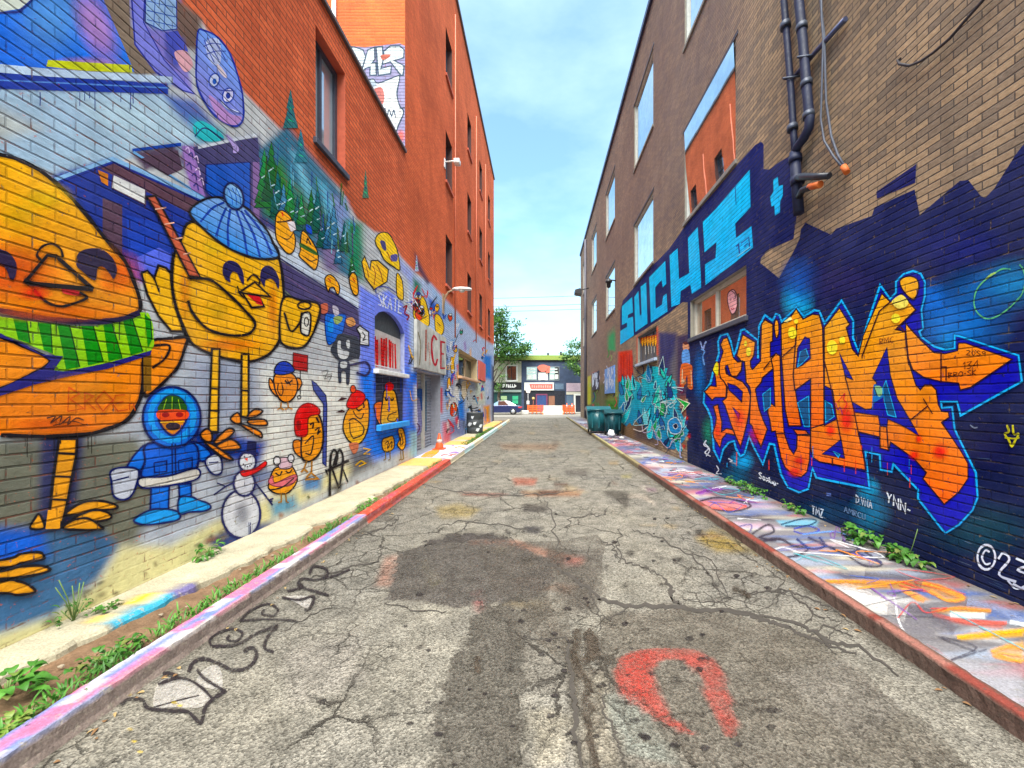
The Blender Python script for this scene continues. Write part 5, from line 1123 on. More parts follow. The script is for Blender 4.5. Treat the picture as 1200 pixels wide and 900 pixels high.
f.fill([(1048,352),(1059,345.5),(1067,355),(1061,361),(1054,361),(1049,357)], (246,230,130)).fill([(920,377),(928,371),(930,374),(924,378)], (250,240,170), sm=False).fill([(837,433),(841,424),(843,430),(842,440),(840,438)], (238,226,80))
f.line([(1046,357),(1068,349)], .9, (60,40,40), sm=False)
for cx, cy, rx, ry, a in ((1104,529,12,12,.85),(1074,533,8,8,.8),(1079,514,5,7,.8),(975,504,8,9,.8),(994,490,11,22,.85),(938,540,9,6,.8),(933,553,10,8,.7),(868,490,9,14,.5),(886,510,9,12,.45),(842,505,5,12,.5)): f.glow(cx, cy, rx, ry, (255,52,14), a)
f.line(K5([(480,230),(540,160),(530,210),(560,250),(520,320)]), 1.2, (200,40,60)).line(K5([(460,240),(480,300),(500,280),(520,340)]), 1, (150,40,110))
q3 = random.Random(6)
for k in range(26):
    x = q3.uniform(850, 1125); y = 600 - abs(x-1105)*.12 - q3.uniform(0, 70) if x > 1060 else q3.uniform(515, 550); L = q3.uniform(5, 20)
    f.line([(x,y),(x+q3.uniform(-.3,.3),y+L)], q3.uniform(.6,1.2), q3.choice([(240,90,10),(20,24,110),(60,150,210)]) + (.75,), sm=False)
write(f, '20S9', (1136,416), (1160,418), 6, 1.0, (80,40,20)); write(f, '134', (1132,433), (1153,430), 8, 1.1, (80,30,20)); write(f, 'BRO-SK', (1115,443), (1149,439), 6, 1.1, (80,30,20))
write(f, 'RMC', (1034,404), (1052,401), 7, .9, (110,50,20))
f.build('painted_lettering', m_paintR, rb, 'huge orange and yellow graffiti letters SKAM with blue shadow')
WT = (206,214,226)
def wtag(txt, a, b, h, w_, c, lb=None):
    f_ = figR(0.0075); write(f_, txt, a, b, h, w_, c); f_.build('painted_tag', m_paintR, rb, lb)
wtag('D.VNA', (1004,589), (1024,597), 9, 1.1, WT); wtag('AMRCU', (990,600), (1016,610), 7, .9, (120,140,170)); wtag('YNN-', (1040,588), (1070,606), 12, 1.8, (226,232,240)); wtag('TMZ..', (952,602), (970,608), 9, 1.4, WT); wtag('Saskia-', (890,560), (914,571), 7, 1.3, (220,226,236))
f = figR(0.0075)
f.line(K3([(255,280),(290,300),(270,310),(330,330)]), 1.2, WT).line(K3([(60,120),(40,160),(80,190),(50,230),(100,260)]), 1.5, WT).line(K3([(40,140),(90,200),(60,260)]), 1.2, WT).line(K3([(150,340),(170,380),(150,410),(195,415)]), 1.2, WT).fill(K3([(1118,580),(1160,585),(1160,612),(1120,608)]), (100,120,180), sm=False)
Wc = (216,224,240)
f.build('painted_tag', m_paintR, rb); f = figR(0.0075)
f.line(ell(1157,653,10.5,14.5,18), 2.6, Wc, sm=False, closed=True).line([(1161,647),(1156,645),(1152,653),(1156,661),(1162,660)], 2.2, Wc).line([(1171,655),(1177,648),(1184,656),(1172,673),(1192,682)], 2.8, Wc).line([(1192,654),(1206,662),(1194,668),(1210,676),(1202,690),(1188,684)], 2.8, Wc)
f.line([(1182,680),(1192,690),(1204,686)], 2, Wc)
f.build('painted_tag', m_paintR, rb); f = figR(0.0075)
f.line(K6([(1090,40),(1020,38),(960,70),(900,110),(830,170),(785,240),(768,330),(790,410),(850,465),(910,475),(990,445),(1080,380),(1150,310),(1195,250),(1220,140),(1200,40),(1170,0)]), 1.5, (104,176,120)).line(K6([(870,130),(920,90),(960,70)]), 2.2, (160,190,110))
f.build('painted_tag', m_paintR, rb); f = figR(0.0075)
f.line(K7([(1060,660),(1075,720),(1040,740),(1075,790),(1100,850),(1130,800),(1160,740),(1120,740),(1110,660)]), 2.4, (196,190,50)).line(K7([(1040,770),(1120,780),(1170,770)]), 2, (176,170,60)).line(K7([(735,660),(770,685),(800,680)]), 1.6, (120,130,150))
f.build('painted_tag', m_paintR, rb); f = figR(0.0075)
f.line(K1([(10,600),(40,690),(60,640),(80,600)]), 1.8, (150,170,220)).line(K1([(20,690),(60,720),(40,780),(60,880)]), 1.6, (110,150,210))
f.build('painted_tag', m_paintR, rb, 'pale blue scribble on the left edge of the navy wall')
# teal wild style piece beside the navy field
f = figR(0.004); rr = random.Random(11)
sil = V2([(-100,210),(0,205),(80,200),(90,160),(150,90),(200,70),(300,88),(312,150),(370,210),(392,270),(398,350),(440,480),(486,600),(494,640),(440,730),(320,785),(250,720),(150,650),(100,590),(0,565),(-60,590),(-110,420)])
sil2 = [(x + rr.gauss(0, 1.3), y + rr.gauss(0, 1.8)) for x, y in catmull(sil, True, 3)]
f.fill(sil2, ((34,186,198),(20,120,168)), sm=False)
for k in range(90):
    x = rr.uniform(727, 808); y = rr.uniform(428, 522)
    if poly_sd(np.array([(x, y)]), sil)[0] > 2: continue
    s_ = rr.uniform(2.5, 9); a = rr.uniform(-2.2, -.7); dx, dy = math.cos(a)*s_*.7, math.sin(a)*s_; nx, ny = -dy*.28, dx*.5
    c = rr.choice([(20,170,190),(40,200,180),(10,120,176),(16,150,90),(20,90,150),(70,206,216),(18,44,90),(30,60,120),(120,200,210)])
    f.fill([(x-dx+nx, y-dy+ny), (x+nx*1.3, y+ny), (x+dx*1.5, y+dy*1.5), (x-nx*1.4, y-ny), (x-dx*1.1-nx, y-dy-ny*.6)], c, sm=rr.random() < .3, line=rr.choice([(190,216,216),(16,40,70),(16,40,70),(150,200,206)]), w=rr.uniform(.5, 1.0))
for k in range(20):
    x = rr.uniform(728, 804); y = rr.uniform(432, 520)
    if poly_sd(np.array([(x, y)]), sil)[0] > 4: continue
    f.line([(x + rr.gauss(0, 5), y + rr.gauss(0, 8)) for _ in range(4)], rr.uniform(.5, .9), rr.choice([(200,222,222),(170,206,212),(20,40,80),(214,226,220)]))
f.fill(V2([(330,560),(400,520),(450,600),(420,660),(350,650)]), (10,130,186), line=(196,214,218), w=1.0).fill(V2([(372,590),(400,572),(416,600),(392,620)]), (20,30,60), line=(190,200,206), w=.7).fill(V2([(400,345),(520,395),(445,480),(470,420)]), (30,170,80), sm=False, line=(230,230,216), w=1.0)
f.line(V2([(240,690),(300,770),(340,780),(370,720),(440,700)]), 1.0, (180,170,190)).line(V2([(100,590),(110,650),(170,640),(190,600),(240,740),(210,760)]), 1, (170,160,180)).line(V2([(20,620),(90,640),(150,600)]), 1, (200,196,190)).line(V2([(440,740),(436,860),(452,870)]), 1.4, (170,176,210))
f.build('painted_lettering', m_paintR, rb, 'teal and green tangled graffiti piece with pale outlines')
f = figR(0.004)
f.fill(V1([(905,200),(950,160),(1000,190),(1020,270),(960,320),(910,290)]), (206,150,120)).fill(V1([(905,180),(950,150),(1000,190),(960,210)]), (80,40,40)).fill(V1([(900,320),(1010,310),(1028,560),(900,540)]), (110,160,226)).fill(V1([(880,560),(1060,570),(1070,760),(1080,980),(1000,960),(980,740),(920,960),(860,950)]), (206,110,70)).line(V1([(900,640),(890,900)]), .8, (230,220,190)).line(V1([(1050,660),(1060,940)]), .8, (230,200,160))
for k in range(16):
    x = rr.uniform(796, 808); y = rr.uniform(440, 530); f.glow(x, y, 3, 4, rr.choice([(200,60,40),(180,120,80),(60,70,150),(210,190,160)]), .8, 8)
f.build('painted_figure', m_paintR, rb, 'small painted figure with blue torso on the dark pillar')
f = figR(0.004)
for k in range(26):
    x = rr.uniform(690, 730); t = (x-690)/40; y = rr.uniform(420 - t*14, 478 + t*22); s = rr.uniform(1, 3.2)
    f.line([(x, y-s*2), (x+s*.5, y), (x-s*.3, y+s*2)], rr.uniform(.7, 1.3), rr.choice([(206,206,180),(80,140,80),(150,170,110),(200,90,90),(60,70,110),(196,196,206)]))
for x in (728, 731, 735, 738, 741): f.line([(x, 414 + rr.uniform(-3,3)), (x+.3, 448 + rr.uniform(-6, 3))], 1.2, (176,56,26), sm=False)
f.build('painted_tag', m_paintR, rb)
# ---- fittings on the wall
def onR(px, py, out=0.0):
    d, z = wall_right(px, py); return Vector((RX - out, d, z))
m_navy = M('navy_pipe_paint', tuple(v*.9 for v in lin((24,32,62))), 0.6, bump=.2)
pr = tag(empty('drain_pipe', (RX-.1, 5.2, 3.6)), 'navy twin drain pipes joining above the jagged paint edge', 'pipe')
A1 = [onR(x, y, .10) for x, y in ((922,-120),(927,0),(932,60),(936,110),(939,160),(941,185))]
mb = MB(); mb.tube(A1, .042, 12); child(mb, 'pipe', m_navy, pr)
mb = MB(); mb.tube([onR(x, y, .11) for x, y in ((941,178),(943,212),(946,250))], .062, 14); mb.tube([onR(941.5,183,.11), onR(942,190,.11)], .078, 14); mb.tube([onR(943.5,208,.11), onR(944.4,216,.11)], .08, 14); child(mb, 'pipe', m_navy, pr)
mb = MB(); mb.tube([onR(x, y, .11) for x, y in ((938,-120),(946,0),(951,50),(956,110),(959,140),(958,150),(952,162),(944,172),(941,181))], .055, 12); child(mb, 'pipe', m_navy, pr)
mb = MB()
for x, y in ((935,92),(953,67)): mb.tube([onR(x-5,y+2,.04), onR(x,y,.2), onR(x+6,y-3,.04)], .014, 6)
for x, y in ((929.5,30),(949.3,32),(955,98),(938,150),(957.6,135)): mb.tube([onR(x,y-3,.11), onR(x+.5,y+3,.11)], .066, 12)
child(mb, 'clamp', M('zinc_clamp', (0.06, 0.07, 0.10), 0.5, 0.4), pr)
mb = MB(); mb.tube([onR(943.5,210,.12), onR(955,207,.16), onR(972,207,.16), onR(986,206,.14)], [.05,.045,.04,.036], 10); mb.tube([onR(946,232,.12), onR(955,223,.16), onR(966,219,.16)], .04, 10); child(mb, 'elbow', M('black_elbow', (0.02, 0.022, 0.03), 0.4), pr)
mb = MB(); mb.tube([onR(964,219,.16), onR(976,216,.15)], .042, 12); child(mb, 'end_cap', M('orange_cap', (0.55, 0.12, 0.02), 0.6), pr)
br_ = MB(); br_.tube([onR(931,95,.05), onR(963,58,.05), onR(996,22,.05)], .03, 6); tag(br_.build('support_rail', M('grey_navy_rail', (0.07, 0.08, 0.15), 0.4, 0.4)), 'slanting support rail bolted behind the drain pipes', 'rail')
cb = tag(empty('hanging_cable', (RX-.05, 4.9, 6)), 'pair of grey cables hanging to an orange cap beside the navy pipes', 'cable')
mb = MB(); mb.tube([onR(x,y,.06) for x, y in ((962,-120),(968,10),(972,45),(973,90),(974,120),(980,160),(988,182),(996,195))], .013, 8); mb.tube([onR(x,y,.075) for x, y in ((967,-120),(970,20),(972,45),(970,110),(969,140),(973,165),(984,183),(995,196))], .012, 8); child(mb, 'cable', M('grey_cable', (0.07, 0.08, 0.11), 0.6), cb)
mb = MB(); mb.tube([onR(994.5,195,.06), onR(999,202,.06)], .032, 12); child(mb, 'end_cap', M('orange_cap'), cb)
mb = MB(); mb.tube([onR(x,y,.05) for x, y in ((1185,-30),(1158,2),(1140,22),(1120,45),(1100,62),(1085,72),(1072,77),(1060,75),(1058,70),(1061,69))], .012, 8); tag(mb.build('loose_wire', M('black_wire', (0.03, 0.025, 0.03))), 'loose black wire curling on the upper brickwork at right', 'wire')
dp = tag(empty('drain_pipe', (RX, 29.6, 5)), 'dark downpipe with a floodlight far down the right wall', 'pipe')
mb = MB(); mb.tube([(RX-.09, 29.5, .2), (RX-.09, 29.5, 13.6)], .10, 10); child(mb, 'pipe', M('dark_pipe', (0.09, 0.085, 0.11)), dp)
fl = tag(empty('flood_light', (RX, 28.6, 9.4)), 'dark floodlight on a bracket by the far downpipe', 'lamp')
mb = MB(); mb.tube([(RX, 28.2, 9.6), (RX-.6, 28.4, 9.5)], .04, 8); child(mb, 'bracket', m_dark, fl)
mb = MB(); mb.prism([(-.02,0),(.45,.12),(.45,.32),(.1,.42),(-.02,.3)], 'y', 28.1, 28.9); 
for i, v in enumerate(mb.v): mb.v[i] = (RX - .55 - v[0], v[1], 9.15 + v[2])
child(mb, 'lamp_head', m_dark, fl)
fl2 = tag(empty('wall_lantern', (RX, 21.5, 7.3)), 'small dark lantern fixed beside a tall window on the right wall', 'lamp')
mb = MB(); mb.tube([(RX, 18.2, 7.1), (RX-.3, 18.2, 7.15)], .03, 8); child(mb, 'bracket', m_dark, fl2)
mb = MB(); mb.lathe([(.02,.25),(.16,.1),(.16,.04),(.11,.02),(.09,-.18),(.03,-.22)], 12, at=(RX-.32, 18.2, 6.98)); child(mb, 'lamp_head', m_dark, fl2)
for (y0, y1, z0, z1, c, lb, nm) in ((18.3, 21.0, 1.9, 3.2, (96,140,206), 'pale blue painted board with white scribbles on the brick wall', 'painted_board'), (23.2, 26.0, 2.2, 3.3, (40,36,60), 'dark purple painted board farther along the brick wall', 'painted_board')):
    b = MB(); b.box((RX-.05, y0, z0), (RX-.003, y1, z1), bev=.006); o = b.build(nm, M(nm + str(c), tuple(v*PK for v in lin(c)), .7)); tag(o, lb, 'board', 'painted boards on the right wall')
    f = Fig(Surface(wall_right, lambda u, v, off: (RX - .051 - off, u, v), (), z0, z1, y0, y1), .001)
    for k in range(7):
        ya, za = rr.uniform(y0+.3, y1-.3), rr.uniform(z0+.2, z1-.2); q = [((RX*FOC/(ya+dy))+VX, VY-(za+dz-EYE)*FOC/(ya+dy)) for dy, dz in ((-.3,.2),(0,-.1),(.2,.25),(.35,-.2))]
        f.line(q, .7, (206,216,232))
    f.build('scribble', m_paintR, o)
# ================================================================== GROUND
R5 = crop(800,500,3); R7 = crop(350,500,3); R8 = crop(600,600,3); L6 = crop(0,600,3); P7 = crop(700,480,7.5)
KL0, KL1, KR0, KR1 = -2.38, -2.226, 2.27, 2.35
rg = random.Random(21)
def smooth_noise(y, s, seed):
    q = y*s; i = math.floor(q); fr = q-i; fr = fr*fr*(3-2*fr)
    g = lambda k: random.Random(k*7919+seed).random()
    return g(i)*(1-fr) + g(i+1)*fr
mb = MB(); mb.poly([(-500,-500,-.03),(500,-500,-.03),(500,700,-.03),(-500,700,-.03)])
tag(mb.build('ground', concrete_mat('ground_dust', (0.17, 0.155, 0.13))), kind='structure')
# --- alley asphalt
t = NT('worn_asphalt'); v = t.flat('z')
at = t.n('ShaderNodeAttribute', attribute_name='Col')
n1 = t.noise(v, 0.7, 6, 0.6); n2 = t.noise(v, 55, 4, 0.75); n3 = t.noise(v, 4.5, 6, 0.65)
c = t.mix(t.ramp(n1, [(0.35, 0.0), (0.65, 1.0)]), (0.202, 0.188, 0.156), (0.158, 0.150, 0.133))
a = t.math('MULTIPLY', at.outputs['Alpha'], t.ramp(t.noise(v, 13, 7, 0.8), [(0.36, 0.55), (0.52, 1.0)]), True)
c = t.mix(a, c, at.outputs['Color'])
c = t.mix(1.0, c, t.ramp(n3, [(0.28, 0.55), (0.7, 1.24)]), 'MULTIPLY')
agg = t.n('ShaderNodeTexVoronoi'); agg.inputs['Scale'].default_value = 95; t.L.new(v, agg.inputs['Vector'])
sepc = t.n('ShaderNodeSeparateColor'); t.L.new(agg.outputs['Color'], sepc.inputs[0])
c = t.mix(1.0, c, t.ramp(sepc.outputs[0], [(0.0, 0.50), (0.45, 0.95), (0.9, 1.38)]), 'MULTIPLY')
c = t.mix(1.0, c, t.ramp(n2, [(0.3, 0.74), (0.7, 1.2)]), 'MULTIPLY')
def crack(scale, w, mlo, mhi, mscale):
    wob = t.n('ShaderNodeTexNoise'); wob.inputs['Scale'].default_value = scale*2.2; wob.inputs['Detail'].default_value = 6; wob.inputs['Roughness'].default_value = 0.7; t.L.new(v, wob.inputs['Vector'])
    sc = t.n('ShaderNodeVectorMath', operation='SCALE'); t.L.new(wob.outputs['Color'], sc.inputs[0]); sc.inputs['Scale'].default_value = 0.45/scale
    ad = t.n('ShaderNodeVectorMath', operation='ADD'); t.L.new(v, ad.inputs[0]); t.L.new(sc.outputs[0], ad.inputs[1])
    vo = t.n('ShaderNodeTexVoronoi', feature='DISTANCE_TO_EDGE', voronoi_dimensions='2D'); vo.inputs['Scale'].default_value = scale; t.L.new(ad.outputs[0], vo.inputs['Vector'])
    ln = t.ramp(vo.outputs['Distance'], [(w*0.35, 1.0), (w, 0.0)])
    mk = t.ramp(t.noise(v, mscale, 4, 0.6), [(mlo, 0.0), (mhi, 1.0)])
    brk = t.ramp(t.noise(v, scale*5, 3, 0.7), [(0.36, 0.1), (0.5, 1.0)])
    return t.math('MULTIPLY', t.math('MULTIPLY', ln, mk), brk)
ck = t.math('MAXIMUM', crack(1.25, 0.016, 0.44, 0.54, 0.6), t.math('MAXIMUM', crack(3.6, 0.030, 0.52, 0.62, 0.7), t.math('MULTIPLY', crack(8.5, 0.050, 0.56, 0.64, 1.0), 0.8)))
c = t.mix(t.math('MULTIPLY', ck, 0.78), c, (0.035, 0.03, 0.026))
h = t.math('SUBTRACT', t.math('ADD', t.math('MULTIPLY', agg.outputs['Distance'], 0.9), t.math('ADD', n2, n3)), t.math('MULTIPLY', ck, 3.0))
m_road = t.bsdf(c, 0.92, 0, h, 0.85, 0.012, spec=0.08)

washG = [
 (R7([(318,575),(340,500),(358,442),(440,420),(560,386),(680,380),(790,420),(885,470),(892,540),(830,600),(760,622),(620,620),(560,640),(430,612),(308,610)]), (112,106,102), 2.5, .9),
 (R7([(440,420),(445,400),(560,375),(690,372),(740,396),(560,400)]), (96,92,90), 2.5, .8),
 ([(518,802),(545,748),(556,722),(600,702),(618,760),(610,810),(620,880),(640,1000),(480,1000),(505,880)], (112,108,102), 2, .6),
 ([(556,700),(640,690),(668,760),(660,820),(612,800),(600,740)], (128,122,114), 3, .45),
 ([(705,716),(850,718),(950,744),(1080,850),(1230,1000),(680,1000),(700,800)], (124,117,108), 4, .6),
 ([(640,640),(700,650),(700,720),(660,720)], (110,104,98), 8, .7),
 (R8([(362,560),(385,510),(430,490),(500,482),(640,484),(722,530),(765,640),(792,780),(752,792),(700,690),(664,580),(610,520),(530,515),(492,560),(512,640),(560,720),(640,782),(600,776),(500,724),(400,655),(368,600)]), (212,84,78), 2.0, .8),
 (R8([(500,480),(640,484),(720,530),(700,560),(640,520),(560,505)]), (190,110,100), 3, .6),
 (R8([(645,95),(700,62),(770,90),(850,140),(720,140)]), (186,160,86), 5, .75),
 (R7([(600,400),(760,398),(900,440),(1010,468),(1000,482),(880,460),(740,418),(610,414)]), (206,150,130), 2.5, .7),
 (R7([(870,450),(1000,460),(980,490),(890,480)]), (186,120,116), 5, .6),
 (R7([(480,285),(560,270),(640,290),(600,320),(500,320)]), (192,170,110), 4, .6),
 (R7([(430,480),(450,470),(500,545),(470,560)]), (170,160,100), 3, .5),
 (R7([(300,460),(345,450),(320,560),(270,560)]), (190,140,124), 4, .6), (R7([(610,580),(640,575),(660,640),(620,660)]), (170,110,110), 3, .6),
 (R7([(750,180),(840,182),(830,206),(760,204)]), (200,110,90), 2.5, .7), (R7([(780,228),(1000,224),(985,244),(800,244)]), (196,140,104), 3, .7), (R7([(560,230),(740,236),(700,246),(580,242)]), (150,80,70), 2, .7),
 (R7([(700,60),(920,60),(900,84),(720,80)]), (180,140,110), 3, .5), (R7([(930,150),(1020,150),(1010,172),(940,170)]), (110,104,100), 3, .7),
 (R7([(780,270),(870,275),(880,300),(790,300)]), (70,64,64), 3, .8), (R7([(790,345),(860,355),(840,378),(795,372)]), (54,52,62), 2.5, .85), (R7([(1080,232),(1165,236),(1150,280),(1120,262)]), (86,80,76), 2.5, .8), (R7([(820,500),(890,510),(880,560),(830,560)]), (74,70,70), 5, .7), (R7([(895,196),(950,198),(945,212),(900,210)]), (90,60,50), 1.5, .8), (R7([(820,226),(915,228),(905,244),(830,240)]), (90,60,56), 1.5, .8),
 (R8([(252,446),(290,426),(318,450),(312,520),(286,524),(258,490)]), (74,68,64), 2.5, .85), (R8([(555,580),(585,572),(592,604),(562,610)]), (56,54,54), 2, .9), (R8([(185,440),(215,430),(240,560),(225,700),(250,900),(215,900),(195,700),(205,560)]), (92,84,74), 3, .85),
 (R8([(120,120),(190,150),(170,215),(120,190)]), (96,84,76), 4, .8),
 (P7([(50,715),(180,715),(270,730),(290,800),(260,870),(230,820),(170,790),(80,760)]), (104,100,94), 2.5, .8),
 (P7([(280,750),(420,745),(520,830),(500,842),(400,785),(280,770)]), (216,204,190), 1.5, .7), (P7([(540,845),(680,790),(690,808),(560,850)]), (216,206,200), 1.5, .7), (P7([(430,690),(520,690),(520,720),(440,720)]), (160,120,150), 2, .6), (P7([(210,580),(300,570),(290,595),(220,600)]), (196,186,110), 2.5, .6), (P7([(100,460),(180,455),(180,480),(110,480)]), (196,156,90), 2.5, .6),
 (P7([(370,680),(425,676),(430,712),(405,710)]), (226,216,206), 1.5, .7),
 ([(60,860),(140,800),(220,770),(160,860),(90,910)], (196,190,176), 14, .5), ([(330,760),(420,740),(430,800),(340,830)], (176,170,164), 14, .5),
 (R8([(60,700),(130,690),(200,720),(190,880),(90,900)]), (196,188,170), 6, .55), (R8([(250,560),(320,560),(360,760),(380,900),(260,880)]), (192,184,168), 5, .6), (R8([(330,640),(430,640),(520,760),(580,890),(400,850),(350,740)]), (168,174,166), 4, .6),
 ([(905,790),(990,770),(1060,830),(1010,870)], (180,176,170), 8, .4),
]
for k in range(70):
    y = 470 + 30*math.exp(rg.uniform(-.4, 2.1)); x = rg.uniform(633-(y-470)*1.35, 633+(y-470)*1.35); w = (y-466)*rg.uniform(.03, .11); q = w*rg.uniform(.18, .4)
    washG.append(([(x-w,y),(x-w*.3,y-q),(x+w,y-q*.4),(x+w*.5,y+q)], rg.choice([(120,112,104),(206,192,166),(150,120,104),(100,96,92),(196,176,140),(150,146,140)]), max(q*.6, 1), .55))
for k in range(70):
    y = rg.uniform(620, 900); x = rg.uniform(480, 900); q = rg.uniform(1.6, 4.2); washG.append((ell(x, y, q*1.3, q, 7), (52,48,48), 1.5, .85))
rows = sorted(set([-3.0, 0.0, 0.9] + [round(EYE*FOC/(py-VY), 4) for py in np.arange(489.5, 1010, 3.0)] + [34.5])); xs = list(np.linspace(KL1-.01, KR0+.01, 100))
X, Y = np.meshgrid(xs, rows); yy = np.maximum(Y, 1.2).ravel(); PG = np.stack([VX + X.ravel()*FOC/yy, VY + EYE*FOC/yy], 1)
CG = wash(PG, washG); CG[:, :3] *= 0.45
_x = X.ravel(); _n = np.array([smooth_noise(float(yv), 1.9, 91) for yv in Y.ravel()]); _e = np.minimum(_x - KL1, KR0 - _x)     # silt gathered along the kerbs
_g = np.clip(1 - _e/(.05 + .16*_n), 0, 1)**1.3*.8; _a = CG[:, 3].copy(); CG[:, :3] = CG[:, :3]*(1-_g)[:, None]*(_a > 0)[:, None] + np.array([.055, .045, .034])[None, :]*np.where(_a > 0, _g, 1)[:, None]; CG[:, 3] = np.maximum(_a, _g)
mb = sheet(xs, rows, lambda u, v, o: (u, v, 0.0), (), CG); road = tag(mb.build('road', m_road, attr=True, recalc=False), kind='structure')
m_crack = M('crack_dirt', (0.04, 0.035, 0.03), 0.95, bump=.3)
SG = Surface(lambda px, py: ground(px, py), lambda u, v, off: (u, v, off), (), -3, 34.4, KL1+.003, KR0-.003)
def wander(pts, amp, n=5):
    out = []
    for (a, b) in zip(pts[:-1], pts[1:]):
        for k in range(n):
            tt = k/n; out.append((a[0]+(b[0]-a[0])*tt + rg.gauss(0, amp)*(k > 0), a[1]+(b[1]-a[1])*tt + rg.gauss(0, amp*.6)*(k > 0)))
    return out + [pts[-1]]
f = Fig(SG, 0.0036, 0.0)
cr = [(R8, [(120,180),(200,222),(262,262),(300,304),(420,332),(560,332),(640,348),(760,346),(860,372),(960,402),(1040,440),(1120,470),(1210,505)], 2.6), (R8, [(530,232),(556,288),(604,342)], 2.2), (R8, [(760,342),(706,236),(640,165),(520,92),(420,60)], 1.6), (R8, [(750,302),(900,280),(1000,286),(1100,330),(1200,392)], 1.8), (R8, [(190,440),(205,560),(228,700),(222,800),(250,905)], 3.2), (R8, [(342,600),(318,660),(352,762),(382,832),(395,905)], 2.0), (R7, [(880,480),(960,530),(1030,580),(1062,684)], 2.0), (R7, [(905,482),(912,402),(890,300),(862,250)], 1.3), (R7, [(1060,400),(1112,424),(1132,482)], 1.4), (R7, [(0,545),(100,520),(200,490),(280,470),(300,420)], 1.8), (R7, [(150,390),(240,380),(330,340),(360,310)], 1.3), (R7, [(300,620),(420,650),(520,650)], 1.6), (R7, [(560,380),(590,340),(640,330)], 1.2), (R7, [(480,360),(560,330),(800,360),(880,370)], 1.0), (R7, [(940,380),(960,320),(1080,310),(1090,280)], 1.0), (R7, [(420,200),(560,230),(700,240),(900,236),(980,222)], 1.0), (R8, [(380,60),(370,130),(400,180),(480,200),(530,232)], 1.5), (R8, [(860,372),(930,300),(960,230),(900,160)], 1.2), (R8, [(1040,440),(1100,400),(1200,440)], 1.6), (R8, [(30,440),(120,450),(190,440)], 1.4), (R8, [(420,332),(380,360),(320,380),(300,430)], 1.6), (R5, [(0,430),(100,470),(160,600),(120,620),(0,610)], 1.3), (R5, [(160,600),(260,580),(380,580),(480,670),(560,690)], 1.6), (R5, [(160,640),(420,700),(520,760),(620,770),(760,880)], 2.2), (R5, [(430,620),(460,660),(420,710)], 1.6), (R5, [(560,690),(500,760),(540,800)], 1.6), (L6, [(1190,330),(1100,360),(1000,420)], 1.0)]
for cpf, pts, w in cr: f.line(wander(cpf(pts), 1.9, 8), w*.95, (60,54,48), sm=False, taper=True)
o = f.mb.build('crack', m_crack, road, recalc=False); o['kind'] = 'structure'
t = NT('tar_patch'); v = t.flat('z'); at = t.n('ShaderNodeAttribute', attribute_name='Col')
vo_ = t.n('ShaderNodeTexVoronoi'); vo_.inputs['Scale'].default_value = 95; t.L.new(v, vo_.inputs['Vector']); sp_ = t.n('ShaderNodeSeparateColor'); t.L.new(vo_.outputs['Color'], sp_.inputs[0])
cc_ = t.mix(1.0, at.outputs['Color'], t.ramp(sp_.outputs[0], [(0, .6), (.5, 1.0), (.92, 1.5)]), 'MULTIPLY'); cc_ = t.mix(1.0, cc_, t.ramp(t.noise(v, 5, 6, .65), [(.3, .72), (.7, 1.22)]), 'MULTIPLY'); cc_ = t.mix(1.0, cc_, t.ramp(t.noise(v, 55, 4, .75), [(.3, .75), (.7, 1.2)]), 'MULTIPLY')
wr_ = t.ramp(t.noise(v, 3.6, 8, .78), [(.36, .12), (.56, .92)]); fw_ = t.ramp(t.noise(v, 46, 5, .7), [(.34, .35), (.46, 1.0)])
m_patch = t.bsdf(cc_, .88, 0, t.math('ADD', vo_.outputs['Distance'], t.noise(v, 40, 5, .7)), .6, .008, t.math('MULTIPLY', t.math('MULTIPLY', at.outputs['Alpha'], wr_), fw_, True), spec=.08); r9 = random.Random(4)
def jag(pts, amp, n=5):
    out = []; P = list(pts) + [pts[0]]
    for a, b in zip(P[:-1], P[1:]):
        for k in range(n): t_ = k/n; out.append((a[0]+(b[0]-a[0])*t_ + r9.gauss(0, amp), a[1]+(b[1]-a[1])*t_ + r9.gauss(0, amp*.6)))
    return out
TAR = (98,94,90)
for pts, cc in ((R7([(318,575),(340,500),(358,442),(440,420),(560,386),(680,380),(790,420),(885,470),(892,540),(830,600),(760,622),(620,620),(560,640),(430,612),(308,610)]), (104,100,96,.8)), (R7([(440,420),(445,400),(560,375),(690,372),(740,396),(560,400)]), (84,80,78)), ([(505,960),(520,880),(508,846),(518,800),(530,770),(553,752),(548,728),(560,712),(604,700),(640,700),(652,720),(622,740),(612,770),(618,800),(606,836),(612,880),(600,960)], (98,94,88,.66)), ([(612,706),(660,700),(672,742),(690,760),(700,800),(712,840),(700,880),(704,960),(684,960),(688,880),(676,830),(664,780),(640,760),(622,742)], (112,106,98,.5)), ([(706,722),(760,714),(850,716),(900,728),(950,742),(1010,784),(1080,846),(1160,916),(1230,1000),(860,1000),(820,900),(780,870),(740,876),(722,820),(704,790)], (112,106,98,.34)), ([(560,640),(700,628),(712,700),(690,716),(640,700),(580,700)], (106,100,94,.4))):
    zp = .0012 if 'zp' not in globals() else zp + .0003; f = Fig(SG, zp, 0.0001); f.fill(jag(pts, 3.4, 7), tuple(v*(.80 if v < 200 else 1) for v in cc[:3]) + (cc[3] if len(cc) > 3 else 1,), sm=False); o = f.build('asphalt_patch', m_patch, road); o['kind'] = 'structure'
m_sprayG = paint_mat('ground_spray_paint')
f = Fig(SG, 0.0050); IK = (44,40,42)
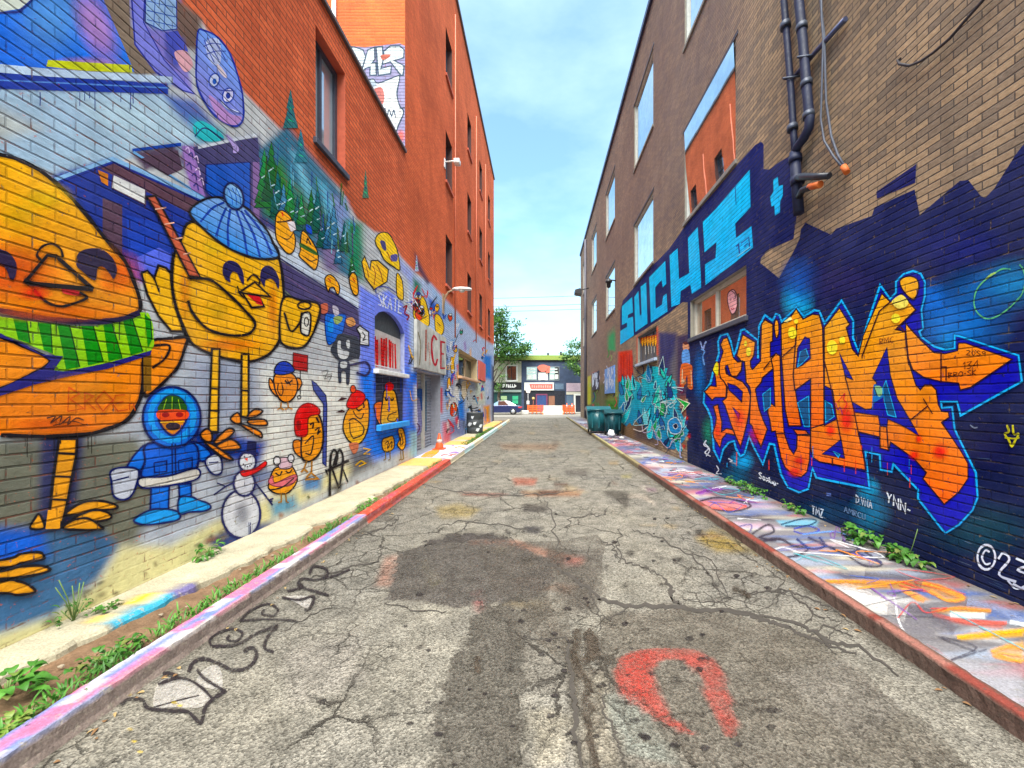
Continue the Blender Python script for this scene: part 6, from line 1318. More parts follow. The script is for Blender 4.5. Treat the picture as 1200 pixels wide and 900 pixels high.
f.fill(L6([(560,600),(640,585),(700,620),(740,660),(700,690),(600,690),(540,690)]), (200,196,192,.4)).fill(L6([(690,600),(720,555),(770,545),(780,620),(720,620)]), (206,202,198,.4)).fill(L6([(1000,300),(1090,300),(1080,340),(1040,320)]), (206,202,198,.4))
for l, w in (([(424,682),(450,662),(500,664),(520,692),(600,702),(660,706),(705,745),(718,700),(740,668),(795,630)], 4.2), ([(556,610),(590,596),(622,586),(600,570),(572,572)], 4), ([(600,586),(660,592),(710,622),(742,655)], 3), ([(540,690),(620,668),(700,648)], 1.6), ([(662,566),(680,532),(722,520),(780,542),(820,560),(872,550),(902,510),(890,482),(862,488),(866,500)], 4), ([(690,556),(720,590),(790,634)], 3.4), ([(742,474),(738,452),(768,428),(820,414),(852,430),(832,456),(800,452),(806,436)], 2.6), ([(745,476),(830,470),(900,432),(972,404),(942,440),(930,482),(962,496)], 3.4), ([(842,388),(880,350),(940,326),(976,346),(960,368),(922,362),(930,346)], 2.4), ([(846,386),(940,380),(1042,386)], 2.4), ([(990,304),(1052,312),(1104,300),(1088,344),(1070,348)], 2.6), ([(1010,282),(1062,268),(1052,250)], 2.4), ([(1088,222),(1100,196),(1140,200),(1152,224),(1112,242),(1060,238),(1050,262),(1100,280),(1156,296)], 2.8), ([(1130,238),(1180,226),(1230,205)], 2.2)):
    f.line(L6(l), w, IK)
for k in range(6): f.glow(*L6([(rg.uniform(400, 700), rg.uniform(500, 880))])[0], 5, 2.4, (206,180,60), .7, 8)
o = f.build('sprayed_writing', m_sprayG, road, 'black curly sprayed word INSPIRE on the asphalt'); o['kind'] = 'structure'

f = Fig(SG, 0.0046)
RR = (162,88,82)
f.fill(R8([(362,560),(385,510),(430,490),(500,482),(560,484),(520,515),(495,555),(510,640),(560,720),(640,782),(600,776),(500,724),(400,655),(368,600)]), RR + (.5,), sm=True)
f.fill(R8([(560,484),(640,486),(722,534),(765,640),(792,780),(752,792),(722,740),(700,690),(664,580),(620,530),(540,508)]), (160,100,94,.36), sm=True)
f.fill(R8([(392,520),(480,500),(470,560),(500,640),(440,640)]), (180,76,70,.35)).glow(*R8([(640,520)])[0], 22, 8, (176,92,88), .3).glow(*R8([(430,640)])[0], 20, 16, (180,84,78), .35)
o = f.build('sprayed_ring', paint_mat('worn_ring_paint', 'z', 48, .44, .60), road, 'worn red sprayed horseshoe ring'); o['kind'] = 'structure'
# --- pavement at right
ZR = 0.10
gR = lambda px, py: ground(px, py, ZR)
washP = [([(600,470),(2400,470),(2400,1700),(600,480)], (150,148,152), 1, 1)]
pal = [(236,236,236),(196,212,236),(150,140,180),(220,190,206),(96,94,108),(196,110,110),(80,76,90),(80,116,190),(232,226,206),(120,116,120)]
for k in range(330):
    d = rg.uniform(1.6, 30)**1.0 if rg.random() < .5 else rg.uniform(1.6, 10); x = rg.uniform(KR1, RX); px_ = VX + x*FOC/d; py_ = VY + (EYE-ZR)*FOC/d
    w = rg.uniform(.15, .6)*FOC/d; q = rg.uniform(.008, .04)*1.5*FOC/d
    washP.append(([(px_-w,py_-q*.2),(px_-w*.2,py_-q),(px_+w,py_+q*.3),(px_+w*.2,py_+q)], rg.choice(pal), max(q*.5, .8), rg.uniform(.4, .85)))
washP += [
 (P7([(20,300),(280,290),(330,312),(60,330)]), (220,140,150), 1.5, .9), (P7([(90,340),(420,332),(430,352),(110,385)]), (70,100,150), 1.8, .8), (P7([(180,405),(440,398),(440,420),(200,425)]), (226,222,206), 1.5, .8), (P7([(300,460),(440,455),(420,485),(310,485)]), (80,110,180), 1.8, .8), (P7([(380,500),(560,510),(540,535),(400,530)]), (150,90,110), 2, .8), (P7([(440,570),(560,575),(580,620),(520,640)]), (206,176,120), 2, .9), (P7([(560,640),(640,640),(600,668),(570,670)]), (206,130,110), 2, .8),
 (P7([(860,730),(1000,690),(1110,685),(1080,705),(900,755)]), (140,80,170), 1.8, .9), (P7([(900,790),(1060,780),(1200,820),(1180,840),(930,830)]), (120,80,100), 2, .85), (P7([(950,850),(1190,845),(1190,880),(1000,885)]), (226,120,110), 2, .8),
 (R5([(450,540),(640,542),(870,548),(1000,600),(960,612),(840,575),(600,565)]), (200,150,90), 2.5, .85), (R5([(760,570),(800,570),(870,610),(830,615)]), (232,170,120), 1.5, .85), (R5([(470,560),(620,590),(760,640),(800,660),(620,660),(520,600)]), (222,220,216), 4, .9), (R5([(620,670),(680,670),(1000,880),(960,900),(800,820)]), (206,110,104), 4, .8), (R5([(960,735),(1200,712),(1200,738),(980,750)]), (236,186,90), 2, .9), (R5([(1080,790),(1200,750),(1200,830),(1100,815)]), (232,180,120), 2.5, .8), (R5([(870,650),(1080,640),(1080,655),(900,660)]), (230,190,120), 1.5, .9), (R5([(900,670),(1140,690),(1120,712),(940,690)]), (216,130,120), 2, .8), (R5([(930,655),(1070,655),(1060,675),(950,675)]), (232,236,236), 1.5, .9), (R5([(330,330),(480,325),(470,350),(350,350)]), (150,210,236), 1.8, .85),
 (R5([(20,260),(180,260),(230,285),(80,290)]), (232,150,150), 2, .8), (R5([(700,620),(900,620),(1000,720),(800,740)]), (120,116,124), 10, .6), (R5([(900,800),(1200,860),(1200,1000),(1000,1000)]), (196,196,204), 8, .7),
]
rowsP = sorted(set([-3.0, 0.0, 0.9] + [round((EYE-ZR)*FOC/(py-VY), 4) for py in np.arange(488.5, 1000, 2.0)] + [34.0])); xsP = list(np.linspace(KR1, RX, 56))
X, Y = np.meshgrid(xsP, rowsP); yy = np.maximum(Y, 1.2).ravel(); PP = np.stack([VX + X.ravel()*FOC/yy, VY + (EYE-ZR)*FOC/yy], 1)
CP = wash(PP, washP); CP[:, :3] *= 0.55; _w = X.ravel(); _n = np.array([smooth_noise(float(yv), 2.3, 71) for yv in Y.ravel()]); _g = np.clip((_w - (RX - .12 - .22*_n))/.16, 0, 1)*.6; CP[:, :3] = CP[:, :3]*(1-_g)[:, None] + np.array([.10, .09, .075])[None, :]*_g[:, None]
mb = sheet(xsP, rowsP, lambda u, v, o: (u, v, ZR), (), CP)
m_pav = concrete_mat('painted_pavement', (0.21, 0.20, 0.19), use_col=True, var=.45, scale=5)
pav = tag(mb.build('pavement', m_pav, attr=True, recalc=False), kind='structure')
SP = Surface(gR, lambda u, v, off: (u, v, ZR + off), (), -3, 33.9, KR1+.002, RX-.01)
f = Fig(SP, 0.002, 0.000012); PKK = (60,56,70)
for l, w, cc in (([(240,380),(300,345),(320,370),(270,390),(330,400)], 2.0, PKK), ([(180,355),(240,345),(230,375),(190,370)], 1.6, (120,110,150)), ([(265,430),(280,405),(340,395),(390,420),(440,430),(400,455),(320,460),(270,445)], 2.2, PKK), ([(300,445),(350,425),(400,440)], 1.6, (236,236,236)), ([(400,395),(450,430),(500,420),(480,390)], 2.2, (50,60,110)), ([(440,390),(560,440),(620,430),(560,400)], 2.2, (60,60,90)), ([(560,440),(640,490),(700,485),(640,440)], 2.0, PKK), ([(600,440),(700,480)], 2, (70,70,110)), ([(390,360),(440,350),(480,365),(430,378),(390,368)], 1.5, (70,80,170)), ([(345,345),(420,325),(470,330),(440,348),(360,350)], 1.4, (30,60,90)), ([(420,380),(540,370),(600,400)], 1.6, (120,160,220)), ([(45,235),(90,225),(140,220)], 1.6, (130,70,150)), ([(60,262),(120,250),(200,262),(240,280),(180,297),(110,290),(62,270)], 1.6, (60,50,60)), ([(100,285),(180,292),(225,280)], 1.8, (230,120,110)), ([(890,650),(960,640),(1080,645)], 2.2, (206,130,60)), ([(880,660),(980,680),(1130,690)], 2, (176,90,90)), ([(780,575),(830,610)], 3.2, (236,170,110)), ([(860,555),(990,600),(930,612),(860,580)], 2.0, (216,140,80))):
    for ww, aa in ((1.7, .22), (1.25, .35), (.75, .6)): f.line(R5(l), w*ww, cc + (aa,))
for k in range(70):
    d = 7 + 18*rg.random()**1.2; x = rg.uniform(KR1+.12, RX-.25); p = [((VX + (x + rg.uniform(-.3,.3))*FOC/(d+dy)), VY + (EYE-ZR)*FOC/(d+dy)) for dy in (-.35, -.1, .12, .3)]
    f.line(p, .5 + 4/d, rg.choice([(90,86,100),(200,130,130),(130,110,160),(230,230,230),(80,100,150),(100,80,86)]) + (.5,))
for l, w, cc in (([(470,546),(640,547),(870,556),(985,598)], 4, (206,146,80,.8)), ([(772,574),(850,616)], 5, (232,160,104,.7)), ([(872,560),(985,606),(930,612),(870,578)], 3.5, (236,160,100,.9)), ([(965,744),(1080,730),(1210,720)], 5, (236,180,80,.75)), ([(1085,796),(1150,776),(1215,786)], 5, (232,164,96,.7)), ([(1090,806),(1160,826),(1215,822)], 4, (226,160,96,.65)), ([(875,655),(970,642),(1085,650)], 4, (214,150,90,.85)), ([(880,664),(1000,690),(1140,694)], 4, (200,110,100,.85)), ([(940,664),(1060,668)], 5, (238,242,242,.9)), ([(520,585),(640,610),(790,650)], 16, (236,234,230,.6)), ([(560,640),(660,690)], 10, (226,224,224,.5)), ([(640,676),(760,748),(880,822),(1000,900)], 14, (196,92,88,.7)), ([(640,520),(760,530),(840,560)], 7, (90,86,96,.4)), ([(720,640),(860,650),(960,720)], 10, (100,96,106,.35)), ([(1000,620),(1100,640),(1200,690)], 8, (150,160,190,.5)), ([(1150,690),(1210,702)], 4, (240,244,246,.9))):
    for ww, aa in ((1.6, .25), (1.15, .4), (.7, .7)): f.line(R5(l), w*ww, cc[:3] + (cc[3]*aa,))
r7 = random.Random(12)
for k in range(60):
    d = 2.3 + 8*r7.random()**1.3; x = r7.uniform(KR1+.15, RX-.25); s_ = r7.uniform(.08, .22)
    p = [(x + r7.gauss(0, s_*1.2), d + r7.gauss(0, s_)) for _ in range(r7.choice([3, 4, 5]))]
    f.line([(VX + a_*FOC/b_, VY + (EYE-ZR)*FOC/b_) for a_, b_ in p], r7.uniform(.8, 1.7)*3/d + .3, r7.choice([(56,54,66),(56,54,66),(230,232,236),(190,70,70),(60,90,170),(120,80,150),(230,150,80),(90,160,170)]) + (.6,))
o = f.build('sprayed_writing', m_sprayG, pav); o['kind'] = 'structure'

def strip(name, prof, ys, colf, mat, jit=0.0, jy=0.0):
    """a long extruded profile with colour per vertex; prof is [(x, z)...]"""
    mb = MB(); n = len(prof)
    for j, y in enumerate(ys):
        for i, (x, z) in enumerate(prof):
            mb.vert((x + rg.gauss(0, jit), y, z + rg.gauss(0, jit*.6)), colf(i, y))
    for j in range(len(ys)-1):
        for i in range(n-1):
            k = j*n+i; mb.face((k, k+1, k+n+1, k+n), 0)
    mb.face(list(range(n))); mb.face([(len(ys)-1)*n + i for i in range(n)])
    return mb.build(name, mat, attr=True)
ysK = [-3, -1, 0, .6] + [y for y in np.concatenate([np.arange(.9, 6, .035), np.arange(6, 12, .1), np.arange(12, 29.1, .35)])]
def kerb_left(i, y):
    if y < 5.04:
        a = smooth_noise(y, 3.2, 1 + i*3); c = (222,134,170) if a > .5 else (132,150,208)
        if smooth_noise(y, 4.5, 5 + i) > .74: c = (232,226,232)
        if 2.9 < y < 3.7 and i < 4: c = (240,140,176) if smooth_noise(y, 6, 11) > .3 else (236,226,230)
        if i >= 6: return pc((120,106,104), .75 if smooth_noise(y, 2, 9) > .4 else .2)
        return pc(tuple(v*.84 for v in c), .95 if i < 5 else .6)
    if y < 9.7:
        return pc((188,74,64) if smooth_noise(y, 2.5, 4+i) > .3 else (160,70,84), .9 if i < 6 else .75)
    return pc((186,212,214) if smooth_noise(y, .8, 3) > .35 else (214,204,180), .9)
m_kerb = concrete_mat('painted_kerb', (0.33, 0.29, 0.23), use_col=True)
profL = [(KL0, 0.0), (KL0, .105), (KL0+.02, .12), (KL0+.075, .122), (KL1-.03, .12), (KL1-.008, .112), (KL1, .085), (KL1+.006, .03), (KL1+.02, -.005)]
tag(strip('kerb', profL, ysK, kerb_left, m_kerb, .0022), kind='structure')
def kerb_right(i, y):
    if y < 9: return pc((124,66,60) if smooth_noise(y, 3, 2) > .4 else (146,104,96), (.85 if 3 <= i <= 4 else .10) * (1 if y < 7 else .7))
    return pc((150,140,110) if smooth_noise(y, .7, 6) > .4 else (176,170,130), .7 if 2 <= i <= 4 else .3)
m_kerbR = concrete_mat('red_kerb_concrete', (0.075, 0.058, 0.047), use_col=True)
profR = [(KR0-.015, -.005), (KR0-.004, .05), (KR0, .085), (KR0+.012, .102), (KR0+.045, .106), (KR1, .104), (KR1, 0)]
tag(strip('kerb', profR, ysK + [31, 33.9], kerb_right, m_kerbR, .002), kind='structure')
# --- ledge and dirt strip at left
m_ledge = concrete_mat('cream_ledge_concrete', (0.44, 0.40, 0.29), use_col=True, var=.22, scale=4)
def ledge_col(i, y):
    c = (0, 0, 0, 0)
    if i >= 3:
        if 2.62 < y < 3.02: c = pc((70,160,190), .9)
        elif 3.02 <= y < 3.2: c = pc((96,90,150), .8)
    if i == 2 and 2.85 < y < 3.0: c = pc((238,206,40), .9)
    if i == 2 and 2.62 < y < 2.7: c = pc((236,190,90), .6)
    if y > 8.6 and smooth_noise(y, 1.2, 8) > .4: c = pc((236,176,90), .6)
    return c
def ledge_edge(y): return float(np.interp(y, [0, 2.1, 2.6, 3.5, 5.3, 9.6, 27], [-2.93, -2.91, -2.81, -2.75, -2.56, -2.50, -2.62]))
def ledge(y0, y1):
    ys = list(np.arange(y0, y1, .06)) + [y1]; mb = MB(); n = 6
    for y in ys:
        e = ledge_edge(y) + .05*(smooth_noise(y, 3.0, 21)-.5) + .05*(smooth_noise(y, 9, 22)-.5) - (.10 if smooth_noise(y, 2.1, 25) > .86 else 0)
        for i, (x, z) in enumerate(((LX+.001, .122), (LX+.09, .12), (LX+(e-LX)*.55, .119), (e-.02, .112), (e, .09), (e+.01, .0))): mb.vert((x, y, z + rg.gauss(0, .002)*(i > 0)), ledge_col(i, y))
    for j in range(len(ys)-1):
        for i in range(n-1): k = j*n+i; mb.face((k, k+1, k+n+1, k+n), 0)
    mb.face(list(range(n))); mb.face([(len(ys)-1)*n + i for i in range(n)])
    return tag(mb.build('ledge', m_ledge, attr=True), kind='structure')
ledge(-2.9, 9.9); ledge(12.7, 26.9)
xsD = list(np.linspace(-2.98, KL0+.01, 12)); ysD = list(np.concatenate([np.arange(-2.9, 9.9, .07), np.arange(9.9, 29, .3)]))
mb = MB()
for y in ysD:
    for x in xsD:
        edge = 1; mb.vert((x, y, .055 + .03*(1-edge) + .035*(smooth_noise(y, 4, int(x*30)) - .5) + rg.gauss(0, .006)))
n = len(xsD)
for j in range(len(ysD)-1):
    for i in range(n-1): k = j*n+i; mb.face((k, k+1, k+n+1, k+n), 0, True)
tag(mb.build('dirt_strip', concrete_mat('brown_dirt', (0.20, 0.125, 0.075), var=.45, scale=9)), kind='structure')
mb = MB(); mb.box((LX+.002, 9.92, 0.0), (KL1-.004, 12.68, .128), bev=.01)
slab = tag(mb.build('driveway_slab', concrete_mat('lilac_painted_slab', tuple(v*PK for v in lin((206,190,206))), var=.3)), kind='structure')
f = Fig(Surface(lambda px, py: ground(px, py, .128), lambda u, v, off: (u, v, .129 + off), (), 9.95, 12.6, LX+.02, KL1-.02), .002)
for k in range(16):
    x = rg.uniform(500, 545); y = rg.uniform(520, 541); f.line([(x-6,y),(x,y-1.5),(x+7,y+.5)], 1.1, rg.choice([(150,110,180),(220,120,110),(230,160,60),(120,120,170),(240,230,240)]))
f.fill([(488,541),(500,530),(512,527),(514,530),(498,541)], (230,160,60)); o = f.build('sprayed_paint', m_sprayG, slab); o['kind'] = 'structure'
# small stones in the dirt
mb = MB()
for k in range(90):
    y = rg.uniform(1.4, 9.5); x = rg.uniform(ledge_edge(y)+.03, -2.42); s = rg.uniform(.005, .016); b = bmesh.new(); bmesh.ops.create_icosphere(b, subdivisions=1, radius=s)
    for vv in b.verts: vv.co = Vector((vv.co.x*rg.uniform(.7,1.4) + x, vv.co.y*rg.uniform(.7,1.4) + y, vv.co.z*.6 + .075))
    mb.bm(b, 0)
tag(mb.build('gravel', M('pale_stone', (0.30, 0.25, 0.18), .9)), kind='stuff')
# --- plants
m_leafA = leaf_mat('weed_leaf', (0.045, 0.17, 0.02), (0.10, 0.30, 0.035)); m_leafB = leaf_mat('weed_leaf_yellowing', (0.12, 0.24, 0.03), (0.22, 0.26, 0.06)); m_stem = M('weed_stem', (0.12, 0.20, 0.05))
def leaf(mb, base, yaw, pitch, L, W, m=0, curl=.5):
    d = Vector((math.cos(yaw), math.sin(yaw), 0)); s = Vector((-math.sin(yaw), math.cos(yaw), 0)); up = Vector((0, 0, 1)); pts = []; p = Vector(base); pit = pitch; N = 4
    prof = [.25, .85, 1.0, .66, .04]
    idx = []
    for k in range(N+1):
        w = W*prof[k]*.5; roll = .18*W; idx.append((mb.vert(p - s*w + up*roll*prof[k]), mb.vert(p), mb.vert(p + s*w + up*roll*prof[k])))
        p = p + (d*math.cos(pit) + up*math.sin(pit))*(L/N); pit -= curl*rg.uniform(.6, 1.3)
    for k in range(N):
        a, b = idx[k], idx[k+1]; mb.face((a[0], a[1], b[1], b[0]), m, True); mb.face((a[1], a[2], b[2], b[1]), m, True)
def weed(x, y, z, rx, ry, n, L, label, broad=.62, stalks=0, m=None, tallest=.12, side=0):
    root = tag(empty('weed_plant', (x, y, z)), label, 'weed', 'weeds in the alley')
    mb = MB()
    for k in range(n):
        a = rg.uniform(0, 2*math.pi); r = math.sqrt(rg.random()); bx, by = x + rx*r*math.cos(a)*.8, y + ry*r*math.sin(a)*.8
        if side: bx = min(bx, RX-.015) if side > 0 else max(bx, LX+.015)
        yaw = a + rg.uniform(-.8, .8); h = rg.uniform(0, tallest)
        if side > 0 and math.cos(yaw) > .2: yaw = math.pi - yaw
        leaf(mb, (bx, by, z + h), yaw, rg.uniform(.1, 1.0), L*rg.uniform(.6, 1.25), L*broad*rg.uniform(.7, 1.15), 1 if rg.random() < .12 else 0)
    child(mb, 'foliage', [m or m_leafA, m_leafB], root, recalc=False)
    mb = MB()
    for k in range(max(4, n//6)):
        a = rg.uniform(0, 6.3); r = rg.random(); mb.tube([(x, y, z-.01), (x + rx*r*.5*math.cos(a), y + ry*r*.5*math.sin(a), z + tallest*.8)], .003, 5)
    for k in range(stalks):
        a = rg.uniform(0, 6.3); t_ = (x + .04*math.cos(a), y + .1*math.sin(a), z + rg.uniform(.2, .34)); mb.tube([(x, y, z), ((x+t_[0])/2+.01, (y+t_[1])/2, z + (t_[2]-z)*.55), t_], .003, 5)
    child(mb, 'stem', m_stem, root)
def onP(px): d = RX*FOC/(px-VX); return d
weed(RX-.12, onP(1078), ZR, .11, .20, 46, .10, 'broad leafed weed at the wall foot nearest the white copyright sign', side=1, stalks=1, tallest=.11)
weed(RX-.13, onP(1026), ZR, .12, .26, 56, .10, 'second broad leafed weed along the navy wall, under the tag letters', side=1, stalks=0, tallest=.12)
weed(RX-.09, onP(938), ZR, .07, .26, 40, .07, 'low weed beside the small white TMZ tag', side=1, tallest=.09)
weed(RX-.12, onP(890), ZR, .10, .50, 70, .085, 'long green weed patch below the orange letters', side=1, tallest=.12)
weed(RX-.09, onP(864), ZR, .08, .30, 36, .08, 'farthest small weed at the foot of the navy wall', side=1, tallest=.10)
weed(-2.72, 2.0, .08, .12, .15, 44, .08, 'bushy leafy weed in the dirt at the near left corner', tallest=.10, stalks=1)
weed(-2.50, 2.25, .08, .08, .22, 48, .06, 'dense weed row along the pastel kerb', tallest=.07)
weed(-2.44, 1.75, .08, .05, .15, 40, .05, 'pale grassy weed against the kerb edge at the picture corner', m=m_leafB, tallest=.04)
weed(LX+.07, 2.62, .125, .06, .14, 26, .05, 'thin stalky weed growing on the cream ledge', broad=.4, stalks=5, tallest=.12, side=-1)
weed(LX+.15, 2.76, .125, .05, .06, 12, .06, 'single round leafed weed on the cream ledge', tallest=.04, side=-1)
weed(LX+.07, 3.70, .125, .06, .16, 34, .075, 'leafy weed below the painted snowman shadow', tallest=.10, side=-1, broad=.42)
weed(-2.44, 5.6, .09, .05, .4, 44, .06, 'small weed where the red kerb begins', tallest=.05)
def tuft(mb, x, y, z, n, L):
    for k in range(n): leaf(mb, (x + rg.gauss(0, .03), y + rg.gauss(0, .05), z), rg.uniform(0, 6.3), rg.uniform(.7, 1.4), L*rg.uniform(.5, 1.2), .010, 0, .25)
mb = MB()
for y in np.arange(1.6, 5.0, .05):
    if smooth_noise(y, 2, 33) > .22: tuft(mb, -2.44 + rg.gauss(0, .02), y, .085, 14, .085)
for y in np.arange(5.2, 9.4, .1):
    if smooth_noise(y, 1.7, 35) > .62: tuft(mb, -2.42 + rg.gauss(0,.02), y, .09, 8, .07)
for y in np.arange(13.0, 20.5, .05): tuft(mb, -2.50 + rg.gauss(0, .06), y, .10, 9, .10)
for y in np.arange(1.6, 5.0, .16): 
    if smooth_noise(y, 2, 33) > .3: leaf(mb, (-2.42, y, .09), rg.uniform(0, 6.3), .6, .05, .03, 0)
tag(mb.build('grass', m_leafA, recalc=False), kind='stuff')

f = Fig(SG, .0042, .00002); r6 = random.Random(77)
for k in range(90):
    y = 600 + 300*r6.random(); x = r6.gauss(690, 130); q = r6.uniform(1.2, 4.4)*(y-400)/380
    f.fill(jag(ell(x, y, q*1.4, q*.8, 6), q*.18, 2), (46,43,43,.95), sm=False)
for l, w in (([(676,738),(672,770),(690,800),(684,840),(700,900),(705,960)], 7), ([(688,740),(694,760),(692,775)], 13), ([(560,770),(562,790)], 6), ([(860,690),(880,700)], 5)):
    for z_ in range(2): f.line(wander([(x + r6.gauss(0,1.5), y) for x, y in l], 2.2, 4), w*(1-.4*z_), (70,64,58,.75), sm=False)
o = f.build('tar_spot', m_patch, road); o['kind'] = 'stuff'
mb = MB(); r5_ = random.Random(8)
for k in range(170):
    if k % 3: y = 1.5 + 12*r5_.random()**1.6; x = r5_.choice([KL1 + .02 + abs(r5_.gauss(0, .09)), KR0 - .02 - abs(r5_.gauss(0, .09))]); z = .006
    else: y = 2 + 12*r5_.random()**1.5; x = RX - .02 - abs(r5_.gauss(0, .12)); z = ZR + .005
    rs_ = rg; leaf(mb, (x, y, z), r5_.uniform(0, 6.3), .15, r5_.uniform(.02, .05), r5_.uniform(.01, .025), r5_.randrange(2), .2)
tag(mb.build('dead_leaves', [M('dry_leaf', (0.16, 0.085, 0.035), .8), M('straw_leaf', (0.30, 0.21, 0.09), .8)], recalc=False), kind='stuff')
# ================================================================== THINGS IN THE ALLEY
m_teal = M('teal_plastic', (0.012, 0.115, 0.14), 0.32, spec=.6); m_tealD = M('dark_teal_plastic', (0.008, 0.06, 0.075), 0.4); m_rub = M('black_rubber', (0.02, 0.02, 0.02), .8)
def bin_(x, y, w, dp, h, label, mat):
    r = tag(empty('rubbish_bin', (x, y, ZR)), label, 'bin', 'rubbish bins against the right wall')
    b = bmesh.new(); bmesh.ops.create_cube(b, size=1)
    for v in b.verts:
        k = .82 if v.co.z < 0 else 1.0; v.co = Vector((x + v.co.x*w*k, y + v.co.y*dp*k, ZR + .08 + (v.co.z+.5)*(h*.80)))
    bmesh.ops.bevel(b, geom=list(b.edges), offset=.09, segments=3, affect='EDGES'); mb = MB(); mb.bm(b, 0, sm=True)
    for k in (-.3, 0, .3): mb.box((x+k*w-.03, y-dp*.5-.006, ZR+.25), (x+k*w+.03, y-dp*.42, ZR+h*.7), bev=.01)
    child(mb, 'body', mat, r)
    mb = MB(); prof = []
    n = 10
    for j in range(n+1):
        yy = y - dp*.54 + dp*1.08*j/n; zz = ZR + h*.86 + .12*math.sin(math.pi*j/n)
        prof.append((yy, zz))
    mb.prism([(y-dp*.54, ZR+h*.80)] + prof + [(y+dp*.54, ZR+h*.80)], 'x', x-w*.54, x+w*.54); child(mb, 'lid', mat, r)
    mb = MB(); mb.tube([(x-w*.42, y-dp*.58, ZR+h*.84), (x+w*.42, y-dp*.58, ZR+h*.84)], .022, 8); child(mb, 'handle', mat, r)
    for s in (-1, 1):
        mb = MB(); mb.lathe([(.02,-.03),(.09,-.03),(.10,0),(.09,.03),(.02,.03)], 14)
        for i, v in enumerate(mb.v): mb.v[i] = (x + s*w*.38 + v[2], y + dp*.36 + v[0], ZR + .10 + v[1])
        child(mb, 'wheel', m_rub, r)
        mb = MB(); mb.box((x + s*w*.34-.04, y-dp*.36-.04, ZR), (x + s*w*.34+.04, y-dp*.36+.04, ZR+.12)); child(mb, 'foot', m_rub, r)
bin_(2.58, 17.6, .98, .85, 1.25, 'large teal rubbish bin at the pavement edge', m_teal)
bin_(3.02, 16.35, .72, .62, 1.12, 'darker teal bin behind the large one, against the green wall paint', m_tealD)
mb = MB(); b = bmesh.new(); bmesh.ops.create_icosphere(b, subdivisions=3, radius=1)
for v in b.verts:
    k = 1 + .18*math.sin(v.co.x*5+1)*math.cos(v.co.y*4+v.co.z*3); v.co = Vector((2.82 + v.co.x*.14*k, 15.55 + v.co.y*.15*k, ZR + .13 + v.co.z*.13*k*(1.35 if v.co.z > .7 else 1)))
mb.bm(b, 0, sm=True); tag(mb.build('rubbish_bag', M('white_plastic_bag', (0.74, 0.76, 0.78), .3)), 'white tied rubbish bag on the pavement before the bins', 'bag')
mb = MB(); b = bmesh.new(); bmesh.ops.create_icosphere(b, subdivisions=2, radius=1)
for v in b.verts:
    k = 1 + .3*math.sin(v.co.x*7)*math.cos(v.co.y*6); v.co = Vector((3.1 + v.co.x*.09*k, 14.9 + v.co.y*.08*k, ZR + .045 + v.co.z*.045*k))
mb.bm(b, 0, sm=False); tag(mb.build('paper_scrap', M('paper_white', (0.72, 0.71, 0.66), .8)), 'crumpled white paper scrap by the right wall', 'litter')
# cone
cx, cy, cz = -2.98, 11.6, .128
r = tag(empty('traffic_cone', (cx, cy, cz)), 'orange traffic cone standing in front of the shutter door', 'cone')
mb = MB(); mb.box((cx-.17, cy-.17, cz), (cx+.17, cy+.17, cz+.03), bev=.01); child(mb, 'base', M('cone_base', (0.55, 0.10, 0.03)), r)
mb = MB(); mb.lathe([(.125,.03),(.12,.06),(.03,.46),(.02,.47)], 20, at=(cx, cy, cz)); child(mb, 'cone_body', M('cone_orange', (0.75, 0.11, 0.03), .45), r)
mb = MB(); mb.lathe([(.0925,.20),(.073,.29),(.071,.29),(.0905,.20)], 20, at=(cx, cy, cz)); child(mb, 'reflective_band', M('cone_band', (0.66, 0.52, 0.46), .4), r)
# dark drum by the left wall
cx, cy, cz = -2.86, 17.2, .12
r = tag(empty('trash_drum', (cx, cy, cz)), 'dark grey drum with white painted patches by the left wall', 'drum')
mb = MB(); mb.lathe([(.30,0),(.34,.03),(.36,.25),(.345,.27),(.365,.30),(.37,.58),(.355,.60),(.37,.63),(.36,.86),(.38,.90),(.35,.91),(.33,.80),(.05,.78)], 24, at=(cx, cy, cz)); child(mb, 'body', M('dark_drum', (0.06, 0.065, 0.07), .5), r)
mb = MB()
for a0, z0, k_ in ((4.2,.36,1.2),(4.85,.42,.7),(5.6,.30,1.0),(4.6,.68,.6),(5.2,.14,.9)):
    q = []
    for a, z in ((a0-.26*k_,z0),(a0+.02,z0-.05),(a0+.22*k_,z0+.03),(a0+.3*k_,z0+.10),(a0+.04,z0+.12*k_),(a0-.14,z0+.09)): q.append((cx + .377*math.cos(a), cy + .377*math.sin(a), cz + z))
    mb.poly(q)
child(mb, 'painted_patch', M('drum_white', (0.66, 0.68, 0.70)), r)

# ================================================================== THE STREET AT THE END
mb = MB(); mb.poly([(-90,34.5,.002),(90,34.5,.002),(90,43.0,.002),(-90,43.0,.002)]); tag(mb.build('street', concrete_mat('street_asphalt', (0.2, 0.19, 0.17))), kind='structure')
mb = MB(); mb.box((-90,43.0,-.02),(90,46.0,.13)); tag(mb.build('far_pavement', concrete_mat('far_pavement_concrete', (0.3, 0.29, 0.26))), kind='structure')
FY = 46.0
fx = lambda px: (px-VX)*FY/FOC
fz = lambda py: EYE + (VY-py)*FY/FOC
def panel(mb, px0, px1, py0, py1, out, m=0, th=None):
    mb.box((fx(px0), FY-out, fz(py1)), (fx(px1), FY-out+(th or .06), fz(py0)), m)
m_cream = M('cream_siding', (0.50, 0.49, 0.38), .7); m_wf = M('white_trim', (0.68, 0.69, 0.64), .5); m_blk = M('black_fascia', (0.012, 0.013, 0.015), .35)
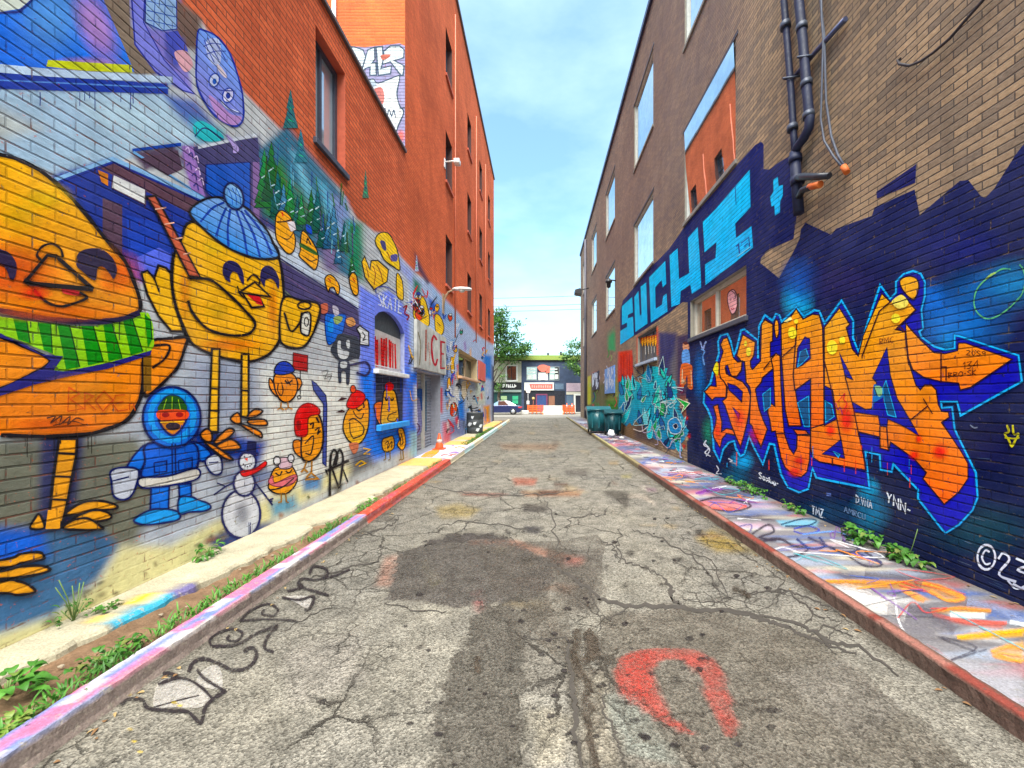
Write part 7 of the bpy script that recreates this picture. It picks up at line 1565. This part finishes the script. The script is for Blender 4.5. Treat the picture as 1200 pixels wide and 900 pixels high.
m_navyw = M('navy_render', (0.035, 0.055, 0.105), .6, var=.25, scale=2); m_lime = M('lime_parapet', (0.20, 0.27, 0.05), .7); m_dteal = M('dark_teal_frame', (0.015, 0.06, 0.06), .4); m_green = M('green_poster', (0.03, 0.36, 0.18), .5)
m_fglass = glass_mat('shop_glass', .35, inner=(.02,.03,.035)); m_grn2 = M('pale_green_goods', (0.35, 0.5, 0.25), .6)
sh = tag(empty('cream_shop', (-5, FY+4, 0)), 'two storey cream clapboard shop with black fascia and green windows beyond the street', 'building')
mb = MB(); mb.box((-9.5, FY+.02, 0), (fx(611), FY+9, fz(422))); child(mb, 'wall', m_cream, sh)
mb = MB()
for k in range(14): mb.box((-9.4, FY-.012, 3.65+k*.18), (fx(610.4), FY+.018, 3.65+k*.18+.10))
child(mb, 'clapboard', m_cream, sh)
mb = MB(); panel(mb, 592.3, 594.2, 427.5, 447, .07); panel(mb, 605, 607, 427.5, 447, .07); panel(mb, 594.2, 605, 427.5, 429, .07); panel(mb, 594.2, 605, 445.4, 447.4, .09); w = child(mb, 'window', m_wf, sh)
mb = MB(); panel(mb, 594.2, 605, 429, 445.4, .02, 0, .02); mb.build('pane', m_fglass, w); mb = MB(); panel(mb, 599.3, 599.9, 429, 445.4, .04, 0, .03); mb.build('glazing_bar', m_dark, w)
mb = MB(); panel(mb, 538, 611, 448.3, 456.8, .12); child(mb, 'fascia_board', m_blk, sh)
mb = MB(); rq = random.Random(2)
for px0, wdt in ((584.5,2.6),(589.2,2.4),(593,1.5),(595.2,2),(597.8,1.8),(600.2,2),(602.8,2.2)):
    panel(mb, px0, px0+wdt*.38, 450.2, 454.3, .14, 0, .015); panel(mb, px0+wdt*.42, px0+wdt, 450.2+rq.choice([0,1.4,2.6]), 454.3-rq.choice([0,1.2]), .14, 0, .015)
child(mb, 'lettering', M('sign_white', (0.75, 0.75, 0.72)), sh)
mb = MB(); panel(mb, 538, 611, 457.0, 459.4, .25); child(mb, 'awning_rail', M('grey_green_rail', (0.22, 0.27, 0.25)), sh)
mb = MB(); panel(mb, 538, 611, 459.6, 484, .03)
for px in (585, 597.3, 609.5): panel(mb, px-.5, px+.5, 459.6, 484, .10)
child(mb, 'shopfront', m_dteal, sh)
for a, b, mt in ((587, 594, m_grn2), (600.5, 607.2, m_green)):
    mb = MB(); panel(mb, a, b, 464, 473, .075, 0, .02); o = child(mb, 'window', mt, sh); mb = MB(); panel(mb, a, b, 468.3, 469, .085, 0, .008); mb.build('glazing_bar', m_dteal, o)
nb = tag(empty('navy_shop', (1.5, FY+4, 0)), 'two storey navy shop with red sign and windows facing the alley', 'building')
mb = MB(); mb.box((fx(611)+.004, FY, 0), (9.5, FY+9, fz(422))); child(mb, 'wall', m_navyw, nb)
mb = MB(); mb.box((-9.6, FY-.22, fz(422)+.003), (9.6, FY+.5, fz(416.4))); child(mb, 'parapet', m_lime, nb); mb = MB(); mb.box((-9.55, FY-.12, fz(423.4)), (9.55, FY-.004, fz(422)-.003)); child(mb, 'gutter', m_blk, nb)
for a, b in ((617, 629.3), (643.6, 655.2)):
    mb = MB(); panel(mb, a-.4, a+.3, 429.4, 446, .06); panel(mb, b-.3, b+.4, 429.4, 446, .06); panel(mb, a+.3, b-.3, 429.4, 430.4, .06); panel(mb, a+.3, b-.3, 445, 446, .06); o = child(mb, 'window', M('grey_blue_sash', (0.14, 0.17, 0.2)), nb)
    mb = MB(); panel(mb, a+.3, b-.3, 430.4, 445, .02, 0, .015); mb.build('pane', m_fglass, o); mb = MB()
    for p in ((a+1, a+(b-a)*.5, 439.2, 444.2), (a+(b-a)*.58, b-1, 438.8, 444.2), (a+1, b-2, 432, 433.4), (a+1.6, b-1.5, 435.4, 436.8)): panel(mb, p[0], p[1], p[2], p[3], .035, 0, .012)
    mb.build('window_sticker', M('poster_pale', (0.52, 0.58, 0.54)), o)
mb = MB(); panel(mb, 631, 642, 436.5, 445.5, .05); panel(mb, 634.2, 638.4, 433.5, 445, .09); o = child(mb, 'relief_panel', m_wf, nb); o['label'] = 'white panel with pale red crest between the upper windows'
mb = MB(); X0, Z0 = fx(636.2), fz(431.6)
mb.prism([(X0 + .62*math.cos(a)*(1 + .12*math.sin(3*a)), Z0 + .42*math.sin(a)) for a in np.linspace(0, 2*math.pi, 18)[:-1]], 'y', FY-.2, FY-.01); mb.prism([(X0+.35, Z0-.6), (X0+.8, Z0-.5), (X0+.85, Z0+.2), (X0+.45, Z0+.3)], 'y', FY-.16, FY-.012); child(mb, 'crest', M('pale_red', (0.60, 0.13, 0.09)), nb)
mb = MB(); panel(mb, 614.6, 649, 448.4, 457.4, .22, 0, .2); sg = child(mb, 'sign_board', m_wf, nb); sg['label'] = 'white bordered red shop sign'
mb = MB(); panel(mb, 620.5, 647.6, 450, 455.8, .235, 0, .012); mb.build('sign_face', M('sign_red', (0.62, 0.10, 0.08)), sg)
mb = MB()
for k in range(9):
    p = 623 + k*2.6; panel(mb, p, p+1.5, 451.2 + (k*7 % 3)*.3, 454.6, .25, 0, .012)
mb.build('lettering', M('sign_letter_pink', (0.70, 0.30, 0.26)), sg)
mb = MB(); panel(mb, 650, 660.5, 449.5, 456.3, .05); child(mb, 'window', M('blue_grey_glass', (0.10, 0.15, 0.22), .2), nb)
mb = MB(); panel(mb, 614, 662, 458, 484, .03); child(mb, 'shopfront', M('dark_shopfront', (0.02, 0.022, 0.032), .3), nb)
mb = MB(); panel(mb, 629.4, 640.2, 463.2, 484, .06); child(mb, 'door', M('blue_door', (0.02, 0.05, 0.16)), nb)
mb = MB(); panel(mb, 628, 629.3, 461.6, 484, .09); panel(mb, 640.3, 641.6, 461.6, 484, .09); panel(mb, 629.3, 640.3, 461.6, 463.1, .09); child(mb, 'door_frame', M('purple_frame', (0.16, 0.03, 0.08)), nb)
mb = MB(); panel(mb, 643, 650, 464, 480, .07); child(mb, 'window', M('warm_display', (0.22, 0.10, 0.06)), nb)
mb = MB(); panel(mb, 663.6, 690, 449, 458.6, .16); child(mb, 'fascia_board', M('lilac_fascia', (0.42, 0.32, 0.38)), nb); mb = MB(); panel(mb, 663.6, 690, 459, 462.4, .12); child(mb, 'trim', M('cream_trim', (0.55, 0.52, 0.42)), nb)
mb = MB(); panel(mb, 664, 671.6, 462.6, 478, .06); child(mb, 'window', M('blue_grey_glass'), nb); mb = MB(); panel(mb, 672.2, 674.4, 461.5, 484, .14); panel(mb, 680.4, 682, 461.5, 484, .14); panel(mb, 674.4, 680.4, 461.5, 463.4, .14); child(mb, 'door_frame', m_wf, nb); mb = MB(); panel(mb, 674.4, 680.4, 463.6, 484, .08); child(mb, 'door', M('dark_door', (0.02, 0.022, 0.035)), nb)
for k, (px, h_) in enumerate(((642.5, .45), (658, .6), (612, .3))):
    mb = MB(); mb.box((fx(px)-.12, FY+1.2, fz(416.4)-.3), (fx(px)+.12, FY+1.5, fz(416.4)+h_), bev=.02); child(mb, 'chimney', m_dark, nb)
for (x0, x1, hh, c, lb) in ((-30, -9.7, 7.6, (0.30, 0.14, 0.09), 'plain brick terrace left of the cream shop'), (9.7, 32, 8.2, (0.33, 0.30, 0.26), 'plain grey terrace right of the navy shop')):
    t_ = tag(empty('terrace_building', ((x0+x1)/2, FY+4, 0)), lb, 'building'); mb = MB(); mb.box((x0, FY, 0), (x1, FY+9, hh)); child(mb, 'wall', M('terrace' + lb[:12], c, .8), t_)
    for k in range(int((x1-x0)/2.6)):
        for z in (1.0, 4.6):
            mb = MB(); mb.box((x0+.8+k*2.6, FY-.03, z), (x0+2.1+k*2.6, FY+.02, z+1.7)); child(mb, 'window', m_fglass, t_)
# car
cx0, cy0 = -1.95, 41.4                                 # rear bumper at cx0, facing -x, 4.5 m long
car = tag(empty('parked_car', (cx0-2.2, cy0, 0)), 'dark blue sedan parked at the far kerb beyond the alley mouth', 'car')
m_car = M('dark_blue_car_paint', (0.02, 0.03, 0.10), .18, .2, var=.05, bump=0, spec=.7); m_cg = glass_mat('car_glass', .6)
prof = [(0,.45),(.02,.80),(.10,.93),(.75,.97),(1.25,.99),(3.0,.97),(4.2,.86),(4.42,.70),(4.46,.40),(4.2,.22),(.2,.24)]
b = bmesh.new(); rings = []
for yy, k in ((-.86,.93),(-.80,1.0),(.80,1.0),(.86,.93)):
    rings.append([b.verts.new((cx0 - x - (2.2-x)*(1-k)*.3, cy0+yy, .2 + (z-.2)*(k if z > .6 else 1))) for x, z in prof])
for i in range(3):
    for k in range(len(prof)): b.faces.new([rings[i][k], rings[i][(k+1) % len(prof)], rings[i+1][(k+1) % len(prof)], rings[i+1][k]])
b.faces.new(rings[0][::-1]); b.faces.new(rings[3]); mb = MB(); mb.bm(b, 0); child(mb, 'body', m_car, car)
cab = [(.55,.965),(1.25,1.36),(1.7,1.43),(2.4,1.42),(3.25,.96)]
b = bmesh.new(); rings = []
for yy, k in ((-.78,0),(-.60,1),(.60,1),(.78,0)):
    rings.append([b.verts.new((cx0 - (1.9 + (x-1.9)*(1.0 if k else 1.04)), cy0+yy, z if k else .965 + (z-.965)*.02)) for x, z in cab])
for i in range(3):
    for k in range(len(cab)-1): b.faces.new([rings[i][k], rings[i][k+1], rings[i+1][k+1], rings[i+1][k]])
mb = MB(); mb.bm(b, 0); child(mb, 'window', m_cg, car)
mb = MB(); mb.box((cx0-2.42, cy0-.60, 1.405), (cx0-1.25, cy0+.60, 1.45), bev=.02); child(mb, 'roof', M('car_roof', (0.45, 0.48, 0.52), .15, .3), car)
for x in (.85, 3.65):
    for s in (-1, 1):
        mb = MB(); mb.lathe([(.2,-.10),(.31,-.10),(.33,-.05),(.33,.08),(.31,.10),(.2,.10)], 20)
        for i, v in enumerate(mb.v): mb.v[i] = (cx0-x+v[0], cy0 + s*.80 + v[2], .33 + v[1])
        w = child(mb, 'wheel', m_rub, car); mb = MB(); mb.lathe([(.02,-.02),(.19,-.01),(.19,.01),(.02,.02)], 14)
        for i, v in enumerate(mb.v): mb.v[i] = (cx0-x+v[0], cy0 + s*.90 + v[2], .33 + v[1])
        mb.build('rim', M('alloy_rim', (0.5, 0.5, 0.52), .3, .8), w)
for s in (-1, 1):
    mb = MB(); mb.box((cx0-.32, cy0+s*.62, .70), (cx0+.01, cy0+s*.865, .84), bev=.02); child(mb, 'tail_light', M('tail_red', (0.55, 0.03, 0.03), .25), car)
    mb = MB(); mb.box((cx0-4.44, cy0+s*.5, .62), (cx0-4.2, cy0+s*.84, .74), bev=.02); child(mb, 'headlight', M('head_clear', (0.7, 0.7, 0.7), .2), car)
# works barriers
m_or = M('barrier_orange', (0.72, 0.12, 0.02), .5); m_bw = M('barrier_white', (0.5, 0.49, 0.46), .6)
def at_d(px, d): return (px-VX)*d/FOC
r = tag(empty('white_barrier', (at_d(648, 42), 42, 0)), 'white wall shaped works barrier with orange ends at the alley mouth', 'barrier')
x0, x1 = at_d(637, 42), at_d(659, 42); mb = MB(); mb.prism([(41.72,.005),(42.28,.005),(42.24,.18),(42.1,.42),(42.07,.95),(41.93,.95),(41.9,.42),(41.76,.18)], 'x', x0, x1); child(mb, 'body', m_bw, r)
for a in (x0-.13, x1+.004):
    mb = MB(); mb.prism([(41.75,.006),(42.25,.006),(42.2,.18),(42.06,.40),(42.03,1.0),(41.97,1.0),(41.94,.40),(41.8,.18)], 'x', a, a+.126); child(mb, 'end_post', m_or, r)
def fence(px0, px1, d, label, posts):
    r = tag(empty('orange_barrier', (at_d((px0+px1)/2, d), d, 0)), label, 'barrier', 'orange plastic works barriers'); x0, x1 = at_d(px0, d), at_d(px1, d)
    mb = MB()
    for z in (.22, .42, .62, .82): mb.box((x0, d-.03, z), (x1, d+.03, z+.13), bev=.01)
    child(mb, 'rail', m_or, r)
    for k in range(posts):
        x = x0 + (x1-x0)*k/(posts-1); mb = MB(); mb.box((x-.05, d-.045, .03), (x+.05, d+.045, 1.0), bev=.01); p = child(mb, 'post', m_or, r); mb = MB(); mb.box((x-.18, d-.2, .004), (x+.18, d+.2, .06), bev=.01); mb.build('foot', m_rub, p)
fence(618.5, 634, 42.3, 'orange plastic works barrier left of the white one', 4); fence(661.5, 673, 42.4, 'orange plastic works barrier right of the white one', 3)
mb = MB(); mb.box((at_d(610.5, 41.6), 41.3, .004), (at_d(619.5, 41.6), 41.9, .42), bev=.05); tag(mb.build('concrete_block', m_bw), 'pale concrete block behind the parked car', 'block')
for k, px in enumerate((664.2, 670.3)):
    x = at_d(px, 41.8); r = tag(empty('delineator_post', (x, 41.8, 0)), ['orange and white delineator post nearer the white barrier', 'orange and white delineator post farther right'][k], 'post', 'delineator posts')
    mb = MB(); mb.lathe([(.07,.05),(.055,.1),(.05,1.15),(.03,1.2)], 12, at=(x, 41.8, 0)); child(mb, 'tube', m_or, r); mb = MB(); mb.lathe([(.056,.75),(.056,1.02),(.05,1.02),(.05,.75)], 12, at=(x, 41.8, 0)); child(mb, 'reflective_band', m_bw, r); mb = MB(); mb.lathe([(.2,.003),(.19,.05),(.06,.07)], 14, at=(x, 41.8, 0)); child(mb, 'base', m_rub, r)
x = at_d(618.8, 43.5); r = tag(empty('street_sign', (x, 43.5, .13)), 'pale sign on a thin pole before the red shop sign', 'sign')
mb = MB(); mb.tube([(x, 43.5, .13), (x, 43.5, 3.3)], .045, 10); child(mb, 'pole', M('grey_pole', (0.35, 0.35, 0.36)), r)
mb = MB(); mb.prism([(x-.18, 2.35), (x+.2, 2.3), (x+.3, 2.75), (x+.16, 3.2), (x-.25, 3.3), (x-.32, 2.9)], 'y', 43.40, 43.44); child(mb, 'sign_face', M('pale_pink_sign', (0.66, 0.55, 0.48)), r); mb = MB(); mb.box((x-.16, 43.38, 1.05), (x+.16, 43.43, 1.45), bev=.02); child(mb, 'plate', m_bw, r)
x = at_d(625, 43.6); r = tag(empty('works_sign', (x, 43.6, .13)), 'small dark works lamp post among the orange barriers', 'post'); mb = MB(); mb.tube([(x, 43.6, .13), (x, 43.6, 1.7)], .05, 8); child(mb, 'pole', M('dark_red_pole', (0.18, 0.05, 0.03)), r); mb = MB(); mb.lathe([(.04,0),(.14,.06),(.14,.24),(.04,.3)], 12, at=(x, 43.6, 1.55)); child(mb, 'lamp_head', M('amber_lamp', (0.55, 0.35, 0.12)), r)
# trees on the far side of the street
m_bark = M('bark', (0.10, 0.08, 0.06), .9); m_lfA = leaf_mat('street_tree_leaf', (0.035, 0.12, 0.025), (0.09, 0.22, 0.03)); m_lfB = leaf_mat('bright_tree_leaf', (0.04, 0.14, 0.03), (0.12, 0.24, 0.04))
def tree(x, y, h, tips, n, spread, lm, label, ls=.22, seed=1):
    q = random.Random(seed); r = tag(empty('street_tree', (x, y, 0)), label, 'tree', 'street trees')
    mb = MB(); mb.tube([(x, y, 0), (x+.05, y, h*.25), (x-.05, y+.05, h*.55), (x+.1, y, h*.8)], [.22,.17,.13,.07], 10); child(mb, 'trunk', m_bark, r)
    mb = MB(); cl = []
    for (tx, tz, ty) in tips:
        s = Vector((x, y, h*q.uniform(.3, .6))); e = Vector((tx, ty, tz)); md = (s+e)/2 + Vector((0, 0, .4)); mb.tube([s, md, e], [.08,.05,.02], 7); cl += [e, (md+e)/2, e + Vector((q.gauss(0,.4), q.gauss(0,.4), q.gauss(0,.3)))]
        for k in range(2): e2 = e + Vector((q.gauss(0, spread*.7), q.gauss(0, spread*.7), q.gauss(0, spread*.5))); mb.tube([md, (md+e2)/2 + Vector((0,0,.15)), e2], [.035,.02,.008], 5); cl.append(e2)
    child(mb, 'limb', m_bark, r)
    mb = MB()
    for k in range(n):
        c0 = q.choice(cl); p = c0 + Vector((q.gauss(0, spread*.5), q.gauss(0, spread*.5), q.gauss(0, spread*.36))); a, b_ = q.uniform(0, 6.3), q.gauss(0, .6); L = ls*q.uniform(.6, 1.3)
        d = Vector((math.cos(a)*math.cos(b_), math.sin(a)*math.cos(b_), math.sin(b_))); sd = d.cross(Vector((q.gauss(0,1), q.gauss(0,1), 1.2))).normalized()*L*.32
        mb.face([mb.vert(p - d*L*.5), mb.vert(p + sd), mb.vert(p + d*L*.5), mb.vert(p - sd)], 0)
    child(mb, 'crown', lm, r, recalc=False)
tree(-5.6, 44.3, 8.5, [(-4.3,11.2,43.8),(-3.9,10.4,44.2),(-4.6,10.2,43.6),(-4.2,9.2,44.2),(-3.4,8.6,44),(-2.6,8.0,44.3),(-1.7,7.4,44),(-3.6,7.2,43.8),(-4.6,7.0,44.6),(-2.2,6.9,44.4),(-6.5,9,44),(-7.4,8,44.5),(-6.2,10.6,45)], 6500, .8, m_lfA, 'leafy street tree leaning over the cream shop', .26, 3)
tree(-4.6, 43.6, 3.6, [(-4.5,3.2,43.4),(-4.1,4.2,43.6),(-4.7,2.6,43.5),(-4.4,4.9,43.6)], 420, .35, m_lfB, 'slim young tree in front of the cream shop', .16, 9)
tree(5.6, 43.9, 6.5, [(3.6,6.9,43.8),(3.9,7.6,44),(3.2,5.4,43.5),(4.0,5.0,43.4),(4.3,4.7,43.6),(4.6,7.8,44),(3.0,6.3,43.9),(6.2,7.5,44),(6.8,6.2,44.2)], 2600, .55, m_lfB, 'bright green street tree behind the right warehouse corner', .22, 5)
# overhead wires
for k, (z0, z1, y) in enumerate(((11.4, 12.3, 42.4), (12.0, 12.9, 42.7), (13.0, 13.9, 43.0), (7.6, 7.9, 44.8))):
    pts = [(-30 + 60*i/24, y, z0 + (z1-z0)*i/24*2.0 - .5 - .6*math.sin(math.pi*i/24)) for i in range(25)]
    mb = MB(); mb.tube(pts, .03 if k < 3 else .015, 5); tag(mb.build('overhead_wire', M('wire_grey', (0.10, 0.10, 0.11), .5)), ['lowest of the three overhead wires above the street', 'middle overhead wire above the street', 'highest overhead wire above the street', 'thin wire just above the lime parapet'][k], 'wire', 'overhead wires')
for x in (-30, 30):
    mb = MB(); mb.tube([(x, 42.8, 0), (x, 42.8, 15)], [.17, .12], 10); mb.box((x-.06, 41.6, 13), (x+.06, 44.0, 13.16)); tag(mb.build('utility_pole', m_bark), 'wooden utility pole %s of the alley carrying the wires' % ('left' if x < 0 else 'right'), 'pole')
# ================================================================== SKY, SUN, CAMERA
w = bpy.data.worlds.new('World'); scene.world = w; w.use_nodes = True; nt = w.node_tree; nt.nodes.clear()
SUN_EL, SUN_AZ = 66.0, 180.0                           # veiled sun high behind the camera: degrees, clockwise from +Y
sky = nt.nodes.new('ShaderNodeTexSky'); sky.sky_type = 'NISHITA'; sky.sun_disc = False; sky.sun_elevation = R(SUN_EL); sky.sun_rotation = R(SUN_AZ); sky.air_density = 1.0; sky.dust_density = 1.6; sky.ozone_density = 1.2
tc = nt.nodes.new('ShaderNodeTexCoord'); mp = nt.nodes.new('ShaderNodeMapping'); mp.inputs['Scale'].default_value = (1.0, 1.0, 2.6); nt.links.new(tc.outputs['Generated'], mp.inputs[0])
nz = nt.nodes.new('ShaderNodeTexNoise'); nz.inputs['Scale'].default_value = 2.6; nz.inputs['Detail'].default_value = 7; nz.inputs['Roughness'].default_value = .55; nt.links.new(mp.outputs[0], nz.inputs['Vector'])
rp = nt.nodes.new('ShaderNodeValToRGB'); nt.links.new(nz.outputs[0], rp.inputs[0]); rp.color_ramp.elements[0].position = .38; rp.color_ramp.elements[0].color = (0,0,0,1); rp.color_ramp.elements[1].position = .95; rp.color_ramp.elements[1].color = (.3,.3,.3,1)
mx = nt.nodes.new('ShaderNodeMix'); mx.data_type = 'RGBA'; nt.links.new(rp.outputs[0], mx.inputs[0]); tn = nt.nodes.new('ShaderNodeMix'); tn.data_type = 'RGBA'; tn.blend_type = 'MULTIPLY'; tn.inputs[0].default_value = 1; tn.inputs[7].default_value = (.94, 1.16, 1.08, 1); nt.links.new(sky.outputs[0], tn.inputs[6]); nt.links.new(tn.outputs[2], mx.inputs[6]); mx.inputs[7].default_value = (6.2, 7.4, 8.4, 1)
bg = nt.nodes.new('ShaderNodeBackground'); bg.inputs['Strength'].default_value = 0.098; nt.links.new(mx.outputs[2], bg.inputs[0]); wo = nt.nodes.new('ShaderNodeOutputWorld'); nt.links.new(bg.outputs[0], wo.inputs[0])
sl = bpy.data.lights.new('sun', 'SUN'); sl.energy = 3.8; sl.angle = R(60); sl.color = (1.0, .93, .82); so = bpy.data.objects.new('sun', sl); COL.objects.link(so)
az, el = R(SUN_AZ), R(SUN_EL); dirv = Vector((math.sin(az)*math.cos(el), math.cos(az)*math.cos(el), math.sin(el))); so.rotation_euler = dirv.to_track_quat('Z', 'Y').to_euler(); so.location = dirv*60
cam = bpy.data.cameras.new('camera'); co = bpy.data.objects.new('camera', cam); COL.objects.link(co); scene.camera = co
co.location = (0, 0, EYE); co.rotation_euler = (R(90), 0, 0); cam.sensor_fit = 'HORIZONTAL'; cam.sensor_width = 36; cam.lens = FOC/1200*36
cam.shift_x = -(VX-600)/1200; cam.shift_y = (VY-450)/1200; cam.clip_start = .05; cam.clip_end = 2000
vs_ = scene.view_settings; vs_.view_transform = 'Standard'; vs_.look = 'None'; vs_.gamma = 1.0; vs_.exposure = 2.0; vs_.use_curve_mapping = False
scene.cycles.transparent_max_bounces = 40; scene.cycles.max_bounces = 8; scene.cycles.use_denoising = True
